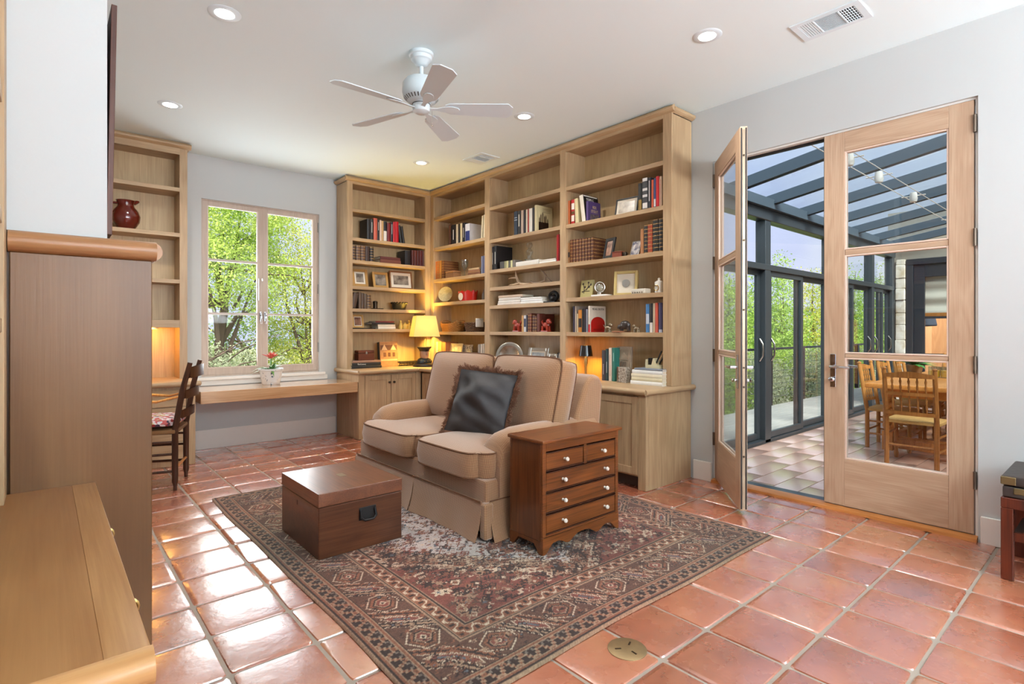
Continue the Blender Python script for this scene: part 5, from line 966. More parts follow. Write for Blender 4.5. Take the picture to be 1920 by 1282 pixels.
def gilt(rgb, step=.032):
    nm_ = 'gilt_%d_%d_%d' % rgb
    if nm_ in MAT: return MAT[nm_]
    m, nt, b = new(nm_); tcn = N(nt, 'ShaderNodeTexCoord'); P = N(nt, 'ShaderNodeSeparateXYZ'); nt.links.new(tcn.outputs['Object'], P.inputs[0])
    mu = N(nt, 'ShaderNodeMath', operation='MULTIPLY'); nt.links.new(P.outputs['Z'], mu.inputs[0]); mu.inputs[1].default_value = 2 * PI / step; s = N(nt, 'ShaderNodeMath', operation='SINE'); nt.links.new(mu.outputs[0], s.inputs[0])
    n1 = N(nt, 'ShaderNodeTexNoise'); n1.inputs['Scale'].default_value = 130; nt.links.new(tcn.outputs['Object'], n1.inputs['Vector']); ad = N(nt, 'ShaderNodeMath', operation='MULTIPLY_ADD'); nt.links.new(n1.outputs['Fac'], ad.inputs[0]); ad.inputs[1].default_value = 1.3; nt.links.new(s.outputs[0], ad.inputs[2])
    r = N(nt, 'ShaderNodeValToRGB'); nt.links.new(ad.outputs[0], r.inputs[0]); r.color_ramp.elements[0].position = .93; r.color_ramp.elements[0].color = (*s2l(rgb), 1); r.color_ramp.elements[1].position = 1.0; r.color_ramp.elements[1].color = (*s2l((176, 136, 78)), 1); 
    mr = N(nt, 'ShaderNodeMapRange'); nt.links.new(ad.outputs[0], mr.inputs[0]); mr.inputs[1].default_value = -1; mr.inputs[2].default_value = 1.6; nt.links.new(mr.outputs[0], r.inputs[0])
    nt.links.new(r.outputs[0], b.inputs['Base Color']); b.inputs['Roughness'].default_value = .45; MAT[nm_] = m; return m
def book(wall, a, v, z, w_, h, d, mat, label, group, lean=0.0, band=None, bmat=None, side=None):
    """hardback standing spine out: boards, rounded spine, inset page block"""
    t = .0026; loc = wall.loc(a, v, z + abs(math.sin(lean)) * w_ / 2)
    mb = MB().box(-w_ / 2, -w_ / 2 + t, .002, d, 0, h).box(w_ / 2 - t, w_ / 2, .002, d, 0, h)
    P = [(-w_ / 2 + w_ * k / 6, .003 - .004 * math.sin(PI * k / 6)) for k in range(7)]
    mb.prism(P + [(w_ / 2, .006), (-w_ / 2, .006)], 'z', 0, h)
    o = mb.build('book', mat, smooth=45); o.location = loc; o.rotation_euler = (0, lean, wall.rot); tag(o, label, 'book', group)
    MB().box(-w_ / 2 + t, w_ / 2 - t, .006, d - .004, .003, h - .004).build('pages', paper, o, smooth=0)
    for bnd in (band or []):
        rgb, f0_, f1_, *ws = bnd; ws = ws[0] if ws else .96
        MB().prism([(x * ws, y - .0006) for x, y in P] + [(w_ / 2 * ws, .003), (-w_ / 2 * ws, .003)], 'z', h * f0_, h * f1_).build('spine_label', pm('label_%d_%d_%d' % rgb, rgb, .55), o, smooth=45)
    return o
def row(wall, zoom, zsh, items, shelf, noun='book', v0=.035, d=.19, start=0, group=None):
    """items: (x0, x1, ytop, colour words, rgb, options) read off an enlarged survey view"""
    for k, it in enumerate(items):
        x0, x1, yt, desc, rgb = it[:5]; op = it[5] if len(it) > 5 else {}
        v = op.get('v', v0); a0_, a1_ = wall.s(zoom(x0, 0)[0], v), wall.s(zoom(x1, 0)[0], v); w_ = max(.012, a1_ - a0_ - .0012)
        h = max(.08, wall.z(*zoom((x0 + x1) / 2, yt), v) - zsh)
        mat = gilt(rgb) if op.get('gilt') else cloth(rgb); lean = math.radians(op.get('lean', 0))
        n = ORD[k + start]
        b = book(wall, (a0_ + a1_) / 2 - (math.sin(lean) * h / 2 if lean else 0), v, zsh, w_, h, op.get('d', d) , mat, f'{desc} {noun}, {n} from left {shelf}', group or ('books ' + shelf), lean, op.get('band'))
        if 'fn' in op: op['fn'](b, w_, h, op.get('d', d))
def sideM(w_, h, y, z, lift=.0006): return Matrix.Translation((w_ / 2 + lift, y, z)) @ Matrix.Rotation(PI / 2, 4, 'Z') @ Matrix.Rotation(PI / 2, 4, 'X')
ink = pm('ink_black', (30, 24, 22), .6); inkw = pm('ink_white', (236, 232, 224), .6); inkg = pm('ink_gold', (206, 182, 130), .5)
W_ = (226, 220, 208); BK = (28, 26, 28); WT = [((228, 224, 214), .25, .75, .4)]
# back wall bay
row(WB, zA, SHB[1], [(230, 252, 305, 'tall black', BK), (252, 270, 305, 'white lettered black', (34, 36, 36), {'band': [((206, 204, 196), .35, .85, .5)]}), (272, 295, 300, 'salmon red', (196, 92, 70)), (296, 309, 312, 'narrow black', (26, 24, 30), {'band': [((214, 208, 196), .5, .9, .5)]}), (310, 322, 312, 'cream', (216, 190, 168)), (322, 335, 318, 'tan and white', (196, 156, 104)), (335, 356, 320, 'black and white', BK, {'band': [((228, 220, 208), .03, .52)]}), (358, 380, 330, 'dark red', (118, 28, 26)), (381, 394, 326, 'navy', (40, 38, 48), {'band': [((220, 216, 212), .4, .9, .5)]}), (395, 408, 324, 'scarlet', (196, 36, 44)), (409, 430, 322, 'bright red', (186, 18, 30)), (433, 448, 345, 'charcoal leaning', (48, 46, 44), {'lean': -7}), (452, 464, 352, 'dark leaning', (40, 36, 32), {'lean': -9})], 'on second shelf of window bay')
row(WB, zA, SHB[2], [(137, 158, 470, 'dark brown leather', (66, 44, 34), {'gilt': 1}), (161, 190, 472, 'brown leather', (92, 64, 50), {'gilt': 1}), (192, 219, 474, 'old brown leather', (88, 60, 46), {'gilt': 1}), (221, 246, 478, 'dim brown leather', (62, 42, 34)), (250, 273, 482, 'black and gilt', (40, 34, 32), {'gilt': 1})], 'on third shelf of window bay')
row(WB, zA, SHB[2], [(470, 505, 505, 'black', BK), (513, 529, 503, 'maroon', (82, 34, 30)), (530, 546, 504, 'brick maroon', (92, 38, 32)), (547, 563, 504, 'deep maroon', (76, 30, 28)), (564, 580, 506, 'wine red', (88, 32, 34)), (581, 597, 508, 'dark wine', (70, 28, 28))], 'in right row on third shelf of window bay', group='right row on third shelf of window bay')
def stack(wall, zoom, zsh, items, v, d=.2, where='', group=None):
    """books lying flat: (x0, x1, thickness m, colour words, rgb)"""
    z = zsh
    for k, (x0, x1, th, desc, rgb, *op) in enumerate(items):
        op = op[0] if op else {}; a0_, a1_ = wall.s(zoom(x0, 0)[0], v), wall.s(zoom(x1, 0)[0], v); w_ = a1_ - a0_
        o = MB().box(-w_ / 2, w_ / 2, 0, d, 0, .0026).box(-w_ / 2, w_ / 2, 0, d, th - .0026, th).prism([(-.0, 0), (-.003, th * .3), (-.003, th * .7), (0, th), (.004, th), (.004, 0)], 'x', -w_ / 2, w_ / 2).build('book', gilt(rgb) if op.get('gilt') else cloth(rgb)); o.location = wall.loc((a0_ + a1_) / 2, v, z); o.rotation_euler = (0, 0, wall.rot + op.get('r', 0))
        tag(o, f'{desc} {op.get("noun", "book lying flat")}, {where[k] if isinstance(where, (list, tuple)) else where}', 'book', group); MB().box(-w_ / 2 + .004, w_ / 2 - .004, .004, d - .004, .0026, th - .0026).build('pages', paper, o, smooth=0)
        if 'txt' in op: text('title', op['txt'], th * .62, inkw, o, Matrix.Translation((-w_ * .18, -.0034, th / 2)) @ Matrix.Rotation(PI / 2, 4, 'X'))
        z += th + .0003
    return z
stack(WB, zA, SHB[2], [(312, 444, .045, 'red brown leather', (110, 58, 42)), (314, 440, .035, 'dark red leather', (92, 40, 32))], .04, .15, ['lower of pair on third shelf of window bay', 'upper of pair on third shelf of window bay'], 'flat leather pair')
def photo_mat(name, a, b, sc_=14):
    if name in MAT: return MAT[name]
    m, nt, bs = new(name); tcn = N(nt, 'ShaderNodeTexCoord'); n1 = N(nt, 'ShaderNodeTexNoise'); n1.inputs['Scale'].default_value = sc_; n1.inputs['Detail'].default_value = 3; nt.links.new(tcn.outputs['Object'], n1.inputs['Vector']); r = N(nt, 'ShaderNodeValToRGB'); nt.links.new(n1.outputs['Fac'], r.inputs[0]); r.color_ramp.elements[0].position = .3; r.color_ramp.elements[0].color = (*s2l(a), 1); r.color_ramp.elements[1].position = .7; r.color_ramp.elements[1].color = (*s2l(b), 1); nt.links.new(r.outputs[0], bs.inputs['Base Color']); bs.inputs['Roughness'].default_value = .25; MAT[name] = m; return m
ph_grey = photo_mat('photo_grey', (70, 62, 56), (176, 164, 148), 11); ph_col = photo_mat('photo_colour', (84, 56, 46), (190, 142, 116), 12); ph_sk = photo_mat('photo_sketch', (150, 134, 116), (226, 214, 196), 16); ph_blue = photo_mat('photo_blue', (120, 132, 140), (206, 212, 214), 12)
def frame(wall, zoom, x0, x1, yt, zsh, label, fm, mm=None, pm_=None, v=.06, lean=10, fw=.12, mw=.18, turn=0, group='picture frames on the shelves', thick=.016, name='framed_photo', cat='picture frame'):
    a0_, a1_ = wall.s(zoom(x0, 0)[0], v), wall.s(zoom(x1, 0)[0], v); w_ = a1_ - a0_; h = wall.z(*zoom((x0 + x1) / 2, yt), v) - zsh; t = thing(name, label, cat, wall.loc((a0_ + a1_) / 2, v, zsh + .001), wall.rot + math.radians(turn), group); t.rotation_euler = (-math.radians(lean), 0, wall.rot + math.radians(turn)); h /= math.cos(math.radians(lean)); f = fw * min(w_, h); z0 = thick * math.sin(math.radians(lean))
    t.location.z += .0005
    MB().box(-w_ / 2, -w_ / 2 + f, 0, thick, 0, h).box(w_ / 2 - f, w_ / 2, 0, thick, 0, h).box(-w_ / 2 + f, w_ / 2 - f, 0, thick, h - f, h).box(-w_ / 2 + f, w_ / 2 - f, 0, thick, 0, f).build('frame', fm, t, bevel=min(.002, f * .2))
    if mm: MB().box(-w_ / 2 + f, w_ / 2 - f, thick * .45, thick * .9, f, h - f).build('mat_board', mm, t, smooth=0)
    g = f + (mw * min(w_, h) if mm else 0)
    if pm_: MB().box(-w_ / 2 + g, w_ / 2 - g, thick * .38, thick * .8, g, h - g).build('photograph', pm_, t, smooth=0)
    MB().bar((0, thick, h * .6), (0, thick + h * .28, .004), .03, .004).build('easel_strut', black, t)
    return t
gold = pm('gilt_frame', (176, 134, 76), .4, metal=.4); goldb = pm('bright_gilt', (206, 164, 100), .35, metal=.5); matw = pm('mat_white', (224, 214, 196), .8); woodf = wood('frame_wood', (150, 104, 64), (112, 70, 40), 'x')
frame(WB, zA, 140, 241, 620, SHB[3], 'wide gilt picture frame at left end of the window bay', gold, matw, ph_grey, .07, 12, .17, .1); frame(WB, zA, 273, 370, 640, SHB[3], 'narrow gold picture frame in the middle of the window bay', goldb, None, ph_grey, .07, 14, .15, .1); frame(WB, zA, 378, 520, 636, SHB[3], 'dark wood picture frame with white mat in the window bay', woodf, matw, ph_grey, .08, 8, .08, .16)
row(WB, zA, SHB[4], [(138, 168, 772, 'worn leaning brown', (74, 54, 40), {'lean': 12}), (178, 195, 768, 'worn brown', (96, 74, 54)), (196, 212, 774, 'old umber', (84, 62, 46)), (213, 231, 778, 'faded brown', (92, 72, 54)), (232, 256, 784, 'gold ruled brown', (88, 64, 44), {'gilt': 1})], 'on fifth shelf of window bay')
def small(wall, zoom, x, v, z, label, cat, name, build, rot=0, group=None):
    t = thing(name, label, cat, wall.loc(wall.s(zoom(x, 0)[0], v), v, z + .0005), wall.rot + rot, group); build(t); return t
def S(wall, zoom, dx, v=.06): return abs(wall.s(zoom(300 + dx, 0)[0], v) - wall.s(zoom(300, 0)[0], v))
small(WB, zA, 282, .1, SHB[4], 'small dark bronze inkwell on the window bay', 'ornament', 'inkwell', lambda t: (MB().box(-.05, .09, -.04, .04, 0, .012).build('base', bronze, t, bevel=.002), MB().lathe([(0, .012), (.028, .012), (.026, .05), (.03, .09), (.02, .1), (0, .1)], (0, 0, 0), 14).build('well', bronze, t)))
def tinbowl(t):
    P = [(0, .004), (.07, .0), (.078, .01), (.095, .085)]; MB().lathe(P, (0, 0, 0), 24).lathe([(.0, .008), (.068, .01), (.09, .085), (.095, .085)], (0, 0, 0), 24).build('bowl', pm('tin', (72, 64, 44), .5, metal=.5, noise=.4, nscale=30), t); m = MB()
    for k in range(16): a = 2 * PI * k / 16; m.ball((.094 * math.cos(a), .094 * math.sin(a), .085), (.016, .016, .014), 6, 5)
    m.build('scalloped_rim', pm('tin', (72, 64, 44), .5), t)
small(WB, zA, 434, .12, SHB[4], 'dark tin bowl with scalloped rim on the window bay', 'bowl', 'tin_bowl', tinbowl)
frame(WB, zA, 140, 213, 910, SHB[5] + .012, 'small yellow gilt photo frame standing on a black tablet', goldb, matw, ph_col, .08, 12, .16, .06)
tag(MB().box(-.17, .17, 0, .2, 0, .011).build('tablet', black, bevel=.004), 'flat black tablet under the yellow gilt photo frame', 'tablet').location = WB.loc(WB.s(zA(200, 0)[0], .03), .03, SHB[5] + .0004)
stack(WB, zA, SHB[5], [(300, 410, .028, 'white', (226, 218, 204)), (298, 408, .026, 'pale cream', (214, 200, 178)), (262, 404, .024, 'black', (36, 30, 30)), (285, 402, .016, 'dark red', (112, 30, 32))], .04, .18, ['bottom of stack on lowest window bay shelf', 'second in stack on lowest window bay shelf', 'third in stack on lowest window bay shelf', 'top of stack on lowest window bay shelf'], 'stack on lowest window bay shelf')
wax = pm('wax_yellow', (212, 182, 96), .5)
def figpair(x, lab): small(WB, zA, x, .09, SHB[5], lab, 'figurine', 'figurine', lambda t: (MB().lathe([(0, 0), (.02, 0), (.024, .03), (.017, .06), (.02, .075), (0, .08)], (0, 0, 0), 12).build('body', wax, t), MB().ball((0, 0, .092), .017).build('head', wax, t)))
figpair(442, 'small cream figurine left of yellow pot in window bay'); figpair(495, 'small cream figurine partly behind the lampshade')
small(WB, zA, 470, .1, SHB[5], 'squat yellow pot between two cream figurines', 'pot', 'yellow_pot', lambda t: (MB().lathe([(0, 0), (.035, 0), (.045, .03), (.04, .06), (.034, .06), (.036, .03), (0, .01)], (0, 0, 0), 16).build('pot', wax, t), MB().ball((0, 0, .066), (.02, .02, .018)).build('lid', wax, t)))
# counter of the window bay
zt_ = stack(WB, zA, CT, [(134, 322, .03, 'black spined', (36, 36, 40)), (136, 318, .034, 'white lettered black', (30, 30, 32), {'txt': 'TheCentury'}), (140, 316, .026, 'brown', (150, 112, 92))], -.03, .23, ['bottom of stack on the worktop', 'middle of stack on the worktop', 'top of stack on the worktop'], 'stack on the window bay worktop')
bxm = wood('box_wood', (112, 58, 34), (72, 32, 18), 'x'); small(WB, zA, 215, .04, zt_, 'small red brown wooden box on the stack of books', 'box', 'wooden_box', lambda t: (MB().box(-.1, .1, -.05, .06, 0, .08).build('body', bxm, t, bevel=.003), MB().box(-.1, .1, -.05, .06, .082, .115).build('lid', bxm, t, bevel=.008, seg=2), MB().box(-.01, .01, -.053, -.05, .07, .1).build('clasp', silver, t)))
def cottage(t):
    bm_ = pm('aged_photo', (176, 124, 76), .6, noise=.35, nscale=30); MB().box(-.12, .12, 0, .06, 0, .30).build('block', bm_, t, bevel=.003); MB().box(-.123, -.1201, 0, .06, 0, .3).build('edge', black, t); dk_ = pm('cottage_dark', (104, 62, 34), .7); li = pm('cottage_light', (216, 176, 128), .7)
    MB().box(-.11, .11, -.003, 0, .2, .26).build('roof', dk_, t); MB().prism([(-.1, .2), (-.02, .2), (-.06, .27)], 'y', -.005, 0).build('gable', li, t); MB().prism([(.1, .2), (.02, .2), (.06, .27)], 'y', -.005, 0).build('gable', li, t)
    for x in (-.07, -.01, .05): MB().box(x, x + .03, -.004, 0, .12, .17).build('window', dk_, t)
    MB().box(-.11, .11, -.002, 0, .07, .09).build('ground', li, t)
tt = small(WB, zA, 373, .06, CT, 'sepia cottage picture block standing on the worktop', 'picture', 'picture_block', cottage, 0); tt.rotation_euler.x = -math.radians(6)
def tray(t):
    m = MB().box(-.15, .15, -.06, .06, 0, .006); irn = pm('black_iron', (34, 28, 22), .5, metal=.6)
    m.build('base', irn, t); g_ = MB()
    for s in (-1, 1): g_.tube([(-.15, s * .06, .05), (.15, s * .06, .05)], .005, 6)
    for s in (-1, 1): g_.tube([(s * .15, -.06, .05), (s * .15, .06, .05)], .005, 6)
    g_.build('rim', irn, t); q = MB()
    for k in range(15):
        for s in (-1, 1): x = -.15 + .3 * k / 14; q.tube([(x, s * .06, 0), (x, s * .06, .05)], .004, 5); q.tube([(x, s * .06, .025), (min(.15, x + .02), s * .06, .05)], .003, 4)
    q.build('lattice', irn, t)['kind'] = 'stuff'
small(WB, zA, 490, .07, CT, 'low black iron lattice tray beside the corner lamp', 'tray', 'iron_tray', tray)
# corner table lamp on an officer bust
lc0 = Vector((3.59, 5.80, CT)); LX_, LY_ = aty(zA(592, 0)[0], 600, 5.72).x, 5.72
cl = thing('table_lamp', 'corner table lamp with glowing square linen shade and officer bust base', 'lamp', (LX_, LY_, CT))
MB().lathe([(0, 0), (.135, 0), (.14, .012), (.13, .03), (.09, .045), (0, .045)], (0, 0, 0), 28).build('base', pm('dark_wood_base', (34, 26, 22), .4), cl)
MB().ball((0, 0, .06), (.105, .07, .05)).build('shoulders', pm('navy_tunic', (28, 34, 36), .5), cl); MB().lathe([(.035, .08), (.05, .11), (.058, .15), (.055, .19), (.04, .22), (0, .22)], (0, 0, 0), 18).ball((0, -.056, .145), (.012, .016, .016), 8, 6).build('head', pm('bust_face', (170, 130, 104), .5), cl)
MB().lathe([(0, .245), (.085, .24), (.09, .232), (.062, .2), (.06, .185), (0, .185)], (0, 0, 0), 22).box(-.03, .03, -.085, -.03, .184, .19).build('cap', pm('peaked_cap', (40, 30, 26), .45), cl)
for x in (-.04, 0, .04): MB().ball((x, -.075, .065), .007, 6, 5).build('button', brass, cl)
MB().tube([(.045, .03, .2), (.05, .04, .30), (.05, .03, .33), (.0, .0, .37), (0, 0, .40)], .006, 8).build('stem', brass, cl)
zs0, zs1 = WB.z(*zA(592, 1048), -.18) - CT, WB.z(*zA(592, 918), -.18) - CT
def shade(z0, z1, w0, w1, mat, parent, n=4, rot=PI / 4, name='shade', th=.002):
    mb = MB(); V = []; 
    for r0, z in ((w0, z0), (w1, z1)):
        for off in (0, -th):
            for k in range(n): a = rot + 2 * PI * k / n; V.append(((r0 + off) * math.cos(a), (r0 + off) * math.sin(a), z))
    F = []
    for k in range(n):
        q = (k + 1) % n; F += [(k, q, 2 * n + q, 2 * n + k), (n + q, n + k, 3 * n + k, 3 * n + q), (k, n + k, n + q, q), (2 * n + k, 2 * n + q, 3 * n + q, 3 * n + k)]
    mb.add(V, F); return mb.build(name, mat, parent)
def shade_mat(name, rgb, tr=.5):
    m = bpy.data.materials.new(name); m.use_nodes = True; nt = m.node_tree; nt.nodes.clear(); d = N(nt, 'ShaderNodeBsdfDiffuse'); t = N(nt, 'ShaderNodeBsdfTranslucent'); n1 = N(nt, 'ShaderNodeTexNoise'); n1.inputs['Scale'].default_value = 90; mx0 = N(nt, 'ShaderNodeMix', data_type='RGBA'); nt.links.new(n1.outputs['Fac'], mx0.inputs[0]); c = s2l(rgb); mx0.inputs[6].default_value = (*[x * .8 for x in c], 1); mx0.inputs[7].default_value = (*c, 1)
    nt.links.new(mx0.outputs[2], d.inputs[0]); nt.links.new(mx0.outputs[2], t.inputs[0]); mx = N(nt, 'ShaderNodeMixShader'); mx.inputs[0].default_value = tr; nt.links.new(d.outputs[0], mx.inputs[1]); nt.links.new(t.outputs[0], mx.inputs[2]); o = N(nt, 'ShaderNodeOutputMaterial'); nt.links.new(mx.outputs[0], o.inputs[0]); return m
wsh = abs(WB.s(zA(685, 0)[0], -.18) - WB.s(zA(500, 0)[0], -.18)) / 2
shade(zs0, zs1, wsh * 1.08, wsh * .80, shade_mat('linen_shade', (255, 246, 214), .72), cl, 4, PI / 4 - .35)
MB().lathe([(0, zs1 + .02), (.01, zs1 + .012), (.006, zs1), (0, zs1)], (0, 0, 0), 10).tube([(-.1, 0, zs1 - .004), (.1, 0, zs1 - .004)], .002, 5).tube([(0, 0, .4), (0, 0, zs1)], .004, 6).build('finial', brass, cl); MB().ball((0, 0, (zs0 + zs1) / 2), .03).build('bulb', pm('bulb_glow', (255, 220, 150), .5, emit=(255, 200, 110), estr=12), cl)
light('corner_lamp_glow', 'POINT', (LX_, LY_, CT + (zs0 + zs1) / 2 - .01), 40, (1, .66, .12), shadow_soft_size=.05)
# corner bay
row(WR, zA, SH1[1], [(745, 759, 340, 'thin brown', (92, 58, 42)), (762, 790, 342, 'thick black', BK, {'band': WT}), (792, 805, 338, 'cream', (200, 184, 158)), (807, 817, 336, 'slim black', (34, 32, 32)), (818, 831, 332, 'pale tan', (206, 190, 150)), (832, 848, 330, 'black lettered', (30, 30, 36), {'band': WT}), (850, 879, 335, 'white and blue', (214, 214, 218), {'band': [((34, 50, 110), .05, .6)], 'd': .22})], 'on second shelf of corner bay')
row(WR, zA, SH1[1], [(952, 962, 285, 'leaning cream', (210, 196, 164), {'lean': 4}), (966, 976, 278, 'pale cream', (216, 204, 176), {'lean': 3})], 'at right end of second shelf, corner bay')
row(WR, zA, SH1[2], [(650, 660, 578, 'crimson', (150, 40, 34)), (662, 669, 574, 'thin orange', (206, 120, 60)), (670, 685, 570, 'gold ruled orange', (186, 110, 52), {'gilt': 1}), (686, 700, 568, 'gold ruled yellow', (190, 126, 56), {'gilt': 1}), (702, 716, 570, 'thick brown', (120, 74, 44), {'d': .22, 'gilt': 1})], 'on third shelf of corner bay')
small(WR, zA, 760, .05, SH1[2], 'small brown patterned casket on the corner bay', 'box', 'casket', lambda t: (MB().box(-.09, .09, -.02, .09, 0, .06).build('body', gilt((150, 104, 70), .02), t, bevel=.003), MB().box(-.092, .092, -.022, .092, .062, .085).build('lid', gilt((160, 112, 74), .02), t, bevel=.006)))
small(WR, zA, 848, .08, SH1[2], 'slender glass vase on third shelf of corner bay', 'vase', 'glass_vase', lambda t: MB().lathe([(0, 0), (.03, 0), (.03, .004), (.006, .02), (.006, .06), (.04, .12), (.045, .2), (.043, .2), (.037, .12), (.0, .07)], (0, 0, 0), 16).build('glass', clearg, t))
stack(WR, zA, SH1[2], [(868, 946, .03, 'brown leather', (122, 78, 56), {'gilt': 1}), (870, 944, .03, 'tan leather', (146, 98, 70), {'gilt': 1}), (872, 940, .022, 'cream edged', (190, 160, 120))], .05, .16, ['bottom of stack by blue books in corner bay', 'middle of stack by blue books in corner bay', 'top of stack by blue books in corner bay'], 'stack in corner bay')
row(WR, zA, SH1[2], [(951, 961, 540, 'pale blue', (120, 124, 150)), (963, 974, 538, 'slate blue', (90, 96, 130))], 'at right end of third shelf, corner bay')
def platter(t): t_ = MB().lathe([(0, .004), (.05, .004), (.075, .01), (.095, .02), (.095, .024), (.07, .016), (.0, .01)], (0, 0, 0), 32); t_.xf(Matrix.Translation((0, .0, .1)) @ Matrix.Rotation(PI / 2 - .2, 4, 'X')).build('disc', pm('etched_glass', (196, 178, 132), .25, metal=.4, noise=.4, nscale=50), t); MB().box(-.04, .04, -.03, .05, 0, .012).tube([(-.03, .03, .01), (-.03, .035, .08)], .004, 5).tube([(.03, .03, .01), (.03, .035, .08)], .004, 5).build('stand', brass, t)
small(WR, zA, 730, .08, SH1[3], 'round etched disc on a small stand in corner bay', 'ornament', 'etched_disc', platter, .55)
def crown_(t):
    red = pm('red_enamel', (190, 30, 18), .3, coat=.4); n = 32; V = []; F = []
    for j, (r, z) in enumerate(((.14, 0), (.15, .06), (.16, .1), (.154, .1), (.134, .004))):
        for k in range(n): a = 2 * PI * k / n; zz = z + (.028 * abs(math.sin(a * 5)) if j in (2, 3) else 0); V.append((r * math.cos(a), r * .55 * math.sin(a), zz))
    for j in range(4):
        for k in range(n): F.append((j * n + k, j * n + (k + 1) % n, (j + 1) * n + (k + 1) % n, (j + 1) * n + k))
    F.append(tuple(range(n))[::-1]); F.append(tuple(4 * n + k for k in range(n))); MB().add(V, F).build('bowl', red, t); MB().lathe([(0, -.004), (.045, -.004), (.045, 0), (0, 0)], (-.03, -.083, .055), 24, 'y').build('oval_label', matw, t)
small(WR, zA, 868, .12, SH1[3], 'red scalloped enamel bowl with white oval label', 'bowl', 'enamel_bowl', crown_)
small(WR, zA, 968, .09, SH1[3], 'small clear glass bottle at the end of corner bay', 'bottle', 'glass_bottle', lambda t: MB().lathe([(0, 0), (.02, 0), (.024, .06), (.01, .1), (.012, .12), (0, .12)], (0, 0, 0), 14).build('glass', clearg, t))
def basket(w_, d, h, mat, high=0):
    def f(t):
        m = MB(); n = 40; rows = 9
        for j in range(rows):
            z = .006 + (h - .012) * j / (rows - 1); P = []
            for k in range(n):
                a = 2 * PI * k / n; c, s = math.cos(a), math.sin(a); e = .82 + .18 * j / (rows - 1); q = .006 * (1 if (k + j) % 2 else -1); zz = z + high * abs(c) ** 3 * (j / (rows - 1)) ** 2
                P.append(((w_ * e + q) * math.copysign(abs(c) ** .6, c), (d * e + q) * math.copysign(abs(s) ** .6, s), zz))
            m.tube(P, h / rows * .62, 5, True)
        m.build('weave', mat, t); MB().prism([(w_ * .8 * math.copysign(abs(math.cos(a)) ** .6, math.cos(a)), d * .8 * math.copysign(abs(math.sin(a)) ** .6, math.sin(a))) for a in [2 * PI * k / 24 for k in range(24)]], 'z', .001, .008).build('base', mat, t)
    return f
wick = pm('wicker', (176, 122, 60), .7, noise=.3, nscale=30); wickd = pm('dark_wicker', (104, 74, 52), .7, noise=.3, nscale=30)
small(WR, zA, 772, .13, SH1[4], 'honey wicker basket with high ends on corner bay', 'basket', 'wicker_basket', basket(.17, .10, .10, wick, .045)); small(WR, zA, 912, .13, SH1[4], 'dark brown wicker basket on lowest corner bay shelf', 'basket', 'wicker_basket', basket(.12, .09, .11, wickd))
tag(MB().box(-.055, .055, -.012, .0, 0, .10).build('white_card', whitem, bevel=.004), 'white card with dark edge propped in the dark wicker basket', 'card').location = WR.loc(WR.s(zA(940, 0)[0], .1), .10, SH1[4] + .055)
row(WR, zA, CT, [(666, 678, 1082, 'cream', (220, 196, 150)), (680, 700, 1080, 'tan', (176, 126, 80)), (702, 726, 1084, 'orange brown', (160, 96, 56))], 'on worktop of corner bay', v0=.02)
frame(WR, zA, 738, 812, 1092, CT, 'cream picture frame on corner bay worktop behind loveseat', pm('cream_frame', (212, 190, 140), .5), None, ph_sk, .05, 10, .12, .1); frame(WR, zA, 800, 880, 1100, CT, 'striped picture frame on corner bay worktop', photo_mat('stripe', (60, 50, 44), (226, 214, 196), 40), None, ph_sk, .10, 8, .2, .1)
row(WR, zA, CT, [(930, 944, 1098, 'grey', (150, 142, 134)), (946, 958, 1096, 'white', (206, 200, 190)), (960, 972, 1094, 'pale', (190, 182, 172))], 'at right end of corner bay worktop')
# middle bay
def castle(o, w_, h, d):
    m = MB(); x = w_ / 2
    for y, a, b in ((.03, .05, .5), (.05, .05, .62), (.075, .05, .7), (.1, .05, .58), (.12, .05, .6), (.145, .05, .48)): m.box(x, x + .0005, y, y + .014, h * a, h * b).prism([(y, h * b), (y + .014, h * b), (y + .007, h * (b + .08))], 'x', x, x + .0005)
    m.box(x, x + .0005, .025, .165, h * .05, h * .38).build('castle_print', pm('sepia_print', (72, 50, 34), .7), o, smooth=0)
    q = MB()
    for k in range(3): q.box(x, x + .0005, .08, .19, h * (.88 - .06 * k), h * (.895 - .06 * k))
    q.build('title_lines', pm('print_grey', (130, 118, 90), .7), o, smooth=0)
row(WR, zB, SH2[1], [(226, 248, 236, 'navy', (34, 48, 66), {'band': [((150, 160, 170), .62, .66), ((150, 160, 170), .72, .75)]}), (250, 271, 232, 'black lettered', (36, 34, 34), {'band': [((214, 206, 190), .35, .85, .6)]}), (273, 289, 228, 'pinkish grey', (186, 162, 144)), (290, 305, 226, 'black', (40, 36, 40)), (306, 316, 224, 'ivory', (220, 208, 184)), (317, 326, 220, 'brick red', (166, 72, 60)), (327, 348, 216, 'thick white', (224, 218, 204)), (349, 361, 210, 'dark grey', (58, 54, 54)), (364, 380, 194, 'large cream', (206, 194, 152), {'d': .22, 'fn': castle})], 'on second shelf of middle bay')
row(WR, zB, SH2[2], [(78, 90, 474, 'white edged black', (40, 40, 46), {'band': WT}), (92, 110, 466, 'thick black', (24, 22, 24), {'d': .23, 'band': WT})], 'on third shelf of middle bay')
for k, (x0, x1, rgb, nm2) in enumerate(((132, 160, (74, 72, 70), 'grey'), (161, 174, (150, 146, 110), 'olive'), (175, 188, (196, 190, 140), 'yellow'), (189, 202, (92, 90, 82), 'dark grey'), (203, 216, (206, 200, 150), 'pale yellow'), (217, 236, (120, 112, 104), 'taupe'))): row(WR, zB, SH2[2], [(x0, x1, 578, nm2 + ' small', rgb, {'d': .1})], 'of the tiny books on third shelf, middle bay', start=k, group='tiny books in middle bay')
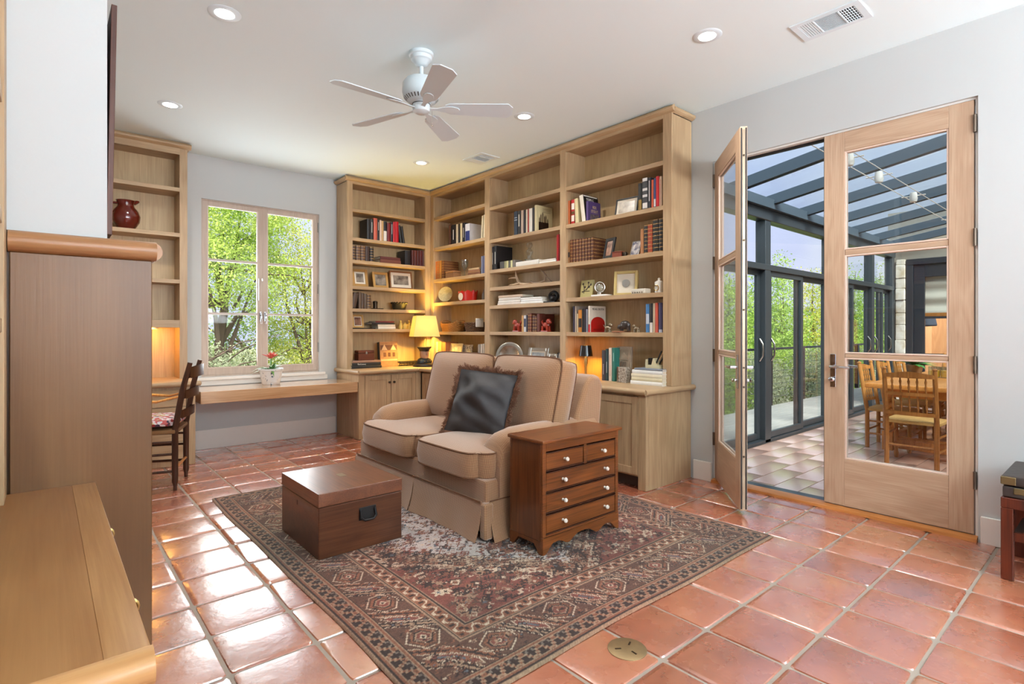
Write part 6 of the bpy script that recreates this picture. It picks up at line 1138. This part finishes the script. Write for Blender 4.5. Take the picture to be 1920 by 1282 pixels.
za = stack(WR, zB, SH2[2], [(240, 392, .05, 'white photo', (226, 222, 212), {'noun': 'album'})], .03, .16, ['under the crystal figure in middle bay'], None)
small(WR, zB, 330, .1, za, 'clear crystal figure standing on the white album', 'ornament', 'crystal_figure', lambda t: MB().lathe([(0, 0), (.05, 0), (.05, .02), (.03, .03), (.025, .06), (.034, .085), (.04, .1), (.03, .12), (.014, .135), (.028, .15), (.036, .17), (.028, .195), (0, .205)], (0, 0, 0), 12).build('crystal', clearg, t, smooth=20))
stack(WR, zB, SH2[2], [(396, 508, .02, 'white', (232, 230, 222)), (398, 506, .016, 'off white', (220, 214, 204))], .03, .2, ['lower of white pair on third shelf, middle bay', 'upper of white pair on third shelf, middle bay'], 'flat white pair')
row(WR, zB, SH2[2], [(511, 519, 392, 'red', (186, 30, 34)), (520, 527, 388, 'crimson', (160, 22, 30))], 'at right end of third shelf, middle bay')
bone = pm('antler_bone', (206, 178, 146), .5, noise=.2, nscale=20); boned = pm('antler_dark', (150, 128, 106), .55, noise=.25, nscale=20)
small(WR, zB, 262, .1, SH2[3], 'branched pale antler at left on fourth middle bay shelf', 'antler', 'antler', lambda t: MB().tube([(.18, .02, .02), (.1, 0, .012), (.03, 0, .02), (-.02, 0, .05), (-.05, 0, .11), (-.06, .0, .16)], [.012, .014, .015, .014, .011, .004], 8).tube([(-.045, 0, .09), (-.09, -.02, .09), (-.14, -.03, .085)], [.010, .008, .003], 7).tube([(.0, 0, .03), (-.05, -.03, .015), (-.1, -.05, .014)], [.012, .009, .003], 7).build('beam', bone, t))
small(WR, zB, 395, .1, SH2[3], 'curved thin antler at right on fourth middle bay shelf', 'antler', 'antler', lambda t: MB().tube([(-.12, 0, .03), (-.08, 0, .014), (.0, 0, .012), (.08, 0, .03), (.10, 0, .08), (.06, 0, .12), (-.01, 0, .16)], [.014, .012, .011, .011, .010, .008, .003], 8).tube([(.1, 0, .07), (.13, .02, .03), (.16, .03, .012)], [.009, .007, .003], 6).build('beam', boned, t))
stack(WR, zB, SH2[4], [(118, 272, .022, 'pink lettered white', (218, 208, 200)), (122, 270, .024, 'white', (226, 222, 214)), (126, 271, .03, 'pale grey', (206, 202, 194)), (124, 284, .026, 'beige', (198, 176, 154))], .03, .16, ['bottom of left stack on fifth middle bay shelf', 'second in left stack on fifth middle bay shelf', 'third in left stack on fifth middle bay shelf', 'top of left stack on fifth middle bay shelf'], 'left stack in middle bay')
stack(WR, zB, SH2[4], [(272, 420, .022, 'bright white', (234, 234, 230)), (274, 416, .022, 'snow white', (230, 232, 232)), (272, 410, .02, 'plain white', (226, 226, 222))], .03, .17, ['bottom of right stack on fifth middle bay shelf', 'middle of right stack on fifth middle bay shelf', 'top of right stack on fifth middle bay shelf'], 'right stack in middle bay')
small(WR, zB, 492, .09, SH2[4], 'black rotary object on fifth shelf of middle bay', 'ornament', 'black_ornament', lambda t: (MB().box(-.1, .06, -.05, .06, 0, .012).build('base', black, t, bevel=.003), MB().tube([(.0 + .055 * math.cos(a), 0, .065 + .04 * math.sin(a)) for a in [2 * PI * k / 18 for k in range(18)]], .016, 8, True).ball((0, 0, .05), (.045, .03, .035)).build('ring', black, t)))
dogm = pm('red_glaze', (150, 52, 38), .3, coat=.4)
def foo(sg):
    def f(t): MB().box(-.05, .05, -.03, .03, 0, .012).build('plinth', dogm, t, bevel=.003); MB().ball((0, 0, .065), (.045, .026, .03)).ball((-sg * .038, 0, .1), (.03, .026, .03)).ball((-sg * .06, 0, .092), (.016, .016, .014)).tube([(-sg * .03, -.016, .06), (-sg * .035, -.016, .012)], .012, 6).tube([(-sg * .03, .016, .06), (-sg * .035, .016, .012)], .012, 6).tube([(sg * .03, -.016, .06), (sg * .034, -.016, .012)], .013, 6).tube([(sg * .03, .016, .06), (sg * .034, .016, .012)], .013, 6).tube([(sg * .04, 0, .07), (sg * .055, 0, .1), (sg * .045, 0, .115)], [.01, .012, .006], 6).build('lion', dogm, t)
    return f
small(WR, zB, 250, .06, SH2[5], 'red glazed lion bookend left of leather books', 'bookend', 'lion_bookend', foo(1)); small(WR, zB, 440, .06, SH2[5], 'red glazed lion bookend right of leather books', 'bookend', 'lion_bookend', foo(-1))
row(WR, zB, SH2[5], [(277, 290, 930, 'tan', (196, 150, 96)), (291, 307, 930, 'white and blue', (206, 204, 206), {'band': [((50, 60, 90), .3, .8)]}), (308, 317, 928, 'dark blue', (44, 44, 60)), (318, 329, 918, 'gilt brown', (104, 62, 44), {'gilt': 1}), (330, 343, 916, 'gilt maroon', (110, 56, 42), {'gilt': 1}), (350, 365, 930, 'gilt dark brown', (80, 46, 36), {'gilt': 1}), (366, 378, 934, 'gilt umber', (90, 54, 40), {'gilt': 1}), (380, 398, 920, 'plain chestnut', (98, 46, 34), {'d': .21})], 'between lion bookends')
small(WR, zB, 195, .08, CT, 'round silver plate leaning behind the loveseat', 'plate', 'silver_plate', lambda t: MB().lathe([(0, .004), (.1, .004), (.112, .012), (.15, .016), (.155, .02), (.15, .022), (.11, .018), (.098, .01), (0, .009)], (0, 0, 0), 40).xf(Matrix.Translation((0, .02, .158)) @ Matrix.Rotation(PI / 2 - .18, 4, 'X')).build('plate', silver, t), .5)
frame(WR, zB, 308, 425, 1148, CT, 'ornate silver photo frame on middle bay worktop', silver, matw, ph_blue, .05, 14, .13, .06, 8); frame(WR, zB, 438, 494, 1188, CT, 'small silver photo frame beside the ornate one', silver, None, ph_grey, .03, 12, .2, .1, 5); frame(WR, zB, 506, 528, 1180, CT, 'black and white card frame against middle bay partition', black, None, ph_grey, .05, 6, .15, .1)
# bay nearest the garden doors
def rex(o, w_, h, d):
    text('title', 'REX\nSTOUT', h * .2, inkg, o, sideM(w_, h, d * .52, h * .62), sx=.8); MB().box(w_ / 2, w_ / 2 + .0004, .03, d - .02, h * .05, h * .38).build('cover_picture', photo_mat('night_print', (28, 40, 66), (120, 104, 110), 30), o, smooth=0)
def tomc(o, w_, h, d): text('title', 'TOM C', h * .13, inkw, o, sideM(w_, h, d * .45, h * .84)); MB().box(w_ / 2, w_ / 2 + .0004, .01, d - .01, h * .95, h * .985).build('cover_line', inkw, o, smooth=0)
row(WR, zC_, SH3[1], [(138, 168, 445, 'orange brown', (170, 84, 40)), (178, 214, 432, 'red and white', (178, 34, 36), {'band': [((226, 216, 206), .6, .85), ((224, 214, 200), .12, .36), ((90, 66, 30), .4, .52)]}), (219, 255, 420, 'leaning cream', (206, 190, 146), {'lean': -3, 'd': .16}), (282, 322, 380, 'white spined', (216, 206, 188), {'lean': -8, 'd': .21, 'fn': lambda o, w_, h, d: (MB().box(w_ / 2, w_ / 2 + .0003, .006, d, 0, h).build('dust_jacket', black, o, smooth=0), tomc(o, w_ + .0006, h, d))}), (342, 366, 448, 'purple', (78, 58, 110), {'d': .17, 'v': .03, 'fn': rex})], 'on second shelf of door bay')
frame(WR, zC_, 655, 888, 405, SH3[1], 'black framed pencil sketch on second door bay shelf', black, matw, ph_sk, .1, 12, .07, .14, 4)
row(WR, zC_, SH3[1], [(911, 950, 254, 'black and gold', (36, 36, 34), {'band': [((150, 116, 50), .04, .4)]}), (955, 1014, 196, 'patterned', (60, 58, 58), {'band': [((214, 210, 204), .05, .22), ((206, 202, 198), .4, .48), ((214, 210, 204), .6, .68), ((220, 216, 210), .9, 1.0)]}), (1018, 1050, 190, 'white lettered black', (40, 40, 46), {'band': [((210, 200, 196), .25, .9, .6)]}), (1055, 1078, 214, 'orange', (196, 84, 50)), (1080, 1103, 200, 'blue and white', (60, 76, 120), {'band': [((214, 210, 206), .05, .3)]}), (1105, 1140, 176, 'glossy red', (190, 24, 34)), (1143, 1172, 178, 'cream and red', (206, 178, 150), {'band': [((170, 60, 60), .0, .9, .4)]})], 'in right row on second shelf of door bay')
row(WR, zC_, SH3[2], [(130, 165, 908, 'tan and black', (140, 96, 56), {'band': [((40, 32, 28), .3, .55)]})] + [(168 + 32.2 * k, 168 + 32.2 * k + 27, 870 - 4 * k, 'gilt brown leather', (110 - 3 * k, 66 - 2 * k, 44 - k), {'gilt': 1, 'd': .2}) for k in range(8)], 'on third shelf of door bay', d=.2)
frame(WR, zC_, 505, 640, 848, SH3[2], 'black studded photo frame on third door bay shelf', black, None, ph_col, .04, 12, .2, .1, -14)
small(WR, zC_, 695, .05, SH3[2], 'small red brown box beside the studded frame', 'box', 'small_box', lambda t: (MB().box(-.045, .045, -.03, .03, 0, .04).build('body', cloth((128, 62, 40)), t, bevel=.003), MB().box(-.046, .046, -.031, .031, .041, .05).build('lid', cloth((120, 56, 36)), t, bevel=.002)))
small(WR, zC_, 765, .06, SH3[2], 'tiny dark metal cup beside the red brown box', 'cup', 'small_cup', lambda t: MB().lathe([(0, 0), (.02, 0), (.024, .03), (.02, .04), (.017, .04), (0, .01)], (0, 0, 0), 14).tube([(.02, 0, .01), (.035, 0, .018), (.022, 0, .034)], .003, 5).build('cup', bronze, t))
frame(WR, zC_, 812, 925, 880, SH3[2], 'frameless photo leaning against leather books', silver, None, photo_mat('photo_group', (40, 48, 90), (226, 216, 206), 24), .05, 16, .03, .1, -10)
row(WR, zC_, SH3[2], [(935, 970, 752, 'tan leather', (166, 112, 70)), (974, 1012, 712, 'dark gilt', (50, 46, 44), {'gilt': 1}), (1015, 1066, 700, 'gilt orange red', (156, 66, 40), {'gilt': 1}), (1070, 1130, 648, 'gilt black', (36, 34, 32), {'gilt': 1}), (1135, 1177, 640, 'gilt charcoal', (44, 42, 42), {'gilt': 1})], 'in right row on third shelf of door bay')
green = pm('sage_frame', (186, 176, 120), .5)
def botan(t): 
    w2, h2 = .075, .165; MB().box(-w2, w2, 0, .02, 0, h2).build('plaque', green, t, bevel=.003); m = MB()
    for a, b in (((-.05, .05), (.05, .12)), ((-.03, .04), (-.045, .13)), ((.0, .07), (.02, .14)), ((-.055, .06), (.04, .06))): m.tube([(a[0], -.001, a[1]), ((a[0] + b[0]) / 2 + .01, -.001, (a[1] + b[1]) / 2), (b[0], -.001, b[1])], .003, 5)
    for c in ((.05, .12), (-.045, .13), (.02, .14), (.03, .1), (-.02, .1)): m.ball((c[0], -.001, c[1]), (.011, .002, .011), 6, 5)
    m.build('flower_relief', pm('plum_print', (74, 66, 58), .6), t)
tt = small(WR, zD, 312, .1, SH3[3], 'sage green plaque with dark iris flowers', 'plaque', 'flower_plaque', botan); tt.rotation_euler.x = -.12
small(WR, zD, 458, .06, SH3[3], 'white block carrying the glass ball clock', 'block', 'white_block', lambda t: MB().box(-.085, .085, -.03, .06, 0, .016).build('block', whitem, t, bevel=.002))
small(WR, zD, 452, .07, SH3[3] + .0165, 'round glass ball clock on a white block', 'clock', 'ball_clock', rot=.5, build=lambda t: (MB().lathe([(0, 0), (.03, 0), (.026, .016), (0, .016)], (0, 0, 0), 16).build('foot', silver, t), MB().tube([(.044 * math.cos(a), 0, .066 + .044 * math.sin(a)) for a in [2 * PI * k / 24 for k in range(24)]], .008, 8, True).build('rim', silver, t), MB().ball((0, 0, .066), (.036, .016, .036), 14, 9).build('glass', clearg, t), MB().lathe([(0, .0), (.033, .0), (.033, .004), (0, .004)], (0, 0, .066), 20, 'y').build('dial', pm('dial_cream', (190, 176, 150), .5), t)))
def shadowbox(t):
    w2, h2 = .105, .215; fm_ = pm('gilt_cream', (202, 178, 116), .45); MB().box(-w2, -w2 + .022, 0, .045, 0, h2).box(w2 - .022, w2, 0, .045, 0, h2).box(-w2 + .022, w2 - .022, 0, .045, h2 - .022, h2).box(-w2 + .022, w2 - .022, 0, .045, 0, .022).build('frame', fm_, t, bevel=.003); MB().box(-w2 + .022, w2 - .022, .02, .03, .022, h2 - .022).build('mat_board', matw, t, smooth=0); MB().lathe([(0, .012), (.034, .012), (.036, .02), (0, .02)], (0, 0, h2 / 2), 24, 'y').build('medallion', silver, t)
tt = small(WR, zD, 705, .1, SH3[3], 'cream gilt shadow box frame with round silver medallion', 'picture frame', 'shadow_box', shadowbox, .35); tt.rotation_euler.x = -.1
def boxlet(t):
    MB().box(-.075, .075, -.03, .05, 0, .042).build('block', pm('plaster', (214, 206, 190), .7, noise=.1), t, bevel=.006); m = MB()
    for k in range(5): m.box(-.06 + k * .025, -.046 + k * .025, -.032, -.03, .006, .018)
    m.build('carved_letters', pm('carved', (120, 110, 96), .8), t)
small(WR, zD, 855, .06, SH3[3], 'small white carved plaster block right of the shadow box', 'ornament', 'carved_block', boxlet, -.1)
def jar(t): MB().lathe([(0, 0), (.034, 0), (.036, .09), (.034, .09), (.0, .08)], (0, 0, 0), 18).build('jar', ceram, t); MB().lathe([(.036, .09), (.02, .1), (.008, .105), (.012, .118), (0, .124)], (0, 0, 0), 16).build('lid', ceram, t); MB().tube([(.0 + .022 * math.cos(a), -.04, .04 + .022 * math.sin(a)) for a in [2 * PI * k / 16 for k in range(16)]], .004, 6, True).build('brass_ring', brass, t)
small(WR, zD, 1046, .08, SH3[3], 'white lidded jar with brass ring at shelf end', 'jar', 'lidded_jar', jar)
def dragon(o, w_, h, d):
    m = MB(); P = [(d * .06, .0005), (d * .06, h * .34)] + [(d * .5 + d * .44 * math.cos(PI - PI * k / 16), h * .34 + h * .25 * math.sin(PI * k / 16)) for k in range(1, 16)] + [(d * .94, h * .34), (d * .94, .0005)]; m.prism(P, 'x', w_ / 2, w_ / 2 + .0005).build('red_dome_print', pm('red_print', (176, 20, 14), .45), o, smooth=0)
    text('author', 'MICHAEL CRICHTON', h * .115, ink, o, sideM(w_, h, d * .52, h * .88), sx=.62); text('title', 'DRAGON TEETH', h * .10, pm('ink_red', (110, 10, 8), .5), o, sideM(w_, h, d * .5, h * .1, .0011), sx=.72)
row(WR, zD, SH3[4], [(181, 199, 396, 'navy', (44, 36, 58)), (201, 216, 394, 'tall grey', (176, 160, 146)), (220, 233, 470, 'short cream', (214, 196, 156)), (235, 270, 432, 'orange and black', (196, 124, 40), {'band': [((28, 26, 26), .22, .62)]}), (272, 290, 420, 'black', (30, 28, 28)), (291, 310, 418, 'dark plum', (48, 38, 46)), (313, 330, 424, 'grey blue', (150, 156, 170)), (334, 354, 392, 'white with red dome', (222, 210, 192), {'d': .22, 'v': .02, 'fn': dragon, 'band': [((190, 24, 40), .0, .3)]})], 'on fifth shelf of door bay', d=.17)
silvd = pm('aged_silver', (150, 134, 112), .3, metal=.9)
def critter(sg, k=1.0): return lambda t: MB().ball((0, 0, .035 * k), (.03 * k, .018 * k, .018 * k)).ball((-sg * .03 * k, 0, .058 * k), (.018 * k, .015 * k, .016 * k)).tube([(-.018 * k, -.008, .03 * k), (-.022 * k, -.01, 0)], .006 * k, 5).tube([(-.018 * k, .008, .03 * k), (-.022 * k, .01, 0)], .006 * k, 5).tube([(.018 * k, -.008, .03 * k), (.022 * k, -.01, 0)], .006 * k, 5).tube([(.018 * k, .008, .03 * k), (.022 * k, .01, 0)], .006 * k, 5).tube([(sg * .028 * k, 0, .04 * k), (sg * .045 * k, 0, .06 * k)], [.005 * k, .002 * k], 5).build('body', silvd, t)
small(WR, zD, 532, .05, SH3[4], 'small silver animal figurine beside the red dome book', 'figurine', 'figurine', critter(-1, 1.1))
tag(MB().box(-.075, .075, -.04, .05, 0, .012).build('wood_slab', wood('slab_wood', (170, 116, 84), (130, 80, 54), 'x'), bevel=.002), 'thin wooden slab under the dark stone bear', 'slab').location = WR.loc(WR.s(zD(672, 0)[0], .06), .06, SH3[4] + .0003)
bear = pm('dark_stone', (58, 50, 46), .3, noise=.5, nscale=40, coat=.3)
small(WR, zD, 705, .06, SH3[4] + .0125, 'dark carved stone bear on a wooden slab', 'sculpture', 'stone_bear', lambda t: MB().ball((0, 0, .05), (.055, .03, .038), 14, 9).ball((-.05, 0, .035), (.026, .022, .024)).ball((-.068, 0, .026), (.014, .012, .012)).tube([(-.03, 0, .04), (-.034, 0, 0)], .016, 7).tube([(.035, 0, .045), (.04, 0, 0)], .018, 7).build('body', bear, t))
small(WR, zD, 820, .06, SH3[4], 'small dark deer figurine beside the blue book', 'figurine', 'figurine', critter(1, .9))
row(WR, zD, SH3[4], [(911, 946, 372, 'blue and white', (70, 120, 170), {'band': [((190, 196, 204), .3, .65)]}), (948, 981, 366, 'black and white', (40, 38, 38), {'band': [((220, 214, 206), .0, .34)]}), (983, 1003, 366, 'cream', (196, 176, 146)), (1005, 1034, 360, 'coral red', (196, 84, 64)), (1040, 1078, 360, 'dark violet', (60, 56, 90), {'band': [((180, 184, 200), .0, .1)]})], 'in right row on fifth shelf of door bay')
# small lamp and things on the worktop of the door bay
ls = WR.s(zD(312, 0)[0], .09); zl0, zl1 = WR.z(*zD(312, 893), .09) - CT, WR.z(*zD(312, 788), .09) - CT
sl_ = thing('accent_lamp', 'small accent lamp with glossy black shade behind the loveseat', 'lamp', WR.loc(ls, .09, CT)); shade(zl0, zl1, .066, .05, pm('black_shade', (24, 20, 20), .25, coat=.3), sl_, 24, 0)
MB().lathe([(0, 0), (.05, 0), (.05, .012), (.012, .03), (.01, .1), (.018, .14), (.01, .2), (.008, zl0), (0, zl0)], (0, 0, 0), 16).build('stem', brass, sl_); MB().ball((0, 0, zl0 + .03), .018).build('bulb', pm('bulb_glow', (255, 220, 150), .5, emit=(255, 200, 110), estr=12), sl_)
lp = WR.loc(ls, .09, CT); light('accent_lamp_glow', 'POINT', (lp[0], lp[1], CT + zl0 + .03), 22, (1, .48, .05), shadow_soft_size=.02)
row(WR, zD, CT, [(471, 505, 836, 'dark grey', (64, 62, 68), {'band': [((200, 196, 190), .2, .55, .3)]}), (508, 535, 824, 'dark teal', (38, 62, 66), {'band': [((190, 200, 200), .25, .6, .4)]}), (540, 570, 812, 'tall white', (220, 206, 190), {'band': [((150, 60, 60), .15, .8, .3)]}), (573, 605, 812, 'green', (44, 116, 104), {'d': .21, 'band': [((190, 220, 212), .6, .85, .3)]})], 'on worktop of door bay', v0=.0)
def church(t):
    st_ = pm('grey_relief', (150, 132, 112), .7, noise=.25, nscale=40); MB().box(-.075, .075, 0, .03, 0, .30).build('panel', st_, t, bevel=.003); MB().box(-.062, -.05, -.006, 0, .02, .28).box(.05, .062, -.006, 0, .02, .28).box(-.05, .05, -.006, 0, .27, .28).build('columns', st_, t); MB().prism([(-.045, .2), (.045, .2), (0, .25)], 'y', -.006, 0).box(-.045, .045, -.005, 0, .185, .2).build('pediment', st_, t); MB().box(-.03, -.003, -.004, 0, .1, .17).box(.003, .03, -.004, 0, .1, .17).build('doors', pm('relief_dark', (104, 88, 74), .7), t)
tt = small(WR, zD, 682, .05, CT, 'grey carved church facade plaque on door bay worktop', 'plaque', 'carved_plaque', church); tt.rotation_euler.x = -.06
small(WR, zD, 692, -.02, CT, 'small ornate silver box in front of the church plaque', 'box', 'ornate_box', lambda t: (MB().box(-.045, .045, -.03, .03, 0, .13).build('body', photo_mat('filigree', (96, 78, 66), (200, 190, 176), 70), t, bevel=.003), MB().box(-.047, -.035, -.033, -.02, 0, .132).build('corner_trim', silver, t)))
stack(WR, zD, CT, [(760, 1078, .03, 'pure white', (236, 236, 232)), (770, 1078, .028, 'cream', (214, 204, 172)), (768, 1078, .03, 'light cream', (222, 214, 188)), (776, 1078, .03, 'white', (226, 228, 226)), (800, 1078, .014, 'slate edged', (120, 128, 140))], -.06, .24, ['bottom of large stack on door bay worktop', 'second in large stack on door bay worktop', 'third in large stack on door bay worktop', 'fourth in large stack on door bay worktop', 'top of large stack on door bay worktop'], 'large stack on door bay worktop')
def holder(t):
    MB().box(-.07, .06, -.04, .04, 0, .025).box(-.07, -.06, -.04, .04, .025, .07).prism([(-.02, .025), (.03, .025), (.01, .08), (-.005, .08)], 'y', -.03, .03).build('holder', pm('ivory_holder', (206, 194, 156), .5), t); MB().box(-.055, -.03, -.02, .02, .026, .08).build('eraser', black, t)
    for k, dx in enumerate((0, .015, .03)): MB().tube([(.015 + dx * .3, -.02 + .018 * k, .03), (.07 + dx, -.02 + .018 * k, .14)], .006, 6).build('pen', black if k % 2 == 0 else silver, t)
small(WR, zD, 1010, .03, CT + .1335, 'ivory pen holder with black pens on the large stack', 'pen holder', 'pen_holder', holder)
# ------------------------------------------------------------------ jug, card, plant, foreground books
jg = aty(236, 430, 6.02); jt = thing('glazed_jug', 'dark red glazed jug with handle on left bookcase shelf', 'jug', (jg.x, 6.02, 2.1125)); jm_ = pm('oxblood_glaze', (92, 26, 16), .16, coat=.6, noise=.35, nscale=8)
MB().lathe([(0, 0), (.06, 0), (.07, .01), (.105, .07), (.112, .12), (.095, .17), (.068, .205), (.062, .225), (.072, .255), (.078, .262), (.072, .262), (.056, .225), (.0, .2)], (0, 0, 0), 28).build('body', jm_, jt); MB().tube([(-.065, 0, .235), (-.11, 0, .235), (-.128, 0, .2), (-.12, 0, .16), (-.1, 0, .135)], [.011, .012, .012, .011, .012], 8).build('handle', jm_, jt); MB().tube([(.06, 0, .25), (.085, 0, .262), (.1, 0, .268)], [.022, .016, .008], 8).build('spout', jm_, jt)
tag(MB().box(-.045, .045, -.006, 0, 0, .045).build('outlet_plate', whitem, bevel=.002), 'small white outlet plate standing on the upper left shelf', 'outlet').location = (aty(299, 343, 6.16).x, 6.165, 2.539)
pp = atz(508, 720, .634); pl_ = thing('potted_bromeliad', 'red bromeliad in blue and white porcelain pot on window desk', 'plant', (pp.x, pp.y, .6345))
def potm():
    m, nt, b = new('painted_porcelain'); tcn = N(nt, 'ShaderNodeTexCoord'); n1 = N(nt, 'ShaderNodeTexNoise'); n1.inputs['Scale'].default_value = 26; n1.inputs['Detail'].default_value = 2; nt.links.new(tcn.outputs['Object'], n1.inputs['Vector']); r = N(nt, 'ShaderNodeValToRGB'); nt.links.new(n1.outputs['Fac'], r.inputs[0]); e = r.color_ramp.elements; e[0].position = .30; e[0].color = (*s2l((60, 96, 120)), 1); e[1].position = .37; e[1].color = (*s2l((228, 230, 232)), 1); q = e.new(.68); q.color = (*s2l((228, 230, 232)), 1); q = e.new(.73); q.color = (*s2l((120, 130, 150)), 1); nt.links.new(r.outputs[0], b.inputs['Base Color']); b.inputs['Roughness'].default_value = .2; return m
MB().lathe([(0, 0), (.082, 0), (.088, .01), (.112, .14), (.12, .145), (.122, .165), (.112, .165), (.108, .14), (0, .13)], (0, 0, 0), 32).build('pot', potm(), pl_); lv = leafy(pl_, 15, .27, .17, pm('bromeliad_leaf', (96, 140, 72), .4, noise=.3, nscale=10), 9, .017, 1.0, .55); lv.location.z = .13
fm = MB(); rq = random.Random(4)
for k in range(26):
    a = rq.uniform(0, 2 * PI); e = rq.uniform(.5, 1.4); L = rq.uniform(.05, .085); fm.tube([(0, 0, .27), (L * .5 * math.cos(a) * math.cos(e), L * .5 * math.sin(a) * math.cos(e), .27 + L * .6 * math.sin(e)), (L * math.cos(a) * math.cos(e) * 1.3, L * math.sin(a) * math.cos(e) * 1.3, .27 + L * math.sin(e))], [.006, .009, .001], 5)
fm.build('flower', pm('bromeliad_red', (214, 96, 84), .5, noise=.2), pl_); MB().tube([(0, 0, .13), (0, 0, .28)], .008, 6).build('stalk', pm('bromeliad_leaf', (96, 140, 72), .4), pl_)
for k in range(3): 
    o = book(WB, 0, 0, 0, .034, .24 - .006 * (k % 2), .19, gilt((132 - 6 * k, 58 - 3 * k, 40), .03), f'gilt red brown leather book, {ORD[k]} from the right on the far left shelf', 'leather books on far left shelf'); o.location = (-.083, 1.838 - .037 * k, 1.8055); o.rotation_euler = (0, 0, PI / 2)
